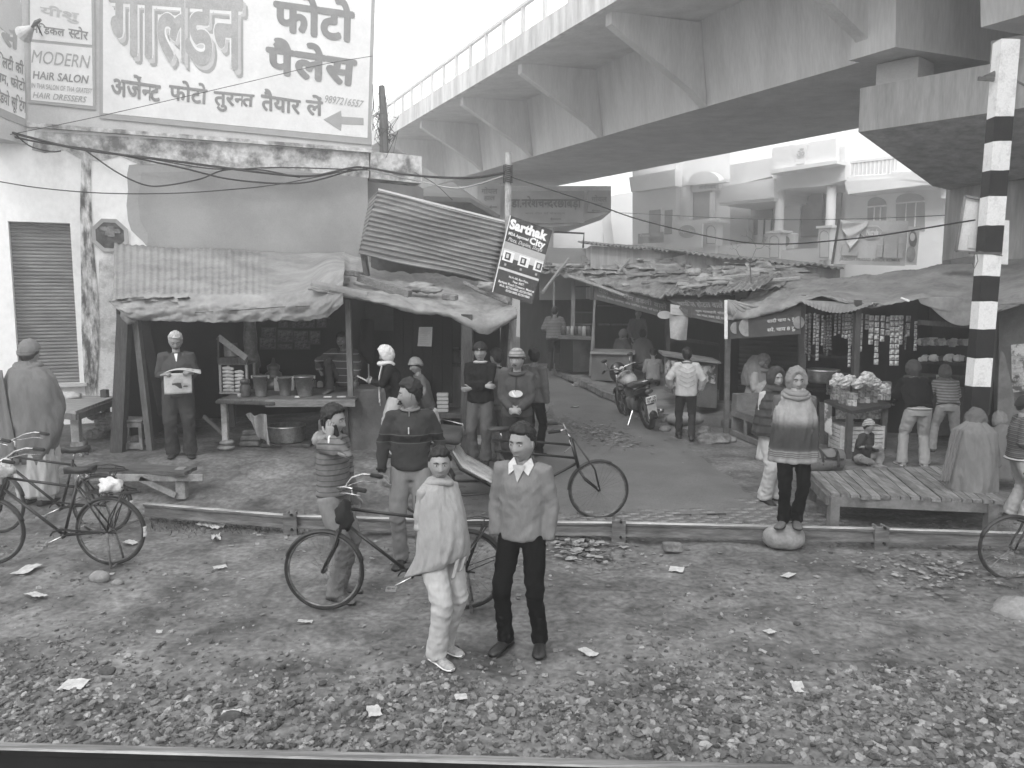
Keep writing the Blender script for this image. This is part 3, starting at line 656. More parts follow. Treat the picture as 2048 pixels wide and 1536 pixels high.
h1 = thing('house', 'pale narrow house with two tall doorways and a dark name banner', 'house', F(1310, 520))
fpoly(h1, 'wall', [(1265, 335), (1352, 300), (1352, 640), (1265, 640)], 0, 6, cream)
fpoly(h1, 'parapet', [(1258, 355), (1350, 338), (1350, 372), (1262, 384)], .5, .6, cream2)
for x0, x1 in ((1298, 1320), (1329, 1344)):
    d = fq(h1, 'door', x0, 420, x1, 468, .03, .1, hazed_open); d2 = fq(d, 'door_frame', x0-2, 417, x1+2, 420, .06, .1, cream2)
t = fq(h1, 'railing', 1276, 466, 1326, 486, .9, .08, M('far_banner', .36, .3)); m = MB(); letter(m, 'विवाह मण~डप', [F(1280, 468, .9), F(1300, 468, .9), F(1300, 474, .9), F(1280, 474, .9)], .02, 0, .02); m.build('lettering', cream2, h1)
h2 = thing('house', 'pale house with an arched gable and a round white soap board on its terrace', 'house', F(1400, 520))
fpoly(h2, 'wall', [(1352, 300), (1460, 270), (1460, 640), (1352, 640)], -.3, 6, cream)
arc = [(1372, 366)]+[(1408+30*cos(pi-a_), 362-20*sin(a_)) for a_ in [k*pi/8 for k in range(9)]]+[(1452, 358), (1452, 364), (1362, 372)]
fpoly(h2, 'gable', arc, .4, .5, cream2)
fq(h2, 'window', 1382, 383, 1422, 440, -.2, .15, hazed_shut); fq(h2, 'column', 1371, 370, 1379, 440, .2, .3, cream2); fq(h2, 'column', 1419, 385, 1425, 440, .1, .2, cream2); fq(h2, 'lintel', 1384, 367, 1437, 381, .1, .3, cream)
m = MB(); letter(m, 'आशीर~वाद'.replace('~', ''), [F(1398, 369, .1), F(1433, 367, .1), F(1433, 377, .1), F(1398, 379, .1)], .02, 0, .04); m.build('lettering', hazed_shut, h2)
fq(h2, 'terrace_wall', 1344, 440, 1432, 512, 1.2, .3, cream)
def pillar(par, x0, x1, y0, y1, off):
    p_ = fq(par, 'gate_pillar', x0, y0, x1, y1, off, .5, cream); w_ = x1-x0; cx = (x0+x1)/2; r = w_*.32
    out = [(cx-r, y1-6), (cx-r, y0+8+r)]+[(cx-r*cos(a_), y0+8+r-r*1.2*sin(a_)) for a_ in [k*pi/6 for k in range(1, 6)]]+[(cx+r, y0+8+r), (cx+r, y1-6)]
    fpoly(p_, 'arched_panel', [(cx+(x-cx)*1.22, y+(2 if y > y0+30 else -2)) for x, y in out], off+.02, .02, hazed_shut); fpoly(p_, 'arched_panel', out, off+.05, .03, cream2)
    fq(p_, 'cap', x0-4, y0-5, x1+4, y0, off+.2, .9, cream2)
pillar(h2, 1410, 1433, 446, 492, 1.4)
bd = thing('hoarding', 'white board with a grey oval emblem on the terrace of the arched house', 'sign', F(1374, 496, 2))
fq(bd, 'panel', 1344, 450, 1404, 497, 1.8, .08, cream2)
MB().slab([F(1374+17*cos(a_), 463+13*sin(a_), 1.86) for a_ in [k*pi/12 for k in range(24)]], FNN*-.03).build('emblem', hazed_shut, bd)
m = MB(); letter(m, 'Aqualite', [F(1359, 457, 1.86), F(1389, 458, 1.86), F(1389, 469, 1.86), F(1359, 468, 1.86)], .02, .2, .03); m.build('lettering', cream2, bd)
h3 = thing('house', 'large pale house with deep dark verandas and a parapet bearing an emblem', 'house', F(1560, 520))
fpoly(h3, 'wall', [(1460, 250), (1690, 200), (1690, 640), (1460, 640)], -2.2, 5, cream)
fpoly(h3, 'balcony_band', [(1448, 372), (1548, 356), (1548, 396), (1436, 406)], 1.2, 3.4, cream2)
fpoly(h3, 'balcony_soffit', [(1436, 406), (1548, 396), (1548, 402), (1440, 411)], 1.1, 3.2, cream)
fpoly(h3, 'upper_band', [(1460, 330), (1690, 290), (1690, 360), (1644, 372), (1560, 378), (1545, 392), (1545, 352), (1460, 372)], 1.0, 3.0, cream2)
fpoly(h3, 'parapet', [(1543, 296), (1672, 276), (1672, 326), (1545, 344)], 1.5, .3, cream2)
fpoly(h3, 'parapet_cornice', [(1540, 340), (1674, 320), (1674, 327), (1540, 348)], 1.8, .8, cream)
fpoly(h3, 'emblem_panel', [(1587, 292), (1614, 288), (1608, 326), (1592, 328)], 1.58, .05, cream)
m = MB(); letter(m, 'ॐ', [F(1594, 297, 1.6), F(1611, 296, 1.6), F(1610, 314, 1.6), F(1594, 315, 1.6)], .03, 0, .05); m.build('emblem', hazed_shut, h3)
fq(h3, 'doorway', 1470, 405, 1544, 470, -2.1, .05, hazed_open); 
for x in (1482, 1496, 1515, 1530): fq(h3, 'door_panel', x, 438, x+10, 500, -1.9, .06, cream if x % 4 else hazed_shut)
fq(h3, 'opening', 1560, 375, 1682, 470, -2.1, .06, M('dark2', .38, .3)); fq(h3, 'rolling_shutter', 1602, 362, 1645, 472, -1.7, .08, hazed_open); fq(h3, 'inner_wall', 1560, 388, 1600, 480, -1.6, .1, cream)  # veranda opening also greyed, with the fog put into its colour
for x in (1553, 1655):
    a = F(x+4, 480, .6); z1 = F(x+4, 372, .6).z; m = MB().tube([(a.x, a.y, 0), (a.x, a.y, z1)], .2, 12); m.build('column', cream2, h3, smooth=True)
pillar(h3, 1536, 1560, 466, 520, 1.4); pillar(h3, 1636, 1660, 456, 520, 1.4)
fq(h3, 'terrace_wall', 1432, 488, 1536, 560, 1.0, .4, cream); fq(h3, 'terrace_wall', 1560, 498, 1638, 560, 1.2, .3, cream)
c_ = F(1574, 483, .7); m = MB(); m.cbox(c_, (.9, .35, .7), (0, 0, atan2(FD.y, FD.x)), b=.03); ac = m.build('cooling_unit', cream, h3); MB().loft([[c_+FNN*(.2+o)+FD*(.25*cos(a_))+UP*(.25*sin(a_)) for a_ in [k*pi/8 for k in range(16)]] for o in (0, .03)]).build('fan_grille', hazed_open, ac)
h4 = thing('house', 'pale house with a balustraded balcony and two arched windows beside the pier', 'house', F(1820, 520))
fpoly(h4, 'wall', [(1690, 300), (1885, 340), (1885, 640), (1690, 640)], -.5, 6, cream)
fpoly(h4, 'balcony', [(1688, 362), (1782, 356), (1782, 344), (1830, 342), (1882, 372), (1882, 366), (1780, 378), (1696, 388)], .9, 1.6, cream2)
fpoly(h4, 'balcony_slab', [(1688, 354), (1850, 344), (1862, 372), (1692, 384)], .8, 1.5, cream)
fpoly(h4, 'balustrade_rail', [(1700, 322), (1790, 312), (1790, 317), (1700, 327)], .9, .2, cream2)
for k in range(12): fq(h4, 'baluster', 1702+k*8, 322-k*.8, 1706+k*8, 350-k*.4, .85, .12, cream2)
for x0, x1, y0 in ((1735, 1772, 400), (1792, 1849, 392)):
    cx = (x0+x1)/2; r = (x1-x0)/2; out = [(x0, 462), (x0, y0+8)]+[(cx-r*cos(a_), y0+8-14*sin(a_)) for a_ in [k*pi/8 for k in range(1, 8)]]+[(x1, y0+8), (x1, 462)]
    w_ = fpoly(h4, 'window', out, -.46, .05, hazed_open)
    for q in range(1, 3): fq(w_, 'mullion', x0+(x1-x0)*q/3-1, y0+14, x0+(x1-x0)*q/3+1, 462, -.42, .05, cream)
    fq(w_, 'transom', x0, y0+11, x1, y0+14, -.41, .05, cream)
h5 = thing('house', 'pale house end with two shuttered windows right behind the tilted framed board', 'house', F(1920, 520))
fpoly(h5, 'wall', [(1885, 372), (2100, 395), (2100, 640), (1885, 640)], -1.2, 6, cream); fpoly(h5, 'chajja', [(1880, 374), (1964, 384), (1964, 402), (1882, 396)], .2, 1.2, cream2)
fq(h5, 'window', 1902, 404, 1924, 452, -1.15, .05, hazed_open); fq(h5, 'window', 1896, 462, 1918, 508, -1.15, .05, hazed_shut)
lowp = P(1180, 480, 58); h6 = thing('house', 'low pale distant house with three slit windows seen under the flyover', 'house', (lowp.x, lowp.y, 0))
MB().slab([P(x, y, 58) for x, y in [(1060, 470), (1145, 452), (1175, 440), (1285, 436), (1285, 580), (1060, 580)]], (0, 6, 0)).build('wall', cream, h6)
MB().slab([P(x, y, 57.5) for x, y in [(1218, 432), (1262, 425), (1262, 446), (1218, 450)]], (0, 1, 0)).build('parapet', cream2, h6)
for x in (1206, 1218, 1229): MB().slab([P(x, 461, 57.9), P(x+5, 461, 57.9), P(x+5, 487, 57.9), P(x, 487, 57.9)], (0, .05, 0)).build('slit_window', hazed_shut, h6)
h7 = thing('house', 'far pale stepped house rising between the low house and the first tall house', 'house', P(1245, 500, 52))
MB().slab([P(x, y, 52) for x, y in [(1222, 392), (1238, 388), (1272, 384), (1272, 640), (1250, 640), (1222, 440)]], (0, 5, 0)).build('wall', cream, h7)
h8 = thing('shed', 'grey sloping shed roof behind the corrugated sheet', 'shed', P(900, 480, 26)); shd = M('shed_grey', .25, .18, sc_=.6)
MB().slab([P(800, 402, 24), P(942, 402, 27), P(1025, 450, 27), P(1025, 600, 27), P(800, 560, 24)], (0, 4, 0)).build('wall', shd, h8)
MB().slab([P(790, 400, 23.5), P(905, 372, 29), P(1000, 440, 27), P(940, 405, 26)], (0, 0, .15)).build('roof', shd, h8)
# mid-distance rough sheds in front of the houses
def shed(label, px0, px1, ytop0, ytop1, ybot, Y, mt, roofm=None, dY=0):
    q = P((px0+px1)/2, ybot, Y); t = thing('shed', label, 'shed', (q.x, q.y, 0))
    MB().slab([P(px0, ytop0, Y), P(px1, ytop1, Y+dY), P(px1, ybot, Y+dY), P(px0, ybot, Y)], (0, 2.5, 0)).build('wall', mt, t)
    if roofm:
        a, b = P(px0-8, ytop0-2, Y-.3), P(px1+8, ytop1-2, Y+dY-.3)
        def rf(u, v): p = a.lerp(b, u)+V((0, 3.2*v, .25*v)); return p+V((0, 0, .03*sin(u*160)+.06*nz((u*6, v, Y))))
        MB().sheet(rf, 120, 3, (0, 0, .02)).build('roof', roofm, t)
    return t
shed1 = shed('long low grey parapet behind the patched roof', 1080, 1242, 495, 498, 600, 24, M('parapet_grey', .3, .24, sc_=.7))
shed('pale panel shed beyond the patched roof', 1182, 1372, 491, 505, 600, 22.5, M('shed_pale', .42, .3, sc_=1.4, stretch=(6, 1, .5)), tarp_d)
shed('plank walled shed with dark window behind the twig', 1375, 1680, 508, 540, 600, 20.5, M('shed_mid', .27, .17, sc_=1.2, stretch=(5, 1, .6)), tarp_d, -2)
m = MB(); a = P(1108, 464, 23); b = P(1168, 467, 23); c_ = P(1166, 496, 23); m.tube([a, b, c_], .03, 5); one(m, 'pipe_frame', 'thin dark pipe frame standing on the low parapet', 'pipe', wirem)
# bare twig
tb = P(1503, 572, 16); m = MB(); random.seed(9)
def br(p, d, l, r, k):
    q = p+d*l; mid = p.lerp(q, .5)+V((random.uniform(-.04, .04), 0, random.uniform(-.03, .03))); m.tube([p, mid, q], [r, r*.8, r*.6], 5)
    if k: 
        for s in ((-.75, .6), (.6, .45))[:2]:
            a_ = random.uniform(-.2, .2)+s[0]; br(q, V((d.x*cos(a_)+d.z*sin(a_), random.uniform(-.3, .3), -d.x*sin(a_)+d.z*cos(a_))).normalized(), l*random.uniform(.5, .8), r*.6, k-1)
br(tb, V((-.1, 0, 1)), .45, .018, 5); one(m, 'bare_twig', 'leafless twig growing out of the patched roof', 'twig', M('twig', .12, .08))
# ================================================================== SIGNAL POLE (black and white bands)
sp = thing('striped_post', 'tall square post painted in black and white bands at the right edge', 'post', G(1938, 950)); yp = 11.2
pb_ = P(1936, 1000, yp); ptp = P(2013, 82, yp); edges_y = [1000, 770, 713, 656, 603, 528, 498, 450, 390, 343, 236, 190, 82]
ax = (ptp-pb_)
bnd = [(1060, 772, 0), (772, 715, 1), (715, 658, 0), (658, 603, 1), (603, 552, 0), (552, 508, 1), (508, 452, 0), (452, 394, 1), (394, 343, 0), (343, 285, 1), (285, 236, 0), (236, 82, 1)]
def onpole(py):
    t_ = (1000-py)/(1000-82); px = 1936+(2013-1936)*t_; return P(px, py, yp)
gb = G(1932, 920); bpaint = M('pole_black', .010, .005, sc_=8, rough=.55); wpaint = M('pole_white', .66, .42, sc_=5, lo=.25, hi=.5, rough=.6, fine=.08)
hw = .125; r_prev = None
for i, (y0, y1, c_) in enumerate(bnd):
    a, b = onpole(y0), onpole(y1)
    if i == 0: a = onpole(1000); a = a+(a-b).normalized()*1.2
    m = MB(); rr = []
    for p_, k in ((a, 0), (b, 1)): rr.append([p_+V((x+.004*nz((x*40, i+k, 0)), y, .012*nz((x*60+y*30, (i+k)*3.3, 1)))) for x, y in ((-hw, -.1), (-hw*.3, -.1), (hw*.3, -.1), (hw, -.1), (hw, .1), (0, .1), (-hw, .1))])
    m.loft(rr, cap=(i == 0 or i == len(bnd)-1)); m.build('painted_band', [wpaint if c_ else bpaint], sp)
m = MB(); p_ = onpole(160); m.bar(p_+V((-.34, 0, .02)), p_+V((0, 0, 0)), .03, .05); m.bar(p_+V((-.25, 0, .02)), p_+V((-.12, 0, .08)), .05, .08); m.bar(p_+V((.05, 0, .05)), p_+V((.4, 0, -.12)), .02, .02); m.build('bracket', rust, sp)
m = MB(); p_ = onpole(508); m.bar(p_+V((-.32, -.09, .01)), p_+V((.12, -.09, .0)), .03, .03); m.bar(p_+V((-.2, -.1, .03)), p_+V((.13, -.1, -.03)), .014, .014)
m.tube([p_+V((-.25, -.1, 0)), p_+V((-.28, -.1, -.12)), p_+V((-.24, -.1, -.2)), p_+V((-.2, -.1, -.1)), p_+V((-.22, -.1, 0))], .006, 5); m.build('clamp', rust, sp)
wt = P(2007, 484, 11.5); t = thing('blank_plate', 'narrow blank white plate fixed behind the striped post', 'plate', P(2009, 528, 11.5))
MB().slab([P(x, y, 11.5) for x, y in [(1999, 440), (2019, 441), (2016, 529), (1996, 528)]], (0, .02, 0)).build('plate', white, t)
t = thing('framed_board', 'tilted framed white notice board tied to the striped post', 'sign', P(1945, 505, 11.4))
fb4 = [(1930, 392), (1975, 401), (1962, 505), (1912, 502)]
MB().slab([P(x, y, 11.4) for x, y in fb4], (0, .03, 0)).build('panel', M('board_pale', .6, .5, sc_=3), t)
m = MB(); c4 = [P(x, y, 11.37) for x, y in fb4]
for i in range(4): m.bar(c4[i], c4[(i+1) % 4], .03, .03, up=(0, 1, 0))
m.build('frame', M('frame_dk', .2, .12), t)
for (s, q) in (('नोटिस', [(1950, 438), (1968, 440), (1967, 448), (1949, 446)]), ('सूचना बोर~ड'.replace('~', ''), [(1948, 450), (1967, 452), (1966, 460), (1947, 458)])): pass
MB().slab([P(x, y, 11.385) for x, y in [(1938, 470), (1962, 472), (1960, 498), (1935, 496)]], (0, .008, 0)).build('printed_patch', signl, t)
# ================================================================== LEFT TEA STALL
ZL = .4
def lerpl(L_, x):
    for (x0, y0), (x1, y1) in zip(L_, L_[1:]):
        if x <= x1 or (x1, y1) == L_[-1]: return y0+(y1-y0)*(x-x0)/(x1-x0)
ts = thing('tea_stall', 'ramshackle tea stall under patched tarpaulins against the plastered building', 'stall', P(600, 905, 11.5))
def post(par, x0, y0, x1, y1, Y, w_, mt, Y1=None, name='post', ground=True):
    a = P(x0, y0, Y); b = P(x1, y1, Y1 or Y)
    MB().bar(b, a, w_, w_*.9, up=(0, 1, 0), jit=.006).build(name, mt, par)
post(ts, 250, 630, 236, 908, 11.5, .17, wood_d); post(ts, 272, 640, 302, 905, 11.6, .09, wood_m); post(ts, 290, 640, 330, 830, 12.2, .14, dark)
post(ts, 696, 600, 702, 792, 11.5, .075, wood_m); post(ts, 934, 628, 932, 912, 11.45, .15, wood_d); post(ts, 942, 625, 945, 700, 12.6, .05, wood_d); post(ts, 1012, 628, 1003, 760, 12.2, .12, wood_d); post(ts, 1028, 618, 1024, 742, 12.0, .09, M('wood_grey', .3, .18, sc_=4, stretch=(5, 5, 1), bump=.4))
def bk(px, py, off=.35): return Wl(px, py, off)
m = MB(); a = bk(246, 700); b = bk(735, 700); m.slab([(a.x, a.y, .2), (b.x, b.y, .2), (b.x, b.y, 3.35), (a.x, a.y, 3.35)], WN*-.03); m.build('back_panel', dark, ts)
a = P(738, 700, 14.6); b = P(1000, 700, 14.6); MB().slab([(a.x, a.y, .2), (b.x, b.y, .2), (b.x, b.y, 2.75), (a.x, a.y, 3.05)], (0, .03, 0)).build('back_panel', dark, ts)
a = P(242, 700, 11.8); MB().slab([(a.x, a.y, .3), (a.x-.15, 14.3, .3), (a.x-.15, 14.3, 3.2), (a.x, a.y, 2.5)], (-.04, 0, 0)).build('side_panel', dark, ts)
# tarps: left one drapes over corrugated iron and hangs in front
BKL = [(228, 486), (300, 494), (480, 500), (600, 508), (690, 505)]
FRL = [(226, 600), (290, 590), (420, 588), (560, 590), (625, 582), (690, 545)]
SKB = [(228, 606), (246, 622), (270, 638), (300, 641), (380, 643), (470, 644), (560, 640), (620, 641), (655, 634), (690, 606)]
def tl(u, v):
    px = 228+462*u; a = Wl(px, lerpl(BKL, px), .06); xf = 226+464*u
    f = P(xf, lerpl(FRL, xf), 11.35)
    if v < .62:
        t = v/.62; p = a.lerp(f, t); sag = -.10*sin(pi*t)*(1+.5*nz((u*5, t*2, 1)))
        cor = .010*sin(u*2*pi*34)*(1-ss(.55, .75, u)); wr = .045*abs(nz((u*5+t*2.4, t*2.0-u*4, 2), 1.1))+.015*fb((u*9, t*4, 3), 1.1)
        tent = .16*exp(-((u-.93)/.07)**2)*sin(pi*t*.8)
        return p+V((0, 0, sag+cor+wr+tent))
    t = (v-.62)/.38; b = P(xf, lerpl(SKB, 228+462*u), 11.2)
    fo = .05*sin(u*21+3*nz((u*4, 0, 0))+t*2)*t+.05*fb((u*9+t*1.5, t*2.2-u*2, 8), 1.6)*min(1, t*2+.3)
    return f.lerp(b, t)+V((0, -.10*sin(pi*t)-.05+fo, .02*nz((u*26, t*6, 1))))
MB().sheet(tl, 220, 60, (0, .004, -.006)).build('tarpaulin', tarp_l, ts, smooth=True)
BKR = [(690, 505), (760, 535), (860, 548), (1000, 572)]; FRR = [(618, 574), (700, 590), (800, 606), (900, 622), (975, 640), (1034, 622)]
def tr(u, v):
    xb = 690+312*u; xf = 618+416*u; a = P(xb, lerpl(BKR, xb), 14.7-1.6*u); f = P(xf, lerpl(FRR, xf), 11.15+.35*u)
    if v < .85:
        t = v/.85; p = a.lerp(f, t); wr = .03*fb((u*8, t*3, 12), 1.5)+.05*abs(nz((u*6+t*3, t*6-u*6, 4)))+.012*sin((t*1.0+u*.1)*2*pi*16)*ss(0, .3, u)
        return p+V((0, 0, wr-.06*sin(pi*t)))
    t = (v-.85)/.15; k = .3+.9*ss(.15, .9, u)*(1+.5*sin(u*17)); return f+V((0, -.03*t-.05*sin(pi*t), -.13*t*k+.02*nz((u*30, t, 0))))
MB().sheet(tr, 160, 60, (0, .004, -.006)).build('tarpaulin', tarp, ts, smooth=True)
m = MB(); pts_ = [P(622+i*14, 566+i*2.9, 11.1) for i in range(9)]; m.tube(pts_, [(.015, .05)]*9, 6, ref=(0, 1, 0)); m.build('eave_board', tarp_l, ts)
for pl in ([(390, 625), (470, 621), (560, 614), (620, 612)],): MB().tube([P(x, y, 11.1) for x, y in pl], .006, 4).build('seam_cord', wirem, ts)
m = MB(); random.seed(2)                                        # torn left corner and knotted bunch
cc = P(258, 622, 11.2); m.ball(cc+V((0, 0, -.02)), (.12, .08, .16), 14, 10, fn=lambda q: q*(1+.3*nz(q, 3))); 
for k in range(9): a_ = k*.7; flake(m, P(240+k*16, 600+6*sin(k*2), 11.22), (.2, .16), .03, .5, 5)
m.build('torn_tarp', tarp, ts, smooth=True)
def loose(label, name, cat, p, size, rot, mt, b=.012):
    return one(MB().cbox(p, size, rot, b=b), name, label, cat, mt)
a, b = P(718, 556, 12.3), P(820, 588, 11.9); one(MB().bar(a, b, .10, .10, jit=.01), 'wooden_beam', 'short wooden beam weighing down the right tarpaulin of the tea stall', 'beam', wood)
for (x, y, Y, rz, lb) in ((692, 545, 12.2, .3, 'upper brick holding down the tarpaulin near the ridge'), (684, 560, 11.9, .2, 'lower brick in the pair near the tarpaulin ridge'), (714, 548, 12.3, 1.2, 'brick lying against the wooden beam end'), (900, 594, 11.7, -.5, 'single loose brick nearest the property board on the tarpaulin')):
    loose(lb, 'brick', 'brick', P(x, y, Y), (.23, .11, .085), (.1, .08, rz), brickm)
for (x, y, Y, s, lb) in ((840, 574, 12.1, .17, 'crumpled cloth bundle lying on the right tarpaulin'), (862, 580, 12, .12, 'smaller cloth bundle right of the crumpled one'), (978, 572, 12.0, .14, 'dirty plastic bundle beside the property board')):
    one(MB().ball(P(x, y, Y), (s*1.3, s*.7, s*.45), 20, 12, fn=lambda q: q*(1+.4*nz((q.x*1.5+x, q.y*2, q.z), 2.2))), 'cloth_bundle', lb, 'cloth', tarp_l, smooth=True)
one(MB().tube([P(928, 565, 12.6), P(960, 582, 12.3), P(1018, 606, 11.8)], .03, 6), 'wooden_stick', 'thin stick lying down the right end of the tarpaulin', 'stick', wood)
# table platform
ZT = P(560, 797, 11.5).z; tb_ = thing('stall_counter', 'long wooden counter of the tea stall with a painted leg', 'counter', P(570, 900, 11.5))
def ctop(px, Y=11.8, z=None): d = RAY(px, 768); q = CAM+d*(Y/d.y); return V((q.x, Y, ZT if z is None else z))
x0, x1 = ctop(436, 11.5).x, ctop(712, 11.5).x
for i in range(7):
    MB().cbox(((x0+x1)/2+.02*(i % 2), 11.55+i*.24, ZT-.025), (x1-x0, .232, .045), (0, 0, .006*(i % 3-1)), b=.006).build('plank', wood_m, tb_)
MB().cbox(((x0+x1)/2+.35, 11.42, ZT-.06), (x1-x0-.7, .03, .11), b=.008).build('front_board', wood, tb_); MB().cbox(((x0)+.42, 11.40, ZT-.05), (.85, .04, .05), (0, .03, 0), b=.01).build('front_board', wood_d, tb_)
def leg(px, Y, mt, w_=.085): 
    q = ctop(px, Y); MB().cbox((q.x, Y, (ZT+ZL)/2+.05), (w_, w_, ZT-ZL-.15), b=.008).build('leg', mt, tb_)
leg(447, 11.6, M('leg_pale', .42, .25, sc_=8)); leg(462, 12.9, wood_d); leg(690, 11.6, wood_d); leg(690, 13, wood_d)
MB().bar(ctop(405, 12.6, .75), ctop(442, 12.4, .5), .04, .05).build('brace', wood_m, tb_)
for x, z, lb in ((447, .0, 'lower stone under the pale counter leg'), (449, .075, 'upper stone under the pale counter leg')):
    q = ctop(x, 11.6, ZL+z+.04); one(MB().ball(q, (.13-.3*z, .1, .045), 12, 8, fn=lambda p: p*(1+.2*nz(p, 2.1))), 'stone_block', lb, 'stone', stone, smooth=True)
def lathe(mb, c, prof, n=24, cap=True):
    c = V(c); mb.loft([[c+V((r*cos(2*pi*k/n), r*sin(2*pi*k/n), z)) for k in range(n)] for r, z in prof], cap); return mb
def bucket(px, Y, r, h, label, mt):
    q = ctop(px, Y); t = thing('bucket', label, 'bucket', q, group=None)
    m = MB(); m.loft([[q+V((a*cos(2*pi*k/28), a*sin(2*pi*k/28), z)) for k in range(28)] for a, z in ((r*.66, 0), (r*.68, .01), (r, h), (r*1.06, h), (r*1.06, h-.015), (r*.99, h-.02), (r*.97, h-.01), (r*.66, .03))]); m.build('body', mt, t, smooth=True)
    m = MB(); m.tube([q+V((r*1.05*cos(a_), -r*1.05*sin(a_)*.35-.01, h-.01-.09*sin(a_)*1.2)) for a_ in [k*pi/12 for k in range(13)]], .005, 6); m.build('handle', wirem, t)
    for s in (-1, 1): MB().cbox(q+V((s*r*1.05, -.0, h-.02)), (.02, .05, .05), b=.004).build('ear', steel, t)
bucket(521, 11.75, .115, .31, 'left grey metal bucket on the tea stall counter', M('zinc', .22, .14, sc_=5, rough=.5, metal=.4)); bucket(570, 11.85, .11, .28, 'middle metal bucket on the tea stall counter', M('zinc2', .2, .12, sc_=5, rough=.5, metal=.4)); bucket(609, 11.8, .145, .30, 'widest shiny metal bucket on the counter nearest the seated keeper', steel)
# glass fronted cabinet with pastry rolls, a pan on top
q = ctop(468, 12.0); cb = thing('display_cabinet', 'small wooden cabinet with pale rolls behind its open front', 'cabinet', q); fr = woodx
wC, hC = .40, .46
for sx in (-1, 1):
    for dy in (0, .35): MB().cbox(q+V((sx*wC/2, dy, hC/2)), (.035, .035, hC), b=.004).build('frame_post', fr, cb)
for z in (.02, hC): MB().cbox(q+V((0, .17, z)), (wC+.04, .40, .03), b=.004).build('shelf', wood_m if z > .1 else fr, cb)
MB().cbox(q+V((0, -.02, hC+.05)), (wC+.06, .03, .1), b=.005).build('header', wood_d, cb)
MB().cbox(q+V((0, .36, hC/2)), (wC, .012, hC), b=.002).build('back', dark, cb)
rollm = M('bread', .5, .34, sc_=9, bump=.3)
for i in range(7):
    for j in (0, 1):
        if j and i > 5: continue
        MB().tube([q+V((-.16+.18*j, .0, .06+i*.055)), q+V((-.08+.18*j, 0, .065+i*.055)), q+V((0+.15*j, .0, .05+i*.055))], [.02, .03, .022], 8, ref=(0, 1, 0)).build('bread_roll', rollm, cb)
qa = q+V((0, 0, hC+.09)); MB().bar(qa+V((-.2, -.03, .32)), qa+V((.21, -.03, .0)), .012, .09, up=(0, 0, 1)).build('slanted_strip', woodx, cb); MB().bar(qa+V((-.2, -.03, .32)), qa+V((-.2, -.03, 0)), .03, .03).build('upright', wood_d, cb)
m = MB(); lathe(m, qa+V((-.06, .1, .01)), [(.1, 0), (.105, .02), (.105, .2), (.11, .21), (.1, .2), (.09, .05)]); one(m, 'pan', 'metal pot standing on top of the bread cabinet', 'pot', MATS['zinc'], smooth=True)
def pot(px, Y, prof, label, mt, z=None, name='pot', cat='pot'):
    m = MB(); lathe(m, ctop(px, Y, z), prof); return one(m, name, label, cat, mt, smooth=True)
dk = M('jar_dark', .08, .04, sc_=8, rough=.3)
pot(490, 11.7, [(.075, 0), (.08, .02), (.08, .15), (.06, .18), (.06, .2), (.07, .2), (.07, .25), (.05, .26)], 'dark lidded jar between bread cabinet and left bucket', dk, name='jar', cat='jar')
pot(548, 12.6, [(.14, 0), (.15, .1), (.1, .14), (.13, .17), (.13, .26), (.08, .29), (.1, .33), (.1, .38), (.03, .42), (.02, .5)], 'stack of covered vessels behind the middle bucket', M('brassy', .16, .08, rough=.35, metal=.5), name='vessel_stack')
pot(504, 12.9, [(.1, 0), (.12, .1), (.12, .3), (.15, .34), (.13, .5), (.1, .6), (.11, .8), (.09, 1.0), (.11, 1.2), (.07, 1.35)], 'tall stack of tins behind the bread cabinet', M('tins', .17, .08, rough=.4, sc_=12), name='tin_stack')
pot(570, 12.0, [(.24, 0), (.26, .02), (.27, .22), (.29, .235), (.29, .25), (.26, .25), (.25, .05)], 'large aluminium cooking pot on the ground under the counter', alum, z=ZL+.06)
m = MB(); m.cbox(ctop(575, 12, ZL+.03), (.75, .45, .05), b=.01); one(m, 'plank_board', 'board on the ground under the large cooking pot', 'board', wood_d)
pot(478, 11.65, [(.03, 0), (.04, .06), (.035, .06), (.025, .01)], 'little tea glass at the left end of the counter', M('glassy', .35, .2, rough=.2), name='tea_glass', cat='glass')
for i, (x, Y, s) in enumerate(((594, 11.56, (.07, .05, .03)), (655, 11.6, (.12, .07, .02)), (682, 11.62, (.13, .08, .02)), (568, 12.5, (.3, .2, .2)), (540, 13.0, (.4, .2, .16)))):
    one(MB().cbox(ctop(x, Y, ZT+s[2]/2), s, (0, 0, .1*i), b=.006), 'packet' if s[2] < .1 else 'carton', ['small white packet before the widest bucket', 'flat pile of papers left of the counter post', 'flat pile of packets beside the counter post', 'pale carton behind the widest bucket', 'low carton against the picture wall'][i], 'packet' if s[2] < .1 else 'box', paper if i != 4 else signg)
# cloth hung below counter, bundle
m = MB(); a = ctop(510, 11.5, .95)
def clf(u, v): return a+V((.3*(u-.5)*(1-.3*v)+.1*v, .05*sin(u*9+v*3)-.02, -.42*v*(.7+.4*u)+.03*nz((u*3, v*3, 0))))
MB_ = MB().sheet(clf, 20, 20, (0, .004, 0)); one(MB_, 'hanging_rag', 'pale rag hanging below the tea stall counter', 'rag', M('rag', .26, .16), smooth=True)
for i in range(3): one(MB().cbox(ctop(497+i*3, 11.9, ZL+.05+i*.085), (.3, .2, .08), (0, 0, .1*i), b=.02), 'folded_sack', ['bottom', 'middle', 'top'][i]+' folded sack of the small pile under the counter', 'sack', M('sack', .13, .07, sc_=9))
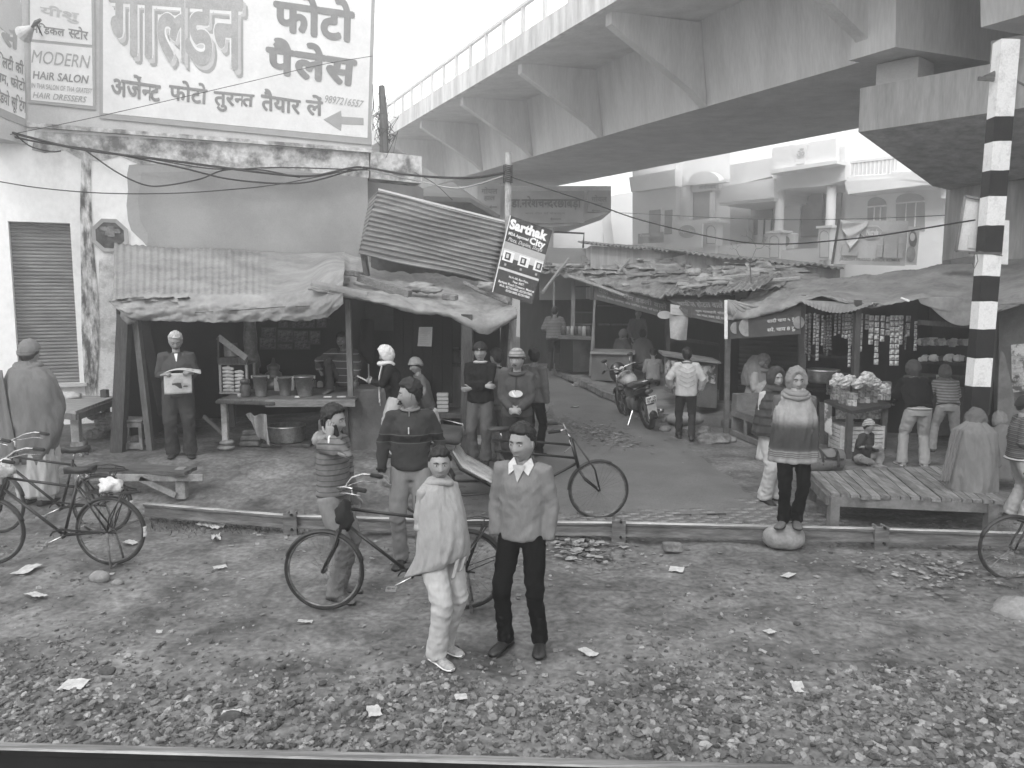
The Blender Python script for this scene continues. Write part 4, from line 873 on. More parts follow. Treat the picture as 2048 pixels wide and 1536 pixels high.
# pictures and calendars on the back panel
picm = M('picture', .26, .05, sc_=14, lo=.4, hi=.6, det=8); picf = M('picture_frame', .12, .07)
def onback(x, y, off=.4): return Wl(x, y, off)
PIC = [(524, 655, 552, 676), (558, 640, 576, 655), (580, 638, 630, 656), (634, 636, 652, 655), (556, 660, 586, 684), (588, 662, 616, 684), (620, 662, 640, 688), (520, 676, 552, 698), (556, 688, 584, 698), (590, 682, 620, 698)]
for i, (x0_, y0_, x1_, y1_) in enumerate(PIC):
    t = thing('wall_picture', '%s framed print on the dark stall wall' % ['upper left', 'small top second', 'widest top', 'top right', 'centre left', 'centre', 'narrow right hand', 'lower left', 'low thin', 'lower right'][i], 'picture', onback((x0_+x1_)/2, y1_), group='prints on the tea stall wall')
    MB().slab([onback(x, y) for x, y in ((x0_-1, y0_-1), (x1_+1, y0_-1), (x1_+1, y1_+1), (x0_-1, y1_+1))], WN*-.02).build('frame', picf, t); MB().slab([onback(x, y, .41) for x, y in ((x0_+1, y0_+1), (x1_-1, y0_+1), (x1_-1, y1_-1), (x0_+1, y1_-1))], WN*-.006).build('print', picm, t)
# seat platform for keeper + plank door with notice
pd = thing('plank_door', 'dark plank door panel with a pinned white notice', 'door', P(846, 800, 12.3))
for i in range(6): MB().slab([P(787+i*19.7, 600, 12.3), P(806+i*19.7, 602, 12.3), P(806+i*19.7, 806, 12.3), P(787+i*19.7, 806, 12.3)], (0, .03+.004*(i % 2), 0)).build('plank', dark, pd)
nb = thing('paper_notice', 'white printed paper notice pinned to the dark plank door', 'notice', P(850, 693, 12.27))
MB().slab([P(838, 654, 12.27), P(865, 654, 12.27), P(863, 693, 12.27), P(835, 692, 12.27)], (0, .006, 0)).build('sheet', M('notice_paper', .5, .42, sc_=6), nb)
for k in range(8): m = MB(); letter(m, ['आवश्यक सूचना', 'सभी ग्राहकों से', 'निवेदन है', 'उधार मांगकर', 'शर्मिन्दा न करें', 'नकद', 'दुकान', 'धन्यवाद'][k].replace('्', '~'), [P(840, 657+k*4.2, 12.25), P(854+(k % 3)*3, 657+k*4.2, 12.25), P(854+(k % 3)*3, 659.6+k*4.2, 12.25), P(840, 659.6+k*4.2, 12.25)], 0, 0, .002); m.build('printed_line', signg, nb)
one(MB().slab([P(728, 600, 12.9), P(790, 600, 12.9), P(788, 662, 12.9), P(735, 660, 12.9)], (0, .02, 0)), 'hanging_sheet', 'grey sheet hanging behind the counter post', 'cloth', M('hangs', .09, .06))
# masonry block
mb_ = MB(); q = P(742, 900, 11.75); mb_.cbox((q.x, 12.0, .82), (.62, .7, .95), b=.03); one(mb_, 'masonry_block', 'stained cement plinth between counter and scarf man', 'plinth', M('cement_block', .13, .05, sc_=2.4, lo=.35, hi=.65, bump=.5, det=12))
q = P(655, 860, 11.4); one(MB().cbox((q.x, 11.5, .65), (.24, .3, .5), b=.02), 'metal_drum', 'grey square tin standing behind the man on the phone', 'tin', M('tin', .13, .08, sc_=4))
q = P(865, 820, 11.9); st = thing('low_platform', 'low dark platform with boxes beside the plank door', 'platform', (q.x, 12, ZL))
MB().cbox((q.x+.15, 12.1, .88), (1.0, .7, .08), b=.01).build('top', wood_d, st); MB().cbox((q.x+.15, 12.3, .62), (.95, .5, .45), b=.02).build('base', dark, st)
for k in range(5): one(MB().cbox((q.x+.15, 11.95, .945+k*.058), (.17, .12, .05), (0, 0, .1*(k % 2)), b=.005), 'cigarette_carton', ['lowest', 'second lowest', 'middle', 'second highest', 'topmost'][k]+' small carton of the stack on the low platform', 'box', signg)
m = MB(); q = P(918, 745, 12.9); ct = thing('side_counter', 'pale wooden side counter with jars at the right end of the tea stall', 'counter', (q.x+.1, 13, ZL))
MB().cbox((q.x+.12, 13.0, .98), (.55, .5, 1.12), b=.01).build('front_panel', M('panel_pale', .2, .13, stretch=(5, 5, .6)), ct); MB().cbox((q.x+.12, 12.98, 1.56), (.62, .6, .05), b=.01).build('top', wood_m, ct)
for x, r, lb, mt in ((909, .09, 'dark glass jar on the side counter', dk), (926, .06, 'middle jar with pale lid on the side counter', stA), (940, .065, 'clear jar with pale sweets on the side counter', stC)):
    qq = P(x, 700, 12.9); m = MB(); lathe(m, (qq.x, 12.9, 1.585), [(r, 0), (r*1.02, .02), (r, .17), (r*.8, .2), (r*.85, .2), (r*.85, .23), (0.01, .235)]); one(m, 'glass_jar', lb, 'jar', mt, smooth=True)
one(MB().cbox(P(932, 880, 12.2), (.5, .35, .1), b=.02), 'newspaper_pile', 'low pile of newspapers on the ground behind the thick post', 'newspapers', signl)
# stool, left table, bench
q = P(271, 905, 11.7); sl = thing('stool', 'box shaped wooden stool with a brick inside it', 'stool', (q.x, 11.7, ZL))
for sx in (-1, 1):
    for sy in (-1, 1): MB().cbox((q.x+sx*.155, 11.7+sy*.13, ZL+.22), (.05, .045, .42), b=.005).build('leg', M('stool_wood', .19, .1, sc_=6), sl)
MB().cbox((q.x, 11.7, ZL+.44), (.4, .34, .04), b=.008).build('seat', MATS['stool_wood'], sl)
for z in (.07, .39):
    for sy in (-1, 1): MB().cbox((q.x, 11.7+sy*.14, ZL+z), (.27, .03, .09), b=.004).build('rail', MATS['stool_wood'], sl)
loose('pale brick lying inside the box stool', 'brick', 'brick', (q.x+.02, 11.7, ZL+.16), (.22, .1, .08), (0, 0, 1.0), brickm)
lt = thing('wooden_table', 'old wooden table propped on bricks beside the shawled man at the left', 'table', P(160, 905, 11.4)); z_ = P(150, 818, 11.3).z
c4 = [PZ(60, 812, z_), PZ(152, 822, z_), PZ(230, 793, z_), PZ(90, 788, z_)]
m = MB(); m.slab(c4, (0, 0, -.05)); m.build('top', M('table_top', .3, .17, sc_=3, stretch=(1, 6, 1)), lt); m = MB(); m.bar(c4[1]+V((0, .02, -.09)), c4[2]+V((0, 0, -.09)), .04, .09); m.bar(c4[0]+V((0, .02, -.09)), c4[1]+V((0, .02, -.09)), .04, .09); m.build('apron', wood_m, lt)
q = P(153, 860, 11.4); MB().cbox((q.x, q.y, .74), (.12, .1, .42), b=.008).build('leg', M('leg2', .3, .18, sc_=5), lt); q2 = P(212, 830, 12.6); MB().cbox((q2.x, 12.6, .8), (.1, .1, .75), b=.008).build('leg', wood_d, lt)
loose('upper brick under the old wooden table leg', 'brick', 'brick', (q.x+.02, q.y, .515), (.2, .14, .1), (0, 0, .1), brickm, .02); loose('lower brick under the old wooden table leg', 'brick', 'brick', (q.x+.03, q.y, .43), (.27, .16, .1), (0, 0, 0), brickm, .02)
for x, y, s, lb in ((118, 784, .13, 'left white cloth bundle on the old wooden table'), (140, 786, .15, 'right white cloth bundle on the old wooden table')):
    q = PZ(x, y+6, z_+.04); one(MB().ball(q, (s*1.2, s*.6, s*.45), 16, 10, fn=lambda p: p*(1+.4*nz((p.x+x, p.y, p.z), 2.5))), 'cloth_bundle', lb, 'cloth', paper, smooth=True)
for k in range(14):
    random.seed(k+50); q = P(random.uniform(185, 232), random.uniform(850, 905), 12.4); one(MB().ball((q.x, q.y, ZL+random.uniform(.05, .4)), (.14, .1, .07), 9, 6, fn=lambda p: p*(1+.3*nz((p.x+k, p.y, p.z), 1.7))), 'rubble', 'broken masonry lump heaped under the back of the old wooden table', 'rubble', stB, group='rubble heap behind the old wooden table')
be = thing('bench', 'low wooden bench standing behind the parked bicycles', 'bench', P(300, 1005, 9.9)); z_ = P(300, 938, 9.9).z
a = P(170, 942, 9.95); b = P(376, 942, 9.7)
for i in range(2): MB().bar(V((a.x, a.y+i*.17, z_)), V((b.x, b.y+i*.17, z_)), .16, .045).build('plank', M('bench_wood', .11, .05, sc_=3, stretch=(1, 6, 6)), be)
q = P(362, 1000, 9.75)
for dx in (0, -1.25): MB().cbox((q.x+dx, 9.8, (z_+.1)/2+.04), (.12, .12, z_-.1), b=.01).build('leg', M('bench_leg', .27, .16, sc_=5), be)
MB().cbox((q.x-.4, 9.72, z_-.07), (1.4, .03, .09), b=.006).build('apron', MATS['bench_leg'], be); MB().bar((q.x-.05, 9.72, .2), (q.x-.48, 9.72, z_-.08), .03, .07).build('brace', MATS['bench_leg'], be)
# ------------------------------------------------------------------ corrugated sheet and property board
cs = thing('corrugated_sheet', 'large sloping corrugated iron sheet fixed above the tea stall', 'sheet', P(850, 520, 12.7)); tlq, trq, brq, blq = P(757, 381, 13.2), P(1016, 447, 12.8), P(984, 566, 12.5), P(718, 508, 12.9)
def csf(u, v): p = tlq.lerp(trq, u).lerp(blq.lerp(brq, u), v); return p+V((0, -.028*sin(v*2*pi*13.5)+.02*nz((u*3, v*2, 0)), .03*nz((u*2, v*3, 3))))
corr = M('corrugated_iron', .27, .16, sc_=1.4, stretch=(.4, 1, 3), bump=.15, rough=.55, metal=.3, fine=.1); MB().sheet(csf, 20, 190, (0, .003, 0)).build('sheet', corr, cs, smooth=True)
l0, l1 = P(738, 400, 13.9), P(716, 509, 13.3)
def csl(u, v): p = l0.lerp(tlq, u).lerp(l1.lerp(blq, u), v); return p+V((0, -.028*sin(v*2*pi*13.5)+.02*nz((0, v*2, 0)), 0))
MB().sheet(csl, 4, 190, (0, .003, 0)).build('folded_end', corr, cs, smooth=True); MB().bar(tlq+V((0, 0, .02)), trq+V((0, 0, .02)), .03, .03).build('top_batten', signl, cs)
MB().bar(P(727, 505, 13.3), P(735, 560, 13.4), .08, .08).build('support_post', wood_m, cs)
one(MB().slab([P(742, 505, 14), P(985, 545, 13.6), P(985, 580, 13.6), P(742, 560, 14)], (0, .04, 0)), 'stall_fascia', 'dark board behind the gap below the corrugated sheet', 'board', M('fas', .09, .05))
pbq = [P(1021, 431, 12.0), P(1105, 461, 12.0), P(1064, 608, 11.9), P(985, 584, 11.9)]
def BQ(u, v, o=0): return pbq[0].lerp(pbq[1], u).lerp(pbq[3].lerp(pbq[2], u), v)+V((0, -o, 0))
pb2 = thing('property_board', 'dark leaning property advertisement board with bold white lettering', 'sign', BQ(.5, 1)); MB().slab([BQ(0, 0), BQ(1, 0), BQ(1, 1), BQ(0, 1)], (0, .025, 0)).build('panel', M('board_dark', .045, .03, sc_=3, rough=.5), pb2)
MB().bar(BQ(0, 0, .01), BQ(0, 1, .01), .012, .012).build('edge_strip', white, pb2)
MB().slab([BQ(0, .33, .004), BQ(1, .33, .004), BQ(1, .42, .004), BQ(0, .42, .004)], (0, .003, 0)).build('sky_band', signg, pb2); MB().slab([BQ(0, .42, .004), BQ(1, .42, .004), BQ(1, .52, .004), BQ(0, .52, .004)], (0, .003, 0)).build('sky_band', signl, pb2)
MB().slab([BQ(0, .66, .005), BQ(1, .66, .005), BQ(1, .69, .005), BQ(0, .69, .005)], (0, .003, 0)).build('verge', signl, pb2)
for u0 in (.04, .42, .8):
    MB().slab([BQ(u0, .44, .008), BQ(min(1, u0+.26), .44, .008), BQ(min(1, u0+.26), .57, .008), BQ(u0, .57, .008)], (0, .003, 0)).build('printed_house', white, pb2); MB().slab([BQ(u0+.05, .46, .012), BQ(min(.99, u0+.18), .46, .012), BQ(min(.99, u0+.18), .55, .012), BQ(u0+.05, .55, .012)], (0, .003, 0)).build('printed_window', M('pw', .07, .04), pb2)
    MB().slab([BQ(u0+.08, .475, .016), BQ(min(.98, u0+.14), .475, .016), BQ(min(.98, u0+.14), .53, .016), BQ(u0+.08, .53, .016)], (0, .003, 0)).build('printed_pane', signl, pb2); MB().slab([BQ(u0+.08, .6, .008), BQ(u0+.13, .6, .008), BQ(u0+.13, .63, .008), BQ(u0+.08, .63, .008)], (0, .003, 0)).build('printed_door', signg, pb2)
for s, u0, v0, u1, v1, bo, sl_, mt in (('Sarthak', .03, .03, .93, .165, .055, 0, white), ('City', .56, .17, .93, .29, .045, 0, white), ('MDA Approved', .05, .20, .53, .25, .03, 0, white), ('Plots, Duplex, Shops', .07, .265, .9, .33, .015, .35, signl), ('N.H.-58, Bye Pass,', .3, .735, .78, .77, .02, 0, white), ('Near MIET,', .42, .78, .7, .815, .02, 0, white), ('Baghpat Road Crossing, Meerut', .08, .825, .97, .865, .02, 0, white), ('Mob.: 8273016000, 8273017000,', .13, .87, .95, .905, .02, 0, white), ('8273018000, 8273019000', .3, .915, .9, .95, .02, 0, white)):
    m = MB(); letter(m, s, [BQ(u0, v0, .004), BQ(u1, v0, .004), BQ(u1, v1, .004), BQ(u0, v1, .004)], bo, sl_, .006); m.build('lettering', mt, pb2)

random.seed(91)
for i, (x, z_, r, h_) in enumerate(((520, 0, .06, .22), (535, 0, .05, .16), (585, 0, .07, .12), (600, 0, .05, .2), (625, 0, .06, .14), (640, 0, .05, .1))):
    m = MB(); q = ctop(x, 12.9); lathe(m, q, [(r, 0), (r*1.05, .02), (r, h_*.8), (r*.6, h_*.9), (r*.65, h_)]); one(m, 'jar', 'dim container %s from the left at the back of the tea stall counter' % ['first', 'second', 'third', 'fourth', 'fifth', 'sixth'][i], 'jar', [dk, MATS['tins'], signg][i % 3], 'containers at the back of the counter', smooth=True)
sh_ = thing('wall_shelf', 'narrow wall shelf of tins above the framed prints in the tea stall', 'shelf', onback(575, 634)); MB().slab([onback(500, 632, .38), onback(655, 634, .38), onback(655, 637, .38), onback(500, 635, .38)], WN*.25).build('board', wood_m, sh_)
m = MB(); m.tube([P(735, 640, 12.6), P(733, 700, 12.5), P(742, 725, 12.4)], [.10, .13, .05], 10); one(m, 'hanging_coat', 'dark coat hanging behind the stall keeper', 'coat', dark, smooth=True)
# ================================================================== RIGHT HAND ROW OF STALLS
def H2(Y): return .06*max(0, min(Y, 26)-16)
pl = thing('raised_platform', 'raised brick and mud platform with a kerb along the far stalls', 'platform', G(1250, 800))
E1 = [(1120, 742, 22.5), (1190, 792, 18.2), (1260, 822, 17.0), (1330, 850, 16.0)]
top = [PZ(1118, 742, .55), PZ(1165, 760, .48), PZ(1210, 784, .36), PZ(1262, 804, .27), PZ(1335, 830, .2)]
bk_ = [V((6.5, 15, .28)), V((7.5, 24, .6)), V((2, 24, .62))]
m = MB(); m.slab(top+bk_, (0, 0, -.6)); m.build('slab', M('platform_mud', .2, .1, sc_=2, bump=.7, det=12), pl)
random.seed(31)
for a, b in zip(top, top[1:]):
    n_ = max(1, int((b-a).length/.42))
    for k in range(n_): p0_, p1_ = a.lerp(b, (k+.03)/n_), a.lerp(b, (k+.97)/n_); MB().bar(p0_-V((0, 0, .05)), p1_-V((0, 0, .05)), .16+random.uniform(-.03, .05), .13, jit=.015).build('kerb_stone', brickm, pl)
for (x, y, s, lb) in ((1165, 772, .18, 'heap of rags and rubble at the near corner of the far platform'), (1128, 760, .2, 'rubble lump beside the man in the quilted jacket'), (1262, 838, .12, 'small rubble by the motorcycle front wheel'), (1345, 845, .2, 'loose block on the platform edge behind the walking man'), (1395, 862, .2, 'flat slab step beside the poster counter'), (1430, 880, .22, 'broken paving slab left of the tea stall post')):
    q = PZ(x, y, .3 if x < 1250 else .04); one(MB().ball(q, (s*1.5, s, s*.6), 12, 8, fn=lambda p: p*(1+.4*nz((p.x+x, p.y, p.z), 1.8))), 'rubble', lb, 'rubble', brickm)
m = MB(); random.seed(41)
def Yg(px, py, z): return PZ(px, py, z)
# far row: backdrop walls
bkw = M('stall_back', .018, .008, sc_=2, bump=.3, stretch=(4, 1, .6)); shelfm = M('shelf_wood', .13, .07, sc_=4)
fs = thing('far_stall', 'dark open stall with tall shelves at the far end of the row', 'stall', P(1110, 740, 23))
def vq(par, nm, pts_, th, mt, sm=False): return MB().slab([P(*p) for p in pts_], th).build(nm, mt, par, smooth=sm)
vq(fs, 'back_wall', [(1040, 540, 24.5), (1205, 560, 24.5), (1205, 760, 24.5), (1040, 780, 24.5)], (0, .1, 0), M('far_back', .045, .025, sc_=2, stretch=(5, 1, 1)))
for x0_, x1_, Y in ((1107, 1110, 22.3), (1143, 1151, 22.4), (1187, 1191, 22.4)): vq(fs, 'post', [(x0_, 560, Y), (x1_, 560, Y), (x1_-2, 750, Y), (x0_-3, 750, Y)], (0, .08, 0), M('post_pale', .24, .15, stretch=(5, 5, 1)))
for y in (572, 598, 624, 648): vq(fs, 'shelf', [(1150, y, 22.8), (1188, y, 22.8), (1188, y+2.5, 22.8), (1150, y+2.5, 22.8)], (0, .4, 0), shelfm)
cn = thing('stall_counter', 'dark box counter behind the man in the quilted jacket', 'counter', P(1155, 745, 21.4)); vq(cn, 'front', [(1122, 678, 21.5), (1146, 680, 21.2), (1146, 744, 21.2), (1122, 738, 21.5)], (0, .5, 0), bkw); vq(cn, 'side', [(1146, 680, 21.2), (1184, 680, 21.6), (1184, 742, 21.6), (1146, 744, 21.2)], (0, .5, 0), M('cnt_side', .1, .06)); vq(cn, 'top', [(1118, 672, 21.1), (1186, 674, 21.1), (1186, 680, 21.1), (1118, 678, 21.1)], (0, .9, 0), shelfm)
random.seed(6)
for i in range(7):
    q = P(1128+i*8, 673, 21.6); m = MB(); r = random.uniform(.05, .09); lathe(m, q, [(r, 0), (r, random.uniform(.12, .25)), (r*.6, .28)]); one(m, 'jar', 'dim jar, %s from the left on the far dark counter' % ['first','second','third','fourth','fifth','sixth','seventh'][i], 'jar', [dk, stA, signg][i % 3], group='jars on the far counter', smooth=True)
# chow stall with a long painted sign
c2 = thing('noodle_stall', 'open food stall with a low cement counter and a long painted fascia', 'stall', P(1260, 750, 21))
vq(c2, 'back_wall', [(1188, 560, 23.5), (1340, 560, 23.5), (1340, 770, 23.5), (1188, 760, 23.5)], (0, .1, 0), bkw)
for x in range(1196, 1250, 26): vq(c2, 'shelf', [(x, 610+x % 5, 23.2), (x+24, 610, 23.2), (x+24, 613, 23.2), (x, 613, 23.2)], (0, .25, 0), shelfm); vq(c2, 'shelf', [(x, 648, 23.2), (x+24, 648, 23.2), (x+24, 651, 23.2), (x, 651, 23.2)], (0, .25, 0), shelfm)
vq(c2, 'post', [(1188, 600, 20.9), (1192, 600, 20.9), (1182, 752, 20.9), (1178, 752, 20.9)], (0, .06, 0), MATS['post_pale']); vq(c2, 'post', [(1332, 585, 18.4), (1340, 585, 18.4), (1340, 760, 18.4), (1334, 760, 18.4)], (0, .12, 0), M('pd', .05, .03))
cc2 = thing('cement_counter', 'low cement counter in front of the seated shawled diners', 'counter', P(1235, 760, 20.5))
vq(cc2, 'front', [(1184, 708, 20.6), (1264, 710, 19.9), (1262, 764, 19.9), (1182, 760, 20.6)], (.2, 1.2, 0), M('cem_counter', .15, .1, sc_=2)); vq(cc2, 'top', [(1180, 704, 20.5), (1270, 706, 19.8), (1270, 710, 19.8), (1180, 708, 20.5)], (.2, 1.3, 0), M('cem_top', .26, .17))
def signboard(par_label, quad, mt, texts, name='shop_sign', th=.04):
    q = [P(*p) for p in quad]; t = thing(name, par_label, 'sign', (q[2]+q[3])/2); MB().slab(q, (0, th, 0)).build('panel', mt, t)
    for s, u0, v0, u1, v1, bo, mt2 in texts:
        f = lambda u, v: q[0].lerp(q[1], u).lerp(q[3].lerp(q[2], u), v); m = MB(); letter(m, s, [f(u0, v0), f(u1, v0), f(u1, v1), f(u0, v1)], bo, 0, .012); m.build('lettering', mt2, t)
    return t, q
sgn1 = M('sign_board_dark', .10, .06, sc_=3); sgl1 = M('sign_letter_mid', .3, .22, sc_=8); 
t, q = signboard('long dark painted fascia board of the noodle stall', [(1190, 568, 20.6), (1340, 604, 18.0), (1340, 638, 18.0), (1188, 598, 20.6)], sgn1, [('पाल चाऊमीन इडली वाले', .06, .12, .97, .52, .03, sgl1), ('चाऊमीन सेन~टर, समोसा, ब~रेड पकौड़ा, चाय, मिलते हैं', .04, .62, .9, .8, .0, signl)])
m = MB(); c_ = P(1329, 628, 17.95); m.loft([[c_+V((.16*cos(a_), -.02*o, .09*sin(a_)-.02)) for a_ in [k*pi/10 for k in range(20)]] for o in (0, 1)]); m.build('painted_plate', signl, t)
# hotel stall with posters
c3 = thing('eating_house', 'dark eating stall with a hanging pale sheet and postered counter', 'stall', P(1400, 800, 16.8))
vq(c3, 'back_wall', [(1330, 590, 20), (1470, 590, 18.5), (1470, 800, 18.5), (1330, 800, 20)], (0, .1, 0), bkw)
vq(c3, 'beam', [(1340, 672, 18.6), (1460, 690, 17.8), (1460, 695, 17.8), (1340, 680, 18.6)], (0, .1, 0), wood_d)
t, q = signboard('grey painted sign with pale lettering above the walking man', [(1336, 598, 16.9), (1456, 597, 15.6), (1456, 650, 15.6), (1380, 634, 16.3)], sgn1, [('कपिल होटल वाले !', .1, .08, .98, .42, .03, sgl1), ('शुद~ध शाकाहारी भोजन', .34, .5, .98, .66, .005, signl), ('दाल, चावल, राजमा, कढ़ी, सब~जी', .3, .7, .98, .86, .005, signl)])
vq(t, 'trim', [(1376, 612, 16.0), (1382, 612, 16.0), (1382, 636, 16.0), (1376, 634, 16.0)], (0, .02, 0), sgn1)
t = thing('hanging_banner', 'pale printed banner hanging beside the grey painted sign', 'banner', P(1358, 680, 16.6)); vq(t, 'sheet', [(1341, 608, 16.6), (1376, 614, 16.6), (1375, 634, 16.6), (1341, 628, 16.6)], (0, .01, 0), signl)
def hb(u, v): p = P(1339, 628, 16.6).lerp(P(1376, 632, 16.6), u).lerp(P(1341, 676, 16.6).lerp(P(1374, 680, 16.6), u), v); return p+V((0, .04*sin(u*5+v*3), -.02*sin(u*pi)*v))
MB().sheet(hb, 10, 12, (0, .004, 0)).build('sheet', M('hb', .42, .3, sc_=3), t)
for k in range(2): m = MB(); letter(m, ['स~पेशल थाली', 'रेट लिस~ट'][k], [P(1344, 614+k*8, 16.55), P(1372, 617+k*8, 16.55), P(1372, 621+k*8, 16.55), P(1344, 618+k*8, 16.55)], .01, 0, .01); m.build('lettering', signg, t)
pc = thing('poster_counter', 'box counter with peeling white posters behind the white quilted jacket', 'counter', P(1385, 800, 16.3))
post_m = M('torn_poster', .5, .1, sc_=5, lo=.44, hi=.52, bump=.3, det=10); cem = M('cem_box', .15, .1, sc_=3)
vq(pc, 'left_box', [(1330, 715, 17.1), (1356, 722, 16.4), (1356, 792, 16.4), (1328, 780, 17.1)], (.1, .6, 0), cem); vq(pc, 'poster', [(1331, 718, 17.05), (1354, 724, 16.38), (1354, 772, 16.38), (1330, 774, 17.05)], (0, -.012, 0), post_m)
vq(pc, 'right_box', [(1394, 730, 16.0), (1436, 728, 16.2), (1433, 816, 16.2), (1396, 814, 16.0)], (.1, .9, 0), cem); vq(pc, 'poster', [(1399, 732, 15.97), (1432, 731, 16.17), (1430, 768, 16.17), (1400, 762, 15.97)], (0, -.012, 0), post_m)
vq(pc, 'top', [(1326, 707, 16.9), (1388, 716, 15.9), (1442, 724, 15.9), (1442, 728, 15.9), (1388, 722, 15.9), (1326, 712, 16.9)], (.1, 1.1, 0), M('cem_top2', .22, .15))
for k, (x, y, w_, h_, Y) in enumerate(((1360, 815, .55, .24, 15.9), (1415, 832, .8, .2, 15.6), (1452, 845, .5, .16, 15.5))): 
    q = PZ(x, y, .1); one(MB().cbox((q.x+.1, q.y+.1, .1), (w_, .6, h_), (0, 0, .3), b=.03), 'cement_step', ['tall cement step left of the walking man', 'long low cement step right of the walking man', 'cement slab at the tea stall post'][k], 'step', cem)
q = PZ(1372, 840, .12); one(MB().ball((q.x, q.y, .15), (.42, .25, .14), 18, 10, fn=lambda p: p*(1+.15*nz(p, 2))), 'sack', 'pale full sack lying beside the walking man', 'sack', M('sack_pale', .27, .17, sc_=8), smooth=True)
# tea stall with sitting reader
c4_ = thing('tea_shop', 'tea shop under a bunched tarpaulin with a dark ribbed shutter behind', 'stall', P(1530, 860, 15))
m = MB(); a, b = P(1452, 868, 15.3), P(1457, 610, 15.3); m.bar(a, b, .09, .09); m.build('post', M('pd2', .14, .08, sc_=6), c4_)
sa, sb = P(1478, 690, 16.6), P(1604, 690, 15.6)
def sf(u, v): p = sa.lerp(sb, u); return V((p.x, p.y-.02*abs(sin(v*pi*26)), 2.6-2.5*v))
MB().grid(sf, 1, 130).build('roller_shutter', M('shutter_dk', .028, .016, rough=.6), c4_)
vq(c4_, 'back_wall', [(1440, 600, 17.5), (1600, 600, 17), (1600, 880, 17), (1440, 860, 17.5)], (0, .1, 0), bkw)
t, q = signboard('dark tea price sign with pale painted lettering under the bunched tarpaulin', [(1457, 628, 15.1), (1602, 612, 14.2), (1602, 668, 14.2), (1458, 678, 15.1)], M('sgn3', .075, .05, sc_=3), [('सादी चाय ५ रू.', .55, .34, .93, .54, .03, signl), ('स~पे. चाय 8 रू.', .55, .66, .93, .88, .03, signl)])
for k, (u, r) in enumerate(((.27, .16), (.97, .1), (.1, .1))):
    f = lambda uu, vv: q[0].lerp(q[1], uu).lerp(q[3].lerp(q[2], uu), vv); c_ = f(u, .58); m = MB(); m.loft([[c_+V((r*cos(a_), -.012*o, r*1.1*sin(a_))) for a_ in [j*pi/9 for j in range(18)]] for o in (0, 1)]); m.build('painted_emblem', sgl1, t)
bx = thing('box_bench', 'box bench with an open dark front below the seated reader', 'bench', P(1500, 880, 14.4))
a, b = PZ(1462, 868, .02), PZ(1548, 905, .02); zt_ = .44
d = (b-a); d.z = 0; nn = V((-d.y, d.x, 0)).normalized(); nn = nn if nn.y > 0 else -nn
bxm = M('box_wood', .17, .1, sc_=3); 
MB().slab([a+V((0, 0, zt_)), b+V((0, 0, zt_)), b+nn*.75+V((0, 0, zt_)), a+nn*.75+V((0, 0, zt_))], (0, 0, .05)).build('top', bxm, bx)
MB().slab([a, a+nn*.75, a+nn*.75+V((0, 0, zt_)), a+V((0, 0, zt_))], d.normalized()*.05).build('end_panel', bxm, bx); MB().slab([a+nn*.7, b+nn*.7, b+nn*.7+V((0, 0, zt_)), a+nn*.7+V((0, 0, zt_))], nn*.03).build('back_panel', dark, bx)
MB().bar(a+V((0, 0, .05)), b+V((0, 0, .05)), .06, .09).build('rail', bxm, bx); MB().bar(a+V((0, 0, .4)), b+V((0, 0, .4)), .04, .07).build('rail', bxm, bx); MB().bar(a.lerp(b, .35)+V((0, 0, .05)), a.lerp(b, .35)+V((0, 0, .4)), .05, .05).build('upright', bxm, bx)
MB().slab([a+V((0, 0, zt_+.05))-nn*.0, a+d*.12+V((0, 0, zt_+.05)), a+d*.12+nn*.7+V((0, 0, zt_+.05)), a+nn*.7+V((0, 0, zt_+.05))], (0, 0, .3)).build('raised_end', bxm, bx)
# ------------------------------------------------------------------ rough patched roof
FE = [(1082, 542, 22.5), (1130, 548, 22), (1180, 560, 21.3), (1240, 576, 19.8), (1300, 590, 18.2), (1342, 584, 17.4), (1400, 582, 16.8), (1470, 580, 16.2), (1560, 570, 16)]
BE = [(1092, 536, 24.5), (1150, 527, 24), (1240, 518, 23.4), (1330, 520, 22.6), (1420, 526, 21.4), (1500, 528, 20), (1560, 538, 19), (1600, 545, 18.5)]
def pl3(L_, u):
    k = u*(len(L_)-1); i = min(int(k), len(L_)-2); f = k-i; a = P(*L_[i]); b = P(*L_[i+1]); return a.lerp(b, f)
rf_ = thing('patched_roof', 'long rough roof of dusty patched sheets over the far stalls', 'roof', P(1300, 640, 19))
def pr_(u, v): p = pl3(FE, u).lerp(pl3(BE, u), v); return p+V((0, .1*nz((u*30, v*3, 0))*(1-v), .08*fb((u*14, v*3, 1), 1.2)+.04*abs(fb((u*50, v*9, 7), 1)) - .04*(1-ss(0, .06, v))*(1+nz((u*40, 0, 0)))))
MB().sheet(pr_, 260, 40, (0, 0, -.03)).build('sheeting', tarp_d, rf_, smooth=False)
random.seed(77); pm = [M('patch_a', .40, .2, sc_=3, bump=.5, det=10), M('patch_b', .26, .13, sc_=3, bump=.5, det=10), M('patch_c', .33, .2, sc_=3, bump=.5, det=10)]
for k in range(60):
    u, v = random.random(), random.uniform(.30, 1); c_ = pr_(u, v); s = random.uniform(.4, 1.1); a_ = random.uniform(-.3, .3)+(1.0 if random.random() < .2 else 0); kk = random.random()*50
    sl = (pr_(u, min(1, v+.1))-pr_(u, v)); sl = V((0, sl.y, max(-.1, min(.5, sl.z)))).normalized()
    def pf(x, y): return c_+V((cos(a_), -.5*sin(a_), 0))*((x-.5)*s*1.5)+sl*((y-.5)*s*.5)+V((0, 0, .03+.035*fb((x*2+kk, y*2, 0), 1.5)+.006*sin(x*40)))
    MB().sheet(pf, 22, 8, (0, 0, -.005)).build('roof_patch', pm[k % 3], rf_, smooth=True)
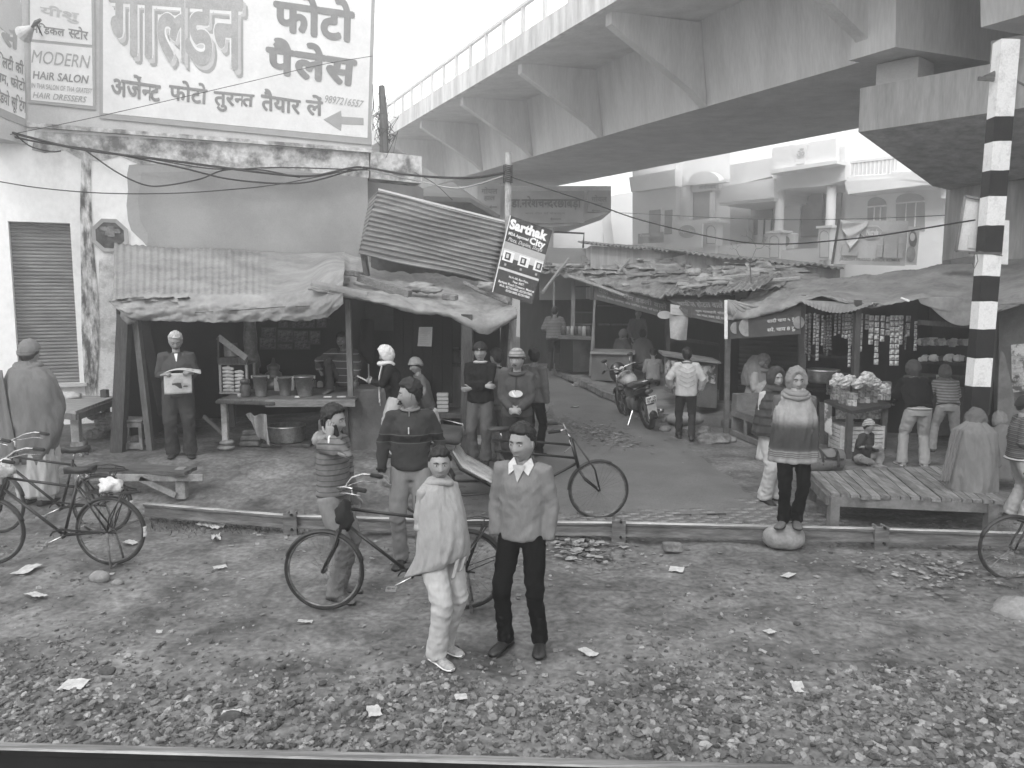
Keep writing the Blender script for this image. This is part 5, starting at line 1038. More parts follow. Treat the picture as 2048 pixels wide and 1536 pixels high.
for k in range(40):
    u, v = random.random(), random.random(); c_ = pr_(u, v)+V((0, 0, .12)); s = random.uniform(.05, .16); MB().ball(c_, (s*1.5, s, s*.6), 8, 5, fn=lambda p: p*(1+.4*nz((p.x+k, p.y, p.z), 1.6))).build('roof_stone', pm[(k+1) % 3], rf_)
for x0_, y0_, x1_, y1_, Y0, Y1 in ((1085, 585, 1137, 518, 21, 22.5), (1138, 552, 1250, 592, 21.4, 19.3), (1105, 546, 1240, 524, 23, 23), (1230, 525, 1258, 548, 22, 21.6), (1258, 520, 1236, 545, 22, 21.6), (1455, 570, 1600, 556, 16.4, 16), (1400, 562, 1520, 548, 17.5, 17)):
    MB().tube([P(x0_, y0_, Y0), P((x0_+x1_)/2, (y0_+y1_)/2-1, (Y0+Y1)/2), P(x1_, y1_, Y1)], .045, 6).build('roof_pole', woodx, rf_)
FE2 = [(1330, 594, 16.8), (1380, 592, 16.2), (1400, 594, 15.9), (1450, 590, 15.4), (1520, 580, 15.3)]; BE2 = [(1345, 578, 18), (1400, 572, 17.6), (1450, 568, 17), (1500, 560, 16.8), (1560, 552, 16.6)]
def pr2(u, v): p = pl3(FE2, u).lerp(pl3(BE2, u), v); return p+V((0, 0, .02*sin(u*150)+.06*fb((u*9, v*3, 3), 1.3)+.06))
MB().sheet(pr2, 240, 12, (0, 0, -.02)).build('corrugated_strip', tarp_d, rf_)
for k in range(6): c_ = P(1375+k*13, 583-k*2, 16.4)+V((0, 0, .08)); MB().ball(c_, (.18, .12, .05), 10, 6, fn=lambda p: p*(1+.5*nz((p.x+k, p.y, p.z), 2))).build('rag_bundle', tarp_l, rf_)
# right tarpaulin over tea shop and kiosk
FT = [(1453, 606, 15.2), (1500, 612, 14.9), (1560, 606, 14.5), (1605, 594, 14.2), (1640, 586, 14), (1690, 594, 13.8), (1760, 606, 13.6), (1840, 592, 13.2), (1880, 606, 13), (1950, 618, 12.6), (2060, 580, 11.8), (2200, 550, 11)]
BT = [(1520, 570, 16.6), (1600, 560, 17), (1700, 554, 17), (1760, 547, 17), (1840, 538, 17), (1920, 521, 17), (2048, 516, 16.5), (2200, 512, 16)]
KT = [(1453, 640, 15.1), (1500, 636, 14.8), (1560, 622, 14.4), (1605, 602, 14.1), (1640, 592, 13.9), (1690, 606, 13.7), (1740, 616, 13.6), (1800, 604, 13.3), (1845, 596, 13.1), (1875, 620, 12.9), (1950, 638, 12.5), (2060, 600, 11.7), (2200, 570, 10.9)]
rt = thing('canopy', 'large pale tarpaulin canopy sagging over the tea shop and snack kiosk', 'tarpaulin', P(1750, 640, 13.8))
def ctp(u, v):
    f = pl3(FT, u); 
    if v < .8:
        t = v/.8; p = pl3(BT, u).lerp(f, t); amp = 1 if u < .3 else .55
        return p+V((0, 0, -.10*sin(pi*t)+amp*(.05*abs(fb((u*26+t*3, t*3-u*10, 2), 1))+.05*fb((u*12, t*4, 5), 1.1))+.10*exp(-((u-.12)/.03)**2)*sin(pi*t)))
    t = (v-.8)/.2; k = pl3(KT, u); return f.lerp(k, t)+V((0, -.12*sin(pi*t*.8)+.05*nz((u*40, t*2, 0)), .015*nz((u*80, t, 0))))
MB().sheet(ctp, 330, 60, (0, .004, -.006)).build('tarpaulin', tarp, rt, smooth=True)
def lowt(u, v):
    a = P(1600, 600, 14.0).lerp(P(1760, 606, 13.5), u); b = P(1605, 604, 13.8).lerp(P(1745, 606, 13.3), u); return a.lerp(b, v)+V((0, -.03*v, -.16*v*sin(pi*u)-.02*abs(sin(u*60))*v))
MB().sheet(lowt, 120, 10, (0, .004, -.004)).build('corrugated_valance', tarp, rt); 
def lowt2(u, v): a = P(1830, 598, 12.9).lerp(P(2080, 596, 11.5), u); return a+V((.15*v*(1-u), -.1*v, -(.08+.30*sin(pi*min(1, u*1.5))**1)*v+.03*sin(v*9+u*6)))
MB().sheet(lowt2, 60, 24, (0, .004, -.004)).build('hanging_fold', tarp, rt, smooth=True)
m = MB(); a_ = P(1456, 600, 15.0)
for k in range(14): m.tube([a_+V((0, 0, 0)), P(1458+k*4.5, 636-abs(k-4)*2, 15.0-.02*k)+V((0, 0, .03*sin(k*2)))], [.012, .03], 5)
m.build('gathered_folds', tarp_l, rt, smooth=True)
MB().bar(P(1452, 600, 15.05), P(1452, 678, 15.05), .06, .02).build('edge_strip', white, rt); MB().tube([P(1745, 606, 13.4), P(1748, 612, 13.4), P(1752, 606, 13.4)], .008, 6).build('rope_loop', white, rt); MB().tube([P(1803, 596, 13.2), P(1818, 602, 13.0)], .018, 6).build('stick', white, rt)
one(MB().slab([P(1902, 520, 15.5), P(1952, 512, 15.5), P(1952, 526, 15.5), P(1902, 528, 15.5)], (0, .3, 0)), 'roof_block', 'dark block resting on the far edge of the big canopy', 'block', M('rb', .12, .08))
# banners behind
t = thing('hoarding', 'large pale food banner with a folded corner tied behind the canopy', 'banner', P(1740, 532, 17.5)); bn = [P(1676, 440, 17.6), P(1816, 442, 17.6), P(1810, 532, 17.6), P(1662, 528, 17.6)]
bnf = lambda u, v: bn[0].lerp(bn[1], u).lerp(bn[3].lerp(bn[2], u), v); MB().sheet(lambda u, v: bnf(u, v)+V((0, .04*sin(u*6)*(1-v), 0)), 20, 8, (0, .01, 0)).build('sheet', M('ban', .5, .44, sc_=2), t)
for s, u0, v0, u1, v1, bo, mt in (('JAGDISH PRASAD ASHOK KUMAR', .08, .85, .9, .94, .02, M('ban_txt', .14, .1)), ('Nutrela', .40, .2, .57, .34, .03, white)):
    m = MB(); letter(m, s, [bnf(u0, v0), bnf(u1, v0), bnf(u1, v1), bnf(u0, v1)], bo, 0, .09); m.build('lettering', mt, t)
lg = [(.36, .13), (.56, .12), (.64, .22), (.58, .4), (.42, .42), (.33, .3)]; MB().slab([bnf(*p)+V((0, -.055, 0)) for p in lg], (0, .008, 0)).build('logo_rim', white, t); MB().slab([bnf(.48+(u-.48)*.92, .27+(v-.27)*.9)+V((0, -.07, 0)) for u, v in lg], (0, .008, 0)).build('logo', M('lgo', .4, .34), t)
for u, v, w_, h_ in ((.58, .55, .09, .27), (.66, .25, .2, .58), (.87, .5, .07, .33), (.1, .55, .22, .25)): MB().slab([bnf(u, v)+V((0, -.07, 0)), bnf(u+w_, v)+V((0, -.07, 0)), bnf(u+w_, v+h_)+V((0, -.07, 0)), bnf(u, v+h_)+V((0, -.07, 0))], (0, .006, 0)).build('printed_packet', MATS['lgo'], t)
MB().sheet(lambda u, v: bnf(0, 0).lerp(bnf(.42, .0), u).lerp(bnf(.18, .62).lerp(bnf(.2, .7), u), v)+V((0, -.12-.05*sin(v*14+u*5), -.06*sin(pi*u))), 16, 30, (0, .006, 0)).build('folded_corner', M('ban2', .56, .5), t, smooth=True)
MB().bar(bn[0]+V((0, -.06, 0)), bn[3]+V((0, -.06, 0)), .04, .04).build('edge_pole', M('edgp', .1, .06), t)
t = thing('portrait_banner', 'narrow banner printed with a standing figure beside the food banner', 'banner', P(1826, 530, 17.4)); vq(t, 'sheet', [(1817, 452, 17.4), (1840, 455, 17.4), (1833, 530, 17.4), (1811, 530, 17.4)], (0, .01, 0), MATS['ban'])
def ell(par, nm, x, y, rx, ry, Y, mt): MB().slab([P(x+rx*cos(a_), y-ry*sin(a_), Y) for a_ in [k*pi/8 for k in range(16)]], (0, .006, 0)).build(nm, mt, par)
ell(t, 'printed_hair', 1826, 478, 8, 17, 17.37, M('ph', .16, .12)); ell(t, 'printed_face', 1825, 474, 5, 8, 17.35, signl); ell(t, 'printed_dress', 1822, 508, 9, 16, 17.35, M('pdr', .3, .2))
# ------------------------------------------------------------------ snack kiosk
k1 = thing('snack_kiosk', 'dark open snack kiosk hung with strips of sachets', 'kiosk', P(1760, 890, 14.5))
vq(k1, 'back_wall', [(1598, 590, 15.6), (1870, 590, 15.2), (1870, 900, 15.2), (1598, 880, 15.6)], (0, .08, 0), bkw); vq(k1, 'side_wall', [(1598, 590, 14.3), (1612, 590, 14.2), (1612, 850, 14.2), (1598, 850, 14.3)], (0, .06, 0), M('ks', .06, .03)); vq(k1, 'post', [(1713, 600, 13.5), (1724, 600, 13.5), (1716, 808, 13.5), (1704, 808, 13.5)], (0, .1, 0), wood_d)
for y in (708, 742, 775): vq(k1, 'shelf', [(1612, y, 15.3), (1700, y+3, 15.2), (1700, y+7, 15.2), (1612, y+4, 15.3)], (0, -.35, 0), wood_d)
k2 = thing('second_kiosk', 'dim kiosk with shelves of packets right of the sachet kiosk', 'kiosk', P(1930, 880, 13.5))
vq(k2, 'back_wall', [(1862, 600, 15.0), (2010, 600, 14.2), (2010, 880, 14.2), (1862, 900, 15.0)], (0, .08, 0), bkw); vq(k2, 'post', [(1986, 625, 12.6), (2001, 625, 12.6), (1980, 830, 12.6), (1968, 830, 12.6)], (0, .12, 0), wood_d)
for y in (724, 750): vq(k2, 'shelf', [(1838, y-1, 14.2), (1984, y+6, 13.5), (1984, y+11, 13.5), (1838, y+3, 14.2)], (0, .35, 0), wood_d)
vq(k2, 'beam', [(1840, 640, 13.3), (1990, 650, 12.7), (1990, 660, 12.7), (1840, 650, 13.3)], (0, .08, 0), wood_d); vq(k2, 'counter', [(1850, 770, 14.5), (1975, 780, 14.0), (1975, 850, 14.0), (1850, 880, 14.5)], (0, .3, 0), M('kc', .08, .04, sc_=4))
random.seed(14); shp = [signl, signg, paper, stA, dk, MATS['glassy']]
for i in range(34):
    x = 1842+(i//2)*8.1; row = i % 2; q = P(x, 722 if row == 0 else 690, 14.0-(x-1842)/270); s = random.uniform(.05, .1)
    one(MB().ball(q+V((0, 0, s*.6)), (s, s*.7, s*.8), 8, 6, fn=lambda p: p*(1+.3*nz((p.x+i, p.y, p.z), 2))), 'snack_packet', 'snack packet %s on the %s shelf of the dim kiosk' % (['first','second','third','fourth','fifth','sixth','seventh','eighth','ninth','tenth','eleventh','twelfth','thirteenth','fourteenth','fifteenth','sixteenth','seventeenth'][i//2]+' from the left', ['lower', 'upper'][row]), 'packet', shp[i % 6], group='packets on the dim kiosk shelves')
for i, (x, y) in enumerate(((1880, 765), (1893, 762), (1866, 690), (1904, 694))): m = MB(); q = P(x, y, 14.0); lathe(m, q, [(.05, 0), (.07, .12), (.075, .13)]); one(m, 'cup', ['left white cup on the kiosk counter', 'right white cup on the kiosk counter', 'pale tub on the left of the dim shelf', 'pale tub on the right of the dim shelf'][i], 'cup', paper, smooth=True)
sac = [M('sachet_a', .5, .16, sc_=22, lo=.4, hi=.6, rough=.4, bump=.1), M('sachet_b', .3, .1, sc_=22, lo=.4, hi=.6, rough=.4, bump=.1), M('sachet_c', .13, .05, sc_=22, lo=.4, hi=.6, rough=.35, bump=.1)]
STR = sorted([(1613, 628, 708, 5, 2), (1620, 626, 722, 5, 2), (1630, 626, 690, 5, 1), (1636, 628, 722, 6, 1), (1646, 630, 692, 5, 1), (1656, 630, 712, 5, 2), (1662, 630, 700, 5, 2), (1672, 628, 672, 5, 1), (1680, 626, 668, 5, 1), (1688, 628, 676, 6, 1), (1694, 626, 678, 6, 0), (1700, 628, 735, 6, 0), (1706, 626, 690, 5, 1),
       (1722, 626, 704, 9, 0), (1735, 628, 660, 8, 1), (1743, 630, 690, 9, 0), (1754, 630, 730, 9, 0), (1766, 630, 684, 9, 0), (1777, 632, 672, 9, 1), (1785, 630, 732, 9, 0), (1795, 630, 732, 9, 0), (1803, 630, 690, 8, 0), (1817, 630, 674, 9, 1), (1832, 642, 702, 6, 0), (1812, 650, 700, 4, 2), (1650, 640, 705, 4, 2)])
ORD = ['first', 'second', 'third', 'fourth', 'fifth', 'sixth', 'seventh', 'eighth', 'ninth', 'tenth', 'eleventh', 'twelfth', 'thirteenth']
for i, (x, y0_, y1_, w_, mt) in enumerate(STR):
    Y = 13.9 if x < 1712 else 13.75; n_ = max(3, int((y1_-y0_)/(w_*1.25))); a = P(x, y0_, Y); b = P(x-2, y1_, Y); t = thing('sachet_strip', '%s sachet strip %s of the kiosk post' % (('short ' if y1_-y0_ < 62 else 'long ')+ORD[i if i < 13 else i-13], 'from the left, left' if i < 13 else 'from the left, right'), 'sachets', a, group='sachet strips hanging in the kiosk'); hw_ = w_*Y/FPX/2
    for k in range(n_):
        c_ = a.lerp(b, (k+.5)/n_); h_ = (a-b).length/n_*.42; tw = .5*nz((i*3.1, k*.4, 0)); e = V((cos(tw), sin(tw), 0))*hw_
        MB().add([c_-e+V((0, 0, -h_)), c_+e+V((0, 0, -h_)), c_+e+V((0, 0, h_)), c_-e+V((0, 0, h_)), c_+V((0, -.02, 0)), c_+V((0, .02, 0))], [(0, 1, 4), (1, 2, 4), (2, 3, 4), (3, 0, 4), (1, 0, 5), (2, 1, 5), (3, 2, 5), (0, 3, 5)]).build('sachet', sac[mt], t)
gt = thing('goods_table', 'dark goods table in front of the sachet kiosk', 'table', P(1715, 895, 13.5)); ztt = PZ(1700, 815, .8).z
tp = [PZ(1648, 800, ztt), PZ(1703, 822, ztt), PZ(1782, 808, ztt), PZ(1730, 784, ztt)]
MB().slab(tp, (0, 0, -.06)).build('top', wood_d, gt)
for q in (tp[0], tp[1], tp[2]+V((-.08, 0, 0)), tp[3]): MB().bar(q+V((0, .06, -.8)), q+V((0, .06, -.05)), .09, .09).build('leg', M('gtleg', .1, .06, sc_=4), gt)
MB().slab([P(1650, 806, 13.75), P(1664, 812, 13.6), P(1664, 872, 13.6), P(1650, 862, 13.75)], (0, .02, 0)).build('side_banner', post_m, gt); MB().slab([P(1672, 815, 13.7), P(1770, 812, 13.7), P(1770, 838, 13.7), P(1672, 838, 13.7)], (0, .02, 0)).build('apron_banner', MATS['sachet_a'], gt)
crate = thing('plastic_crate', 'pale ribbed plastic crate standing under the goods table', 'crate', P(1720, 882, 13.3)); cq = P(1722, 882, 13.4); prm = M('crate_white', .5, .4, sc_=5, rough=.5)
for k in range(6):
    for (dx, dy, sx, sy) in ((0, -.25, .72, .02), (0, .25, .72, .02), (-.36, 0, .02, .5), (.36, 0, .02, .5)): MB().cbox((cq.x+dx, 13.6+dy, .07+k*.07), (sx, sy, .058), b=.004).build('slat', prm, crate)
MB().cbox((cq.x, 13.6, .03), (.72, .5, .02), b=.004).build('base', prm, crate); MB().cbox((cq.x, 13.62, .44), (.66, .44, .02), b=.004).build('liner', M('liner', .25, .15), crate)
for sx in (-1, 1):
    for sy in (-1, 1): MB().cbox((cq.x+sx*.355, 13.6+sy*.245, .24), (.035, .035, .45), b=.004).build('corner_post', prm, crate)
bxs = [(a_, b_, min(3, c_+1), d_) for a_, b_, c_, d_ in [(1673, 800, 2, 1), (1690, 808, 1, 0), (1704, 812, 1, 1), (1718, 806, 2, 1), (1730, 806, 3, 0), (1745, 805, 2, 1), (1760, 800, 1, 1), (1771, 800, 2, 0), (1688, 792, 2, 1), (1740, 792, 2, 0), (1755, 790, 1, 1), (1725, 790, 2, 0), (1664, 790, 2, 1), (1706, 796, 2, 0)]]
boxm = [M('carton_a', .42, .15, sc_=18, lo=.42, hi=.55, bump=.1), M('carton_b', .28, .1, sc_=18, lo=.42, hi=.55, bump=.1)]
for i, (x, y, n_, k) in enumerate(bxs):
    q = PZ(x, y, ztt)
    for j in range(n_): one(MB().cbox((q.x, q.y+.03, ztt+.055+j*.11), (.15, .13, .108), (0, 0, random.uniform(-.2, .2)), b=.004), 'snack_carton', 'printed carton, %s one of the %s stack from the left on the goods table' % (['lowest', 'second', 'third'][j], ['first', 'second', 'third', 'fourth', 'fifth', 'sixth', 'seventh', 'eighth', 'ninth', 'tenth', 'eleventh', 'twelfth', 'thirteenth', 'fourteenth'][sorted(range(len(bxs)), key=lambda z: bxs[z][0]).index(i)]), 'box', boxm[(i+j) % 2], group='cartons on the goods table')
filmm = M('clear_film', .5, .26, sc_=14, lo=.35, hi=.6, rough=.2, spec=.6, bump=.4)
for i, (x, y) in enumerate(((1668, 766), (1677, 756), (1690, 762), (1700, 758), (1685, 768), (1724, 762), (1734, 754), (1744, 758), (1752, 765), (1738, 766), (1714, 768), (1768, 776))):
    q = P(x, y, 13.5); s = random.uniform(.08, .13)
    one(MB().ball(q, (s, s*.7, s*.75), 12, 9, fn=lambda p: p*(1+.45*nz((p.x*1.3+i*3, p.y, p.z), 2.3))), 'crisp_bag', 'puffed clear snack bag %s on the goods table' % ['at the far left', 'topmost of the left pile', 'in the middle of the left pile', 'upper right of the left pile', 'lowest of the left pile', 'first of the right pile', 'topmost of the right pile', 'second highest of the right pile', 'at the right of the right pile', 'lowest of the right pile', 'between the two piles', 'at the far right'][i], 'bag', filmm, group='puffed bags on the goods table')
m = MB(); lathe(m, P(1645, 765, 14.3), [(.22, 0), (.26, .05), (.27, .2), (.29, .22), (.29, .24), (.24, .24)]); one(m, 'steel_vessel', 'wide steel vessel left of the puffed snack bags', 'vessel', steel, smooth=True)
# grey wall with peeled posters and leaning plank at the far right
gw = thing('poster_wall', 'grey wall with peeled paper posters at the right edge', 'wall', P(2040, 880, 12.5)); vq(gw, 'wall', [(1998, 600, 12.6), (2250, 600, 11), (2250, 950, 11), (1998, 905, 12.6)], (.1, .3, 0), M('gwall', .2, .13, sc_=2, det=12)); vq(gw, 'torn_poster', [(2022, 690, 12.3), (2060, 686, 12.05), (2060, 780, 12.05), (2024, 785, 12.28)], (0, -.012, 0), post_m)
for k in range(6): m = MB(); letter(m, ['सावधान', 'नशा', 'मुक~ति', 'जनसभा', 'मेरठ', 'आज'][k], [P(2026, 712+k*11, 12.2), P(2048, 711+k*11, 12.06), P(2048, 717+k*11, 12.06), P(2026, 718+k*11, 12.2)], .02, 0, .02); m.build('lettering', signg, gw)
m = MB(); m.slab([P(x, y, 12.1) for x, y in ((2003, 700), (2010, 712), (2028, 790), (2030, 850), (1996, 838), (1998, 740))], (0, .03, 0)); one(m, 'leaning_plank', 'tall pointed grey plank leaning on the wall behind the cap man', 'plank', M('lp', .17, .1, sc_=3))
# ------------------------------------------------------------------ big low wooden platform (takht)
tk = thing('wooden_platform', 'large low platform of worn planks beside the rail barrier', 'platform', G(1835, 1040)); z_ = .43
ca, cb_, cc_, cd_ = PZ(1662, 988, z_), PZ(2008, 1002, z_), PZ(1905, 930, z_), PZ(1618, 944, z_)
n_ = 17; plk = [M('plank_a', .23, .12, sc_=3, stretch=(6, 1, 6), bump=.5, bsc=14, fine=.2), M('plank_b', .18, .09, sc_=3, stretch=(6, 1, 6), bump=.5, bsc=14, fine=.2)]; random.seed(8)
for i in range(n_):
    u0, u1 = i/n_+.003, (i+1)/n_-.003; ex = random.uniform(-.02, .03); dz = random.uniform(-.006, .008); a, b, c_, d = ca.lerp(cb_, u0), ca.lerp(cb_, u1), cd_.lerp(cc_, u1), cd_.lerp(cc_, u0); e = (a-d).normalized()*ex
    MB().slab([p+V((0, 0, dz)) for p in (a+e, b+e, c_, d)], (0, 0, -.04)).build('plank', plk[i % 2], tk)
lgm = M('platform_leg', .17, .09, sc_=4); dn = lambda p, k: V((p.x, p.y, z_-.09))
for a, b in ((ca, cb_), (ca, cd_), (cd_, cc_), (cb_, cc_)): MB().bar(dn(a, 0).lerp(dn(b, 0), .01)+V((0, .04, 0)), dn(a, 0).lerp(dn(b, 0), .99)+V((0, .04, 0)), .05, .11).build('apron', lgm, tk)
for q, dx in ((ca, .06), (cb_, -.1), (cc_, -.08), (cd_, .06)): MB().cbox((q.x+dx, q.y+.06, z_/2-.02), (.11, .11, z_-.04), b=.01).build('leg', lgm, tk)
for k, (x, y, s) in enumerate(((1632, 1025, (.3, .18, .12)), (1612, 1020, (.2, .16, .12)), (1618, 985, (.18, .15, .1)), (1612, 1000, (.16, .16, .12)), (1622, 962, (.2, .16, .1)))): q = G(x, y); one(MB().cbox((q.x, q.y, .05), s, (0, 0, .3*k), b=.02), 'brick', ['wide brick at the foot of the platform', 'second brick at the foot of the platform', 'broken brick under the platform corner', 'brick standing between the boulder man and the platform', 'farthest brick beneath the platform side'][k], 'brick', brickm)
m = MB(); q = G(1571, 1096); m.ball((q.x, q.y+.05, .105), (.225, .19, .155), 26, 18, fn=lambda p: V((p.x, p.y, max(p.z, -.6)))*(1+.10*nz(p, 1.8))); one(m, 'boulder', 'smooth pale boulder the hooded man is standing on', 'rock', stone, smooth=True)
q = G(1344, 1103); one(MB().cbox((q.x, q.y, .05), (.2, .1, .09), (0, .05, .08), b=.012), 'brick', 'single pale brick lying before the rail barrier', 'brick', brickm)
m = MB(); q = G(2030, 1230); m.ball((q.x+.12, q.y+.05, -.02), (.28, .22, .16), 18, 12, fn=lambda p: p*(1+.25*nz(p, 2))); one(m, 'rock', 'big half buried rock at the right edge of the photo', 'rock', stone, smooth=True)
# ================================================================== PEOPLE
skin = M('skin', .25, .19, sc_=9, lo=.3, hi=.7, rough=.5, bump=.1, bsc=60, fine=.05, spec=.4); skin_d = M('skin_dark', .13, .10, sc_=9, rough=.5, bump=.1, bsc=60, fine=.05)
hairm = M('hair', .014, .007, sc_=30, stretch=(1, 1, .3), rough=.5, bump=.6, bsc=90); hairw = M('hair_white', .5, .3, sc_=20, bump=.5, bsc=80)
eyew = M('eye_white', .5, .45, bump=0, rough=.3); eyeb = M('eye_dark', .01, .008, bump=0, rough=.2); lipm = M('lips', .11, .09, bump=0); beardm = M('beard', .07, .02, sc_=60, bump=.3)
def cloth(name, v, d=None, **k):
    if 'cloth_'+name in MATS: return MATS['cloth_'+name]
    return M('cloth_'+name, v, d if d is not None and 'jean' in name else v*.84, sc_=k.get('sc_', 5), lo=.3, hi=.7, stretch=(1, 1, .5), rough=.95, bump=.5, bsc=26, fine=.10, spec=.1, det=8)
def ik(a, c, l1, l2, pole):
    d = c-a; L_ = d.length
    if L_ > (l1+l2)*.995: c = a+d*((l1+l2)*.995/L_); d = c-a; L_ = d.length
    x = (l1*l1-l2*l2+L_*L_)/(2*L_); h = sqrt(max(0, l1*l1-x*x)); dn_ = d/L_; p = V(pole); p = p-dn_*p.dot(dn_); p = p.normalized() if p.length > 1e-4 else V((0, 1, 0))
    return a+dn_*x+p*h, c
def headfn(q):
    """unit sphere direction -> head surface in metres (x right, y forward, z up)"""
    x, y, z = q; X, Y, Z = x*.0745, y*.094, z*.117
    if z < 0:
        k = -z; X *= 1-.30*k**1.6; Y *= 1-(.10*k if y > 0 else .30*k)
    if y > 0: Y *= .96-.05*abs(z)
    if z > .3: X *= 1-.04*(z-.3)
    def g_(cx, cz, s, sz=None): sz = sz or s; return exp(-((x-cx)/s)**2-((z-cz)/sz)**2) if y > 0 else 0
    n = 0
    ridge = max(0, min(1, (.12-z)/.42)) if z > -.30 else max(0, 1-(-.30-z)/.07)
    Y += .026*ridge*exp(-(x/(.13+.10*ridge))**2)*(1 if y > 0 else 0)
    Y -= .011*(g_(.36, .05, .19, .13)+g_(-.36, .05, .19, .13)); Y += .005*(g_(.36, .24, .26, .08)+g_(-.36, .24, .26, .08))
    Y += .007*g_(0, -.53, .24, .055)+.007*g_(0, -.64, .2, .05)-.004*g_(0, -.585, .22, .02)+.010*g_(0, -.88, .25, .12)-.004*g_(0, -.72, .2, .05)
    X += (.004*(g_(.7, -.2, .25)-g_(-.7, -.2, .25)))
    return V((X, Y-.004, Z))
def dirs(nu, nv):
    out = []
    for i in range(1, nv):
        t = pi*i/nv; out.append([V((sin(t)*cos(2*pi*j/nu-pi/2), sin(t)*sin(2*pi*j/nu-pi/2), -cos(t))) for j in range(nu)])
    return out
def shell(mb, Mh, mask, thick, nu=40, nv=30, amp=.0, seed=0, sc2=3, lift=0):
    rings = []
    for rr in dirs(nu, nv):
        r = []
        for q in rr:
            p = headfn(V((q.x, min(q.y, .92) if False else q.y, q.z))); k = mask(q.x, q.y, q.z); n = V((q.x/.075, q.y/.094, q.z/.117)).normalized()
            p = V((q.x*.0745, q.y*.092, q.z*.117)) if k > 0 and thick > .012 and q.z > -.2 and not lift else p
            off = thick*k*(.30+.70*ss(.0, .75, q.z) if thick < .03 and nu >= 60 and lift else 1)-.014*(1-min(1, k)); off += amp*fb((q.x*sc2+seed, q.y*sc2, q.z*sc2), 1.2)*k
            r.append(Mh@(p+n*off))
        rings.append(r)
    mb.loft(rings)
def hairmask(front=.62, side=.12, back=-.5, w_=.10):
    def f(x, y, z):
        x, y, z = x, y, z+.10*nz((x*4.5, y*4.5, z*4.5+front)); lim = front if y > .45 else (side+(front-side)*ss(-.05, .6, y) if y > -.1 else back+(side-back)*ss(-.7, -.1, y))
        return ss(lim-w_, lim+w_*.5, z)
    return f
def hand(mb, w_, d, up, s=1.0, curl=.5, side=1):
    """w_ wrist, d pointing direction, up = back-of-hand normal; five bent fingers"""
    d = d.normalized(); up = (up-d*up.dot(d)).normalized(); r = d.cross(up)*side
    mb.tube([w_-d*.03*s, w_, w_+d*.035*s, w_+d*.07*s, w_+d*.088*s], [(.024*s, .018*s), (.025*s, .018*s), (.038*s, .016*s), (.041*s, .015*s), (.034*s, .011*s)], 10, ref=r)
    for k, (o, l) in enumerate(((-.030, .066), (-.010, .076), (.010, .071), (.029, .056))):
        b = w_+d*(.082-.004*abs(k-1.5))*s+r*(o*s); c1 = b+(d*cos(curl*.6)-up*sin(curl*.6))*l*.45*s; c2 = c1+(d*cos(curl*1.7)-up*sin(curl*1.7))*l*.33*s; c3 = c2+(d*cos(curl*2.6)-up*sin(curl*2.6))*l*.24*s
        mb.tube([b-d*.02*s, b, c1, c2, c3], [.0095*s, .0098*s, .009*s, .0082*s, .006*s], 7, ref=r)
    b = w_+d*.025*s-r*.028*s; c1 = b+(d*.6-r*.8).normalized()*.036*s-up*.008*s; c2 = c1+(d*.9-r*.35-up*.3*curl).normalized()*.034*s; mb.tube([b+r*.01*s, b, c1, c2], [.012*s, .0125*s, .011*s, .008*s], 7, ref=up)
def drape(mb, rings, amp=.012, nf=9, seed=0, n=72, slant=2.0, cap=True, tilt=0):
    out = []
    for i, (z, cx, cy, rx, ry) in enumerate(rings):
        t = i/(len(rings)-1); r = []
        for k in range(n):
            a_ = 2*pi*k/n; f = amp*(.35+t)*(.7*sin(nf*a_+slant*t*3+seed+1.5*nz((cos(a_)*2, sin(a_)*2, z*3+seed)))+2.6*(.5-abs(fb((cos(a_)*1.5+seed, sin(a_)*1.5+z*.9, z*1.6+cos(a_)*1.2), 1.5)))*1.2-.6)
            r.append(V((cx+(rx+f)*cos(a_), cy+(ry+f)*sin(a_), z+.02*t*nz((cos(a_)*2, sin(a_)*2, seed))+tilt*t*t*sin(a_))))
        out.append(r)
    mb.loft(out, cap)
def interp(rs, n):
    out = []
    for i in range(n+1):
        k = i/n*(len(rs)-1); j = min(int(k), len(rs)-2); f = k-j; f = f*f*(3-2*f) if False else f
        out.append(tuple(a+(b-a)*f for a, b in zip(rs[j], rs[j+1])))
    return out
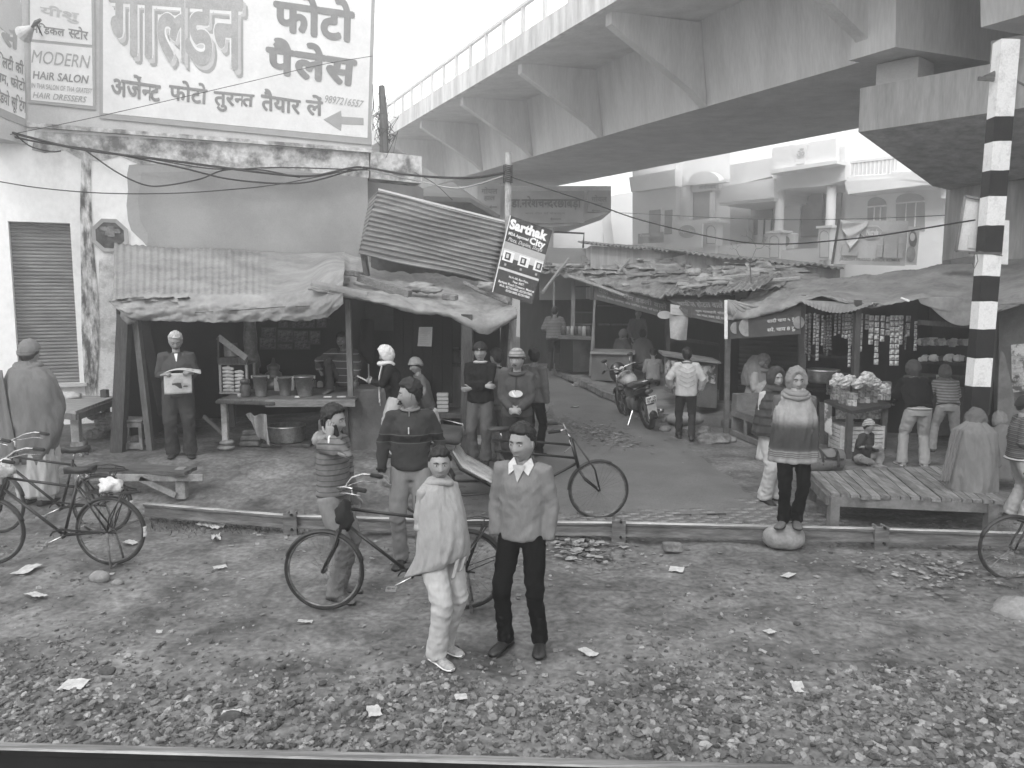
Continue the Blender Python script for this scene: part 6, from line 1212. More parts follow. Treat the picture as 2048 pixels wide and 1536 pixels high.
def person(label, foot, head_py, face, hs=1.11, pel=(0, 0, .93), lean=0, side=0, twist=0, hr=(.27, .02, .86), hl=(-.27, .02, .86), fr=(.11, .0), fl=(-.11, 0), toe=(8, -8), hy=0, hp=0, top=None, bot=None, shoe='dark', hair='short', detail=1, loc=None, group=None,
           er=None, el=None, kr=(.15, 1, 0), kl=(-.15, 1, 0), fz=(0, 0), sk=None, Hfix=None, hands=1, curl=.5, collar=None, fatness=1.0, mous=False, hand_r=None, hand_l=None, extra=None, hairbulk=1.0, vox=.015, scl=None, botw=1.0, nobody=False, headtop=None):
    sk = sk or skin; fl_ = G(*foot) if loc is None else V(loc)
    X = Matrix.Rotation(R(twist), 3, 'Z')
    P0 = V(pel); sdir = V((sin(R(side)), sin(R(lean)), cos(R(lean))*cos(R(side)))).normalized(); rt = (X@V((cos(R(side)), 0, -sin(R(side))))).normalized(); fw = rt.cross(sdir)*-1
    if fw.y < 0 and abs(twist) < 80: fw = -fw
    chest = P0+sdir*.30; neck = P0+sdir*.505; hl2 = R(lean)*.45
    sh = [P0+sdir*.455+rt*(s*.165) for s in (1, -1)]; hip = [P0+rt*(s*.088)+V((0, 0, -.03)) for s in (1, -1)]
    hc = neck+V((sin(R(side))*.1, sin(hl2)*.14+.022, .139*cos(hl2)))
    Mh = Matrix.Translation(hc) @ (Matrix.Rotation(R(-hy), 4, 'Z') @ Matrix.Rotation(R(hp), 4, 'X') @ Matrix.Scale(hs, 4))
    zt = hc.z+.117*hs*cos(R(hp))+(.012 if hair == 'short' else .02); 
    if headtop: zt = headtop
    if scl is None:
        vis = P(foot[0], head_py, fl_.y+0).z-fl_.z; scl = vis/zt
    t = thing('person', label, 'person', fl_, pi+R(face), group, scl)
    wr = []; elb = []
    for i, (h_, e_) in enumerate(((hr, er), (hl, el))):
        pole = V(e_) if e_ else V(((.5 if i == 0 else -.5), -1, -.3)); m_, c_ = ik(sh[i], V(h_), .285, .255, pole); elb.append(m_); wr.append(c_)
    kn = []; an = []
    for i, (f_, k_) in enumerate(((fr, kr), (fl, kl))):
        m_, c_ = ik(hip[i], V((f_[0], f_[1], (f_[2] if len(f_) > 2 else .085)+fz[i])), .43, .425, V(k_)); kn.append(m_); an.append(c_)
    # --- continuous body
    b = MB(); b.tube([P0-sdir*.1, P0, P0+sdir*.12, chest, P0+sdir*.42, P0+sdir*.475], [(.11, .08), (.135, .095), (.115, .085), (.14, .1), (.15, .085), (.06, .055)], 16, ref=rt)
    b.tube([neck-sdir*.06, neck, hc+Mh.to_3x3()@V((0, -.02, -.07))], [.058, .052, .05], 14, ref=rt)
    for i in range(2):
        b.tube([sh[i]-(rt if i == 0 else -rt)*.04, sh[i], elb[i], wr[i]], [.05, .048, .036, .026], 10, ref=rt); b.tube([hip[i], kn[i], an[i], an[i]+V((0, .02, -.04))], [.075, .05, .035, .035], 10, ref=rt)
    b = remesh(b, .02, 1)
    b.loft([[Mh@headfn(q) for q in rr] for rr in dirs(44, 40)])
    for s in (-1, 1):                                      # ears
        b.ball(Mh@V((s*.073, -.005, -.004)), (.010, .019, .031), 10, 8, rot=(0, 0, 0), fn=lambda q: q*(1-.25*(q.x*s > 0)*(1-abs(q.z))))
    if hands:
        hands_ = (hands if isinstance(hands, (tuple, list)) else (hands, hands))
        for i in range(2):
            if not hands_[i]: continue
            dd = (wr[i]-elb[i]).normalized(); hd = (hand_r, hand_l)[i]; d2 = V(hd[0]) if hd else dd; up_ = V(hd[1]) if hd else V(((1 if i == 0 else -1), 0, .1)); hand(b, wr[i]+dd*.012, d2, up_, .98, curl, 1 if i == 0 else -1)
    b.build('body', sk, t, True, world=False)
    # --- face
    if detail:
        for s in (-1, 1):
            e = MB().ball(Mh@V((s*.0295, .0735, .006)), (.0135, .0085, .0062), 10, 8).build('eye', eyew, t, True, world=False)
            MB().ball(Mh@V((s*.0295, .0805, .006)), (.0058, .0035, .0056), 8, 6).build('iris', eyeb, e, True, world=False)
            MB().tube([Mh@V((s*.013, .0865, .022)), Mh@V((s*.03, .0845, .028)), Mh@V((s*.048, .073, .022))], [.0034, .0042, .0022], 6).build('eyebrow', hairm, t, world=False)
            MB().tube([Mh@V((s*.014, .0805, .0115)), Mh@V((s*.03, .083, .0145)), Mh@V((s*.044, .074, .010))], [.0018, .0024, .0014], 5).build('eyelid', sk, t, world=False)
        MB().tube([Mh@V((-.023, .0775, -.0645)), Mh@V((-.01, .0875, -.0625)), Mh@V((0, .0885, -.0645)), Mh@V((.01, .0875, -.0625)), Mh@V((.023, .0775, -.0645))], [(.002, .002), (.004, .004), (.0045, .0045), (.004, .004), (.002, .002)], 6).build('lips', lipm, t, True, world=False)
        if mous: MB().tube([Mh@V((-.029, .073, -.060)), Mh@V((-.014, .0865, -.0515)), Mh@V((0, .0905, -.049)), Mh@V((.014, .0865, -.0515)), Mh@V((.029, .073, -.060))], [.003, .0058, .005, .0058, .003], 6).build('moustache', hairm, t, True, world=False)
    # --- hair and headwear
    hm_ = MB()
    if hair in ('short', 'white', 'parted'):
        mk = hairmask(.60 if hair != 'parted' else .55, .16, -.55); shell(hm_, Mh, mk, .011+.008*hairbulk, 64, 48, .009, len(label), 5, 1)
        hm_.build('hair', hairw if hair == 'white' else hairm, t, True, world=False)
    elif hair[:6] == 'beanie':
        mk = lambda x, y, z: ss(.22+.05*y-.45*ss(.0, -.8, y)*.9, .30+.05*y-.35*ss(.0, -.8, y), z); shell(hm_, Mh, mk, .022, 48, 36, .006, 2, 5)
        hm_.build('knitted_cap', HM[hair], t, True, world=False)
        h2_ = MB(); shell(h2_, Mh, hairmask(.2, -.1, -.5), .008, 40, 30); h2_.build('hair', hairm, t, True, world=False)
        rg = MB(); rg.tube([Mh@V((.081*cos(a_), .1*sin(a_)-.004, .031+.012*sin(a_)-.0)) for a_ in [k*pi/12 for k in range(24)]], [(.007, .018)]*24, 8, closed=True, cap=False, ref=(0, 0, 1)) ; rg.build('cap_band', HM.get(hair+'_band', HM[hair]), t, True, world=False)
    elif hair[:4] == 'hood':
        def mk(x, y, z):
            r = sqrt((x/.74)**2+((z+.14)/.84)**2); return 1 if y < .1 else ss(.88, 1.06, r)
        shell(hm_, Mh, mk, .026, 64, 48, .010, len(label), 3.2)
        c_ = hc+V((0, -.005, -.12)); hm_.tube([c_+V((.085*cos(a_), .085*sin(a_)+.01, .03*sin(a_*2+1)*.3-.01)) for a_ in [k*pi/10 for k in range(20)]], [(.035+.006*sin(k*1.7), .05) for k in range(20)], 10, closed=True, cap=False, ref=(0, 0, 1))
        hm_.build('head_shawl', HM[hair], t, True, world=False)
    # --- shoes
    if shoe:
        sm_ = {'dark': M('shoe_dark', .03, .018, rough=.4), 'light': M('shoe_light', .33, .24, sc_=20), 'grey': M('shoe_grey', .12, .08), 'bare': sk}[shoe]
        for i in range(2):
            a_ = R(toe[i]); dr = V((sin(a_), cos(a_), 0)); sd2 = V((dr.y, -dr.x, 0)); c_ = an[i]+V((0, 0, -.085)); prof = [(-.075, .022, .035), (-.06, .034, .075), (-.02, .037, .088), (.04, .036, .07), (.09, .042, .05), (.14, .044, .042), (.175, .034, .034), (.195, .014, .022)]
            m = MB(); m.loft([[c_+dr*(y_*1.1)+sd2*(w2*1.12*cos(q))+V((0, 0, max(.004, .55*h2*(1+sin(q))))) for q in [k*pi/7 for k in range(14)]] for y_, w2, h2 in prof]); so_ = m.build('shoe', sm_, t, True, world=False)
            if shoe != 'bare': m = MB(); m.loft([[c_+dr*(y_*1.1)+sd2*((w2*1.12+.004)*cos(q))+V((0, 0, .012+.012*sin(q))) for q in [k*pi/6 for k in range(12)]] for y_, w2, h2 in prof]); m.build('sole', white if shoe == 'light' else black, so_, True, world=False)
    # --- trousers
    if bot:
        mt, hem, loose = bot; m = MB(); B0_ = .155*botw
        m.tube([P0+sdir*.10, P0+sdir*.04, P0-V((0, 0, .05)), P0-V((0, 0, .12))], [(.145*fatness, .105*fatness), (.155*fatness, .115*fatness), (.165*botw, .125*botw), (.15*botw, .115)], 18, ref=rt)
        for i in range(2):
            k_, a_ = kn[i], an[i]; m.tube([hip[i]+V((0, 0, .02)), hip[i].lerp(k_, .35), k_, k_.lerp(a_, .4), a_.lerp(k_, .12), a_+V((0, 0, -.035))], [.093*loose, .092*loose, .070*loose, .064*loose, hem*.95, hem], 16, ref=rt)
        def rdg(x, y, z): return 1-2.2*abs(nz((x, y, z), 1))
        def dsp(p, n):
            near = min(abs(p.z-kn[0].z), abs(p.z-an[0].z-.06)); return (.009*ss(.30, 0, near)+.003)*(.9*rdg(p.x*7+p.z*5, p.y*7+p.z*4, p.z*11+len(label))+.5*nz((p.x*20+p.z*12, p.y*20, p.z*18), 1))-.003
        remesh(m, vox, 2, dsp).build('trousers', mt, t, True, world=False)
    # --- upper garment
    if top:
        mt, hemz, loose, bulk = top[:4]; m = MB(); hp_ = P0+sdir*hemz; q = lambda k: P0+sdir*k
        m.tube([hp_, q(hemz+.04), q(.10), q(.22), q(.34), q(.42), q(.475), q(.50)], [(.172*loose*top[4] if len(top) > 4 else .172*loose, .136*loose), (.174*loose, .137*loose), (.163*loose, .125*loose), (.168*loose, .13*loose), (.168*loose, .13*loose), (.155, .105), (.095, .08), (.064, .064)], 24, ref=rt)
        for i in range(2):
            s_ = (rt if i == 0 else -rt); m.tube([sh[i]-s_*.07+V((0, 0, -.005)), sh[i]+s_*.0+V((0, 0, -.008)), sh[i].lerp(elb[i], .5), elb[i], elb[i].lerp(wr[i], .5), wr[i]+(elb[i]-wr[i]).normalized()*.035, wr[i]+(elb[i]-wr[i]).normalized()*.005], [.062*bulk, .066*bulk, .060*bulk, .053*bulk, .048*bulk, .044*bulk, .035*bulk], 14, ref=fw)
        def dsp2(p, n):
            ne = min((p-elb[0]).length, (p-elb[1]).length); am = .0045+.010*ss(.2, 0, ne)+.005*ss(.25, 0, (p-P0).length)
            return am*1.25*(.8*(1-2.2*abs(nz((p.x*7+p.z*6, p.y*7, p.z*10-abs(p.x)*9+len(label)), 1)))+.5*nz((p.x*18, p.y*18, p.z*20), 1))-.003*(1.0 if bulk < 1.25 else 1.3)
        remesh(m, vox, 2, dsp2).build('garment', mt, t, True, world=False)
    if collar == 'shirt':
        m = MB(); nn_ = neck+fw*.008
        for s in (-1, 1):
            a1 = nn_+rt*(s*.066)-fw*.01+sdir*.028; a2 = nn_+fw*.078+rt*(s*.012)+sdir*(-.03); a3 = nn_+fw*.096+rt*(s*.075)+sdir*(-.085); a4 = nn_+rt*(s*.098)+fw*.03+sdir*(-.018); m.slab([a1, a2, a3, a4], fw*.006+sdir*.006)
        m.build('shirt_collar', M('shirt_white', .5, .42), t, world=False); MB().slab([nn_+fw*.080-rt*.050-sdir*.01, nn_+fw*.080+rt*.050-sdir*.01, nn_+fw*.125-sdir*.13], fw*.006).build('shirt_front', M('shirt_stripe', .36, .28), t, world=False)
        pass
    elif collar:
        MB().tube([neck+rt*(.068*cos(a_))+fw*(.064*sin(a_)+.006)+sdir*(.012-.012*sin(a_)) for a_ in [k*pi/10 for k in range(20)]], [(.012, .024)]*20, 8, closed=True, cap=False, ref=(0, 0, 1)).build('collar', collar, t, True, world=False)
    ctx = dict(t=t, neck=neck, hc=hc, Mh=Mh, sh=sh, wr=wr, elb=elb, P0=P0, sdir=sdir, rt=rt, fw=fw, scl=scl, kn=kn, an=an)
    if extra: extra(ctx)
    return ctx
W_ = lambda c, p: FR[c['t'].name]@V(p)
HM = {'beanie_a': bands('cap_striped', .3, .12, .04, .35), 'beanie_grey': cloth('cap_grey', .16, .1), 'beanie_black': cloth('cap_black', .03), 'beanie_kid': bands('cap_kid', .42, .1, .032, .45), 'beanie_light': cloth('cap_light', .3), 'beanie_brown': cloth('cap_brown', .12),
      'hood_dark': cloth('hood_dark', .05), 'hood_white': cloth('hood_white', .55, .45), 'hood_mid': cloth('hood_mid', .17), 'hood_brown': cloth('hood_brown', .1), 'hood_grey': cloth('hood_grey', .2), 'beanie_a_band': cloth('cap_band', .12)}
black_tr = cloth('black_trousers', .007, .004); jean = cloth('jeans', .2, .12, sc_=5); jean_d = cloth('jeans_dark', .028); khaki = cloth('khaki', .24, .17); whitec = cloth('white_cotton', .41, .31); grey_tr = cloth('grey_trousers', .2, .15); beige = cloth('beige_trousers', .3, .21)
lean_dark = cloth('dark_suit', .075, .05)
# 1 front man in v-neck sweater
person('smiling man in pale grey v-neck sweater and black trousers with hands in pockets', (1045, 1293), 845, -18, fr=(.12, .04), fl=(-.13, -.02), toe=(14, -14), hr=(.215, .04, .86), hl=(-.215, .04, .86), er=(.5, -1, 0), el=(-.5, -1, 0), hy=14, hp=-3, hs=1.2, top=(cloth('sweater_grey', .17, .14, bump=.6), -.075, 1.04, 1.02), bot=(black_tr, .062, .98), hair='short', collar='shirt', hands=0, hairbulk=1.25, vox=.012)
# 2 shawl man
def shawl2(c):
    m = MB(); rs = interp([(1.475, 0, .01, .055, .06), (1.45, 0, .005, .09, .085), (1.40, 0, .0, .165, .115), (1.33, 0, .01, .195, .135), (1.20, 0, .03, .205, .16), (1.05, 0, .05, .21, .185), (.92, .0, .05, .215, .20), (.80, .0, .01, .23, .23), (.72, .0, -.04, .235, .25)], 34)
    drape(m, rs, .008, 4, 3, 90, 3.0, True, .10); m.build('shawl', cloth('shawl_white', .29, .22), c['t'], True, world=False)
    m = MB(); m.tube([c['neck']+V((.08*cos(a_), .08*sin(a_)+.01, .015*sin(a_*2)+.0)) for a_ in [k*pi/12 for k in range(24)]], [(.03+.006*sin(k*2.1), .04) for k in range(24)], 10, closed=True, cap=False, ref=(0, 0, 1)); m.build('shawl_roll', MATS['cloth_shawl_white'], c['t'], True, world=False)
    m = MB(); a0 = V((.1, .16, .88)); m.sheet(lambda u, v: a0+V((-.08-.14*u+.05*v, .05+.02*sin(u*12), -.02-.15*v*(1-.5*u))), 12, 10, (0, .006, 0)); m.build('shawl_end', MATS['cloth_shawl_white'], c['t'], True, world=False)
person('thin man wrapped in a white shawl with loose white trousers and pale shoes', (880, 1312), 890, 48, fr=(.09, .06), fl=(-.1, -.06), toe=(8, -2), hr=(.06, .17, 1.02), hl=(-.06, .18, 1.0), er=(.1, -.2, -1), el=(-.1, -.2, -1), hy=40, hands=0, top=(cloth('shirt_under', .3), -.1, .92, .72), bot=(whitec, .085, 1.2), shoe='light', hair='parted', sk=skin, extra=shawl2, hairbulk=.7, mous=False)
# 3 man in zip fleece
fle = bands('fleece', .035, .018, 0, 0, lines=[(1.185, .03, .012), (1.22, .004, .08), (1.15, .004, .08)])
def zip3(c): MB().tube([c['neck']+c['fw']*.085-c['sdir']*k for k in (.0, .05, .1, .15)], .004, 6).build('zip', steel, c['t'], world=False); MB().tube([c['neck']+c['fw']*(.135)-c['sdir']*k for k in (.14, .20)], .006, 6).build('zip_pull', signl, c['t'], world=False); MB().tube([c['wr'][0]+V((.045*cos(a_), .045*sin(a_), .04)) for a_ in [k*pi/8 for k in range(16)]], .008, 6, closed=True, cap=False).build('bracelet', black, c['t'], world=False)
person('man in dark patterned zip fleece looking left with one thumb in his pocket', (825, 1128), 757, 0, fr=(.1, .0), fl=(-.09, -.04), hr=(.255, .08, .87), hl=(-.24, .0, .88), er=(1.1, -.8, 0), el=(-.8, -1, 0), hy=78, hp=-3, top=(fle, -.03, 1.06, 1.05, .9), bot=(grey_tr, .07, 1.05), collar=cloth('fleece_collar', .17), hair='short', hairbulk=1.9, mous=True, hands=(1, 0), hand_r=((-.35, .35, -.8), (.8, .5, .2)), extra=zip3)
# 4 phone man
def ph4(c):
    w = c['wr'][0]; MB().cbox(w+V((-.03, .035, .05)), (.018, .045, .10), (.3, 0, 0), b=.004).build('phone', black, c['t'], world=False); MB().tube([w+V((.04*cos(a_), .0+.01*cos(a_), .04*sin(a_)-.03)) for a_ in [k*pi/8 for k in range(16)]], .010, 6, closed=True, cap=False, ref=(0, 1, 0)).build('wristband', white, c['t'], world=False)
    m = MB(); m.tube([c['neck']+V((.085*cos(a_), .07*sin(a_)-.025, .012*sin(a_*3)-.005)) for a_ in [k*pi/10 for k in range(20)]], [(.03, .035)]*20, 10, closed=True, cap=False, ref=(0, 0, 1)); m.ball(c['neck']+V((0, -.11, -.03)), (.11, .06, .07), 16, 10, fn=lambda p: p*(1+.2*nz(p, 3))); m.build('jacket_hood', MATS['cloth_hooding'], c['t'], True, world=False)
cloth('hooding', .22); pj = bands('jacket_striped', .14, .045, .095, .12, v2=.045)
person('man in striped hooded jacket talking on a mobile phone held to his ear', (672, 1192), 808, 72, fr=(.1, .05), fl=(-.1, -.02), hr=(.145, .07, 1.455), hl=(-.26, .06, .86), er=(.2, .3, -1), el=(-.6, -1, 0), hy=-6, hp=-4, top=(pj, -.02, 1.02, 1.05, .92), bot=(jean, .078, 1.1), shoe='grey', hair='short', hairbulk=1.8, hand_r=((-.2, .05, 1), (.9, .4, .2)), hands=1, curl=.7, extra=ph4)
# 5 hoodie man
def ho5(c):
    m = MB(); m.tube([c['neck']+V((.092*cos(a_), .085*sin(a_)+.0, -.005-.03*sin(a_))) for a_ in [k*pi/10 for k in range(20)]], [(.026, .036)]*20, 10, closed=True, cap=False, ref=(0, 0, 1)); m.build('hood', MATS['cloth_hoodie'], c['t'], True, world=False)
    q = c['P0']+c['sdir']*.245+c['fw']*.158; MB().slab([q+c['rt']*(.085*cos(a_))+c['sdir']*(.045*sin(a_)) for a_ in [k*pi/12 for k in range(24)]], c['fw']*.006).build('chest_emblem', signl, c['t'], world=False)
    q2 = q+c['fw']*.008; MB().slab([q2+c['rt']*a_+c['sdir']*b_ for a_, b_ in ((-.06, -.02), (-.01, -.032), (.02, .0), (.035, .03), (.05, .025), (.03, -.02), (.01, -.04))], c['fw']*.004).build('emblem_mark', white, c['t'], world=False)
    MB().tube([c['neck']+c['fw']*.11-c['sdir']*.06, c['neck']+c['fw']*.15-c['sdir']*.16, c['neck']+c['fw']*.168-c['sdir']*.23], .004, 5).build('drawstring', black, c['t'], world=False)
person('moustached man in charcoal hooded sweatshirt and pale knitted cap with clasped hands', (1034, 972), 695, -6, fr=(.1, 0), fl=(-.1, 0), hr=(.045, .24, 1.0), hl=(-.045, .24, 1.0), er=(.5, -.6, -.6), el=(-.5, -.6, -.6), hy=16, hp=0, top=(cloth('hoodie', .06, .045), -.05, 1.1, 1.12), bot=(jean_d, .07, 1.05), hair='beanie_a', mous=True, extra=ho5, curl=.9, hand_r=((-.9, .2, -.2), (.2, .9, .4)), hand_l=((.9, .2, -.2), (-.2, .9, .4)))
# 6 black cap man, folded arms
def sc6(c): MB().tube([c['neck']+V((.075*cos(a_), .07*sin(a_)+.008, .0)) for a_ in [k*pi/10 for k in range(20)]], [(.02, .03)]*20, 8, closed=True, cap=False, ref=(0, 0, 1)).build('neck_scarf', MATS['cap_kid'], c['t'], True, world=False); MB().tube([c['Mh']@V(p) for p in ((-.012, .108, .045), (0, .112, .034), (.012, .108, .045))], .003, 5).build('cap_badge', white, c['t'], world=False)
person('man in black knitted cap and dark jacket standing with folded arms', (962, 925), 683, -8, fr=(.1, .0), fl=(-.08, .05), hr=(-.09, .17, 1.12), hl=(.10, .16, 1.08), er=(1, .1, -.6), el=(-1, .1, -.6), hy=-4, hp=4, top=(cloth('jacket_black', .014), -.06, 1.12, 1.12), bot=(cloth('jeans_mid', .10, .06), .085, 1.1), hair='beanie_black', extra=sc6)
trk = bands('track_jacket', .11, .07, 0, 0)
person('dark haired man in grey track jacket seen from behind between two standing men', (992, 925), 697, 168, fr=(.1, 0), fl=(-.1, 0), hr=(.26, .0, .84), hl=(-.26, 0, .84), hy=-50, hp=-3, top=(trk, -.05, 1.2, 1.2), bot=(jean, .085, 1.12), hair='short', detail=0, collar=cloth('trk_collar', .16), hairbulk=1.5)
person('dark haired man in grey jacket half hidden behind the man in the pale cap', (1066, 912), 696, 150, fr=(.1, 0), fl=(-.1, 0), hr=(.25, .0, .84), hl=(-.25, 0, .84), hy=-45, top=(cloth('jacket_mid', .10, .07), -.06, 1.15, 1.2), bot=(black_tr, .07, 1.0), hair='short', detail=0, hairbulk=1.4)
# 9 scarf man
def sf9(c):
    m = MB(); n_ = c['neck']
    m.tube([n_+V((.08*cos(a_), .075*sin(a_)+.015, .01*sin(a_))) for a_ in [k*pi/12 for k in range(24)]], [(.03, .045)]*24, 10, closed=True, cap=False, ref=(0, 0, 1)); m.build('scarf_roll', HM['hood_white'], c['t'], True, world=False)
    for k, (x, z) in enumerate(((.05, -.58), (-.07, -.50))):
        a0 = n_+V((x, .09, -.02)); m = MB(); m.sheet(lambda u, v: a0+V(((u-.5)*(.07+.06*v)+.04*v, .06*min(1, v*3)*.6+.05*v*.2+.012*sin(u*14), z*v)), 14, 24, (0, .008, 0)); m.build('scarf_end', HM['hood_white'], c['t'], True, world=False)
        for j in range(6): p = a0+V((-.05+.022*j+.04, .045, z)); MB().tube([p, p+V((0, 0, -.05))], .004, 4).build('tassel', HM['hood_white'], c['t'], world=False)
    MB().cbox(c['wr'][0].lerp(c['wr'][1], .5)+V((0, .14, .04)), (.12, .17, .012), (.5, 0, 0), b=.003).build('folded_newspaper', paper, c['t'], world=False)
person('man with white scarf over his head and dark jacket reading at the stall', (790, 912), 690, -82, lean=12, pel=(0, -.03, .93), fr=(.09, .02), fl=(-.09, -.03), hr=(.08, .34, 1.17), hl=(-.08, .32, 1.16), er=(1, 0, -1), el=(-1, 0, -1), hp=-18, top=(cloth('jacket_dk2', .014), -.12, 1.15, 1.15), bot=(whitec, .10, 1.28), hair='hood_white', extra=sf9, curl=.9, detail=1)
person('blurred boy in pale cap sitting on the low platform by the plank door', (845, 822), 735, -70, loc=tuple(P(852, 822, 12.0)), scl=.92, pel=(0, 0, .12), lean=14, fr=(.18, .32, .05), fl=(-.18, .32, .05), kr=(.8, .5, .8), kl=(-.8, .5, .8), hr=(.15, .3, .3), hl=(-.15, .3, .3), hp=-12, top=(cloth('boy_grey', .13), -.08, 1.1, 1.1), bot=(grey_tr, .07, 1.0), hair='beanie_light', detail=0)
# 11 stall keeper
zz = ZT+.02; kp = ctop(690, 12.35, zz)
kst = bands('keeper_sweater', .05, .3, .115, .1)
def kp11(c): m = MB(); q = c['wr'][1]+V((0, .08, -.1)); m.loft([[q+V((r*cos(k*pi/8), r*sin(k*pi/8), z)) for k in range(16)] for r, z in ((.05, -.1), (.055, .02), (.06, .03))]); m.build('milk_can', MATS['zinc'], c['t'], True, world=False)
person('stall keeper in white striped dark sweater squatting on the counter', (690, 775), 655, -8, loc=kp, scl=.98, pel=(0, -.1, .16), lean=16, fr=(.16, .22, .06), fl=(-.22, .20, .06), kr=(.4, .5, 1), kl=(-.5, .5, 1), hr=(.30, .28, .34), hl=(-.34, .42, .24), er=(1, -.3, -.2), el=(-1, -.3, -.2), hp=-4, hy=4, top=(kst, -.06, 1.16, 1.25), bot=(cloth('keeper_trousers', .045), .07, 1.05), hair='short', sk=skin_d, mous=True, extra=kp11, shoe='bare')
# 12 newspaper man
def np12(c):
    t = c['t']; a, b = V((.2, .30, 1.14)), V((-.2, .30, 1.14)); m = MB(); a0 = V((-.17, .33, 1.19))
    m.sheet(lambda u, v: V((.16-.34*u, .30+.05*v+.015*sin(u*5), 1.17-.27*v)), 14, 10, (0, .004, 0)); nw = m.build('newspaper', M('newsprint', .38, .32, sc_=8), t, True, world=False)
    MB().sheet(lambda u, v: V((.16-.46*u, .31-.16*v, 1.175+.035*sin(u*4.0)+.05*u*v-.01*v)), 16, 6, (0, 0, .005)).build('newspaper_fold', M('newsprint2', .5, .4, sc_=8), t, True, world=False)
    for (x0, z0, w2, h2, mm) in ((.07, .97, .13, .07, ink), (.045, 1.05, .10, .05, signg), (-.07, .99, .06, .015, ink), (-.07, 1.03, .07, .012, signg)): MB().slab([V((x0, .343, z0)), V((x0-w2, .343, z0)), V((x0-w2*.9, .343, z0+h2)), V((x0-.01, .343, z0+h2))], (0, .004, 0)).build('printed_picture', mm, nw, world=False)
    MB().slab([c['neck']+V((-.02, .085, -.02)), c['neck']+V((.025, .085, -.02)), c['neck']+V((0, .125, -.15))], (0, .006, 0)).build('shirt_front', white, t, world=False)
person('white haired man in dark suit standing under the tarpaulin reading a newspaper', (362, 912), 662, 22, fr=(.1, .0), fl=(-.12, .08), hr=(.17, .26, 1.15), hl=(-.18, .26, 1.16), er=(.3, -.6, -1), el=(-.3, -.6, -1), hy=0, hp=-24, lean=2, top=(cloth('suit_grey', .06, .045), -.1, 1.2, 1.2), bot=(cloth('suit_trousers', .045, .03), .095, 1.25), hair='white', extra=np12, curl=1.0, mous=True, sk=skin, hand_r=((-.6, .6, .2), (.3, .2, .9)), hand_l=((.6, .6, .2), (-.3, .2, .9)))
# 13 shawled man at left, from behind
def sh13(c):
    m = MB(); drape(m, interp([(1.0, 0, 0, .16, .13), (.8, 0, .01, .19, .15), (.5, 0, .0, .21, .16), (.25, 0, 0, .2, .17), (.1, 0, 0, .19, .16)], 24), .014, 9, 4, 80, 1.0); m.build('dhoti', whitec, c['t'], True, world=False)
    m = MB(); rs = interp([(1.50, 0, 0, .07, .07), (1.47, 0, 0, .105, .09), (1.42, 0, 0, .20, .14), (1.34, 0, .01, .27, .18), (1.2, 0, .02, .31, .21), (1.0, .0, .04, .32, .23), (.8, -.02, .03, .31, .22), (.62, -.05, .0, .29, .2), (.45, -.10, -.02, .24, .17)], 40)
    drape(m, rs, .014, 6, 1, 96, 3.2); m.build('shawl', cloth('shawl_brown', .15, .105), c['t'], True, world=False)
    m = MB(); m.sheet(lambda u, v: V((-.30+.17*u+.16*v, -.17-.06*sin(u*3)-.05*v-.012*sin(u*20+v*4), 1.42-.95*v)), 16, 30, (0, -.012, 0)); m.build('shawl_flap', MATS['cloth_shawl_brown'], c['t'], True, world=False)
    m = MB(); m.tube([c['neck']+V((.1*cos(a_), .09*sin(a_), .02*sin(a_*2+1))) for a_ in [k*pi/12 for k in range(24)]], [(.035+.008*sin(k*1.9), .05) for k in range(24)], 10, closed=True, cap=False, ref=(0, 0, 1)); m.build('shawl_roll', MATS['cloth_shawl_brown'], c['t'], True, world=False)
person('tall man from behind in knitted cap, brown shawl and white dhoti at far left', (76, 1008), 678, 165, fr=(.1, 0), fl=(-.1, 0), hr=(.1, .2, 1.05), hl=(-.1, .2, 1.05), er=(.1, -.2, -1), el=(-.1, -.2, -1), hy=-12, top=(cloth('kurta_w', .15), -.05, .95, .85), bot=(whitec, .08, 1.1), hair='beanie_grey', detail=0, extra=sh13, hands=0)
# 14 quilted jacket man
quil = bands('quilted', .13, .05, .075, .16)
q = PZ(1108, 742, .58)
person('man in dark quilted jacket seen from behind leaning over the far counter', (1108, 742), 614, 172, loc=q, fr=(.1, 0), fl=(-.12, .12), hr=(.2, .3, 1.0), hl=(-.24, .25, .98), lean=14, hp=-15, top=(quil, -.1, 1.3, 1.5), bot=(jean_d, .08, 1.1), hair='short', detail=0)
q = P(1238, 706, 21.6); person('hooded diner in dim shawl sitting at the noodle stall, left one', (1238, 706), 640, 120, loc=(q.x, q.y, .8), scl=.95, pel=(0, 0, .2), lean=12, fr=(.15, .3, .05), fl=(-.15, .3, .05), hr=(.2, .3, .5), hl=(-.2, .3, .5), hp=-15, top=(cloth('dim_a', .1), -.12, 1.25, 1.3), bot=(jean_d, .08, 1.1), hair='hood_mid', detail=0, vox=.02)
def sh16(c):
    m = MB(); drape(m, interp([(.78, 0, .06, .07, .07), (.72, 0, .04, .15, .12), (.6, 0, .02, .23, .18), (.35, 0, .04, .28, .26), (.05, 0, .08, .33, .33)], 20), .014, 6, 5, 64); m.build('shawl', cloth('dim_shawl', .14), c['t'], True, world=False)
q = P(1285, 706, 21.0); person('diner wrapped in a pale dim shawl sitting at the noodle stall, right one', (1285, 706), 640, 170, loc=(q.x, q.y, .72), scl=1.05, pel=(0, 0, .2), lean=8, fr=(.15, .3, .05), fl=(-.15, .3, .05), hr=(.1, .3, .5), hl=(-.1, .3, .5), top=(cloth('dim_b', .12), -.12, 1.2, 1.2), bot=(jean_d, .08, 1.1), hair='short', detail=0, extra=sh16, vox=.02)
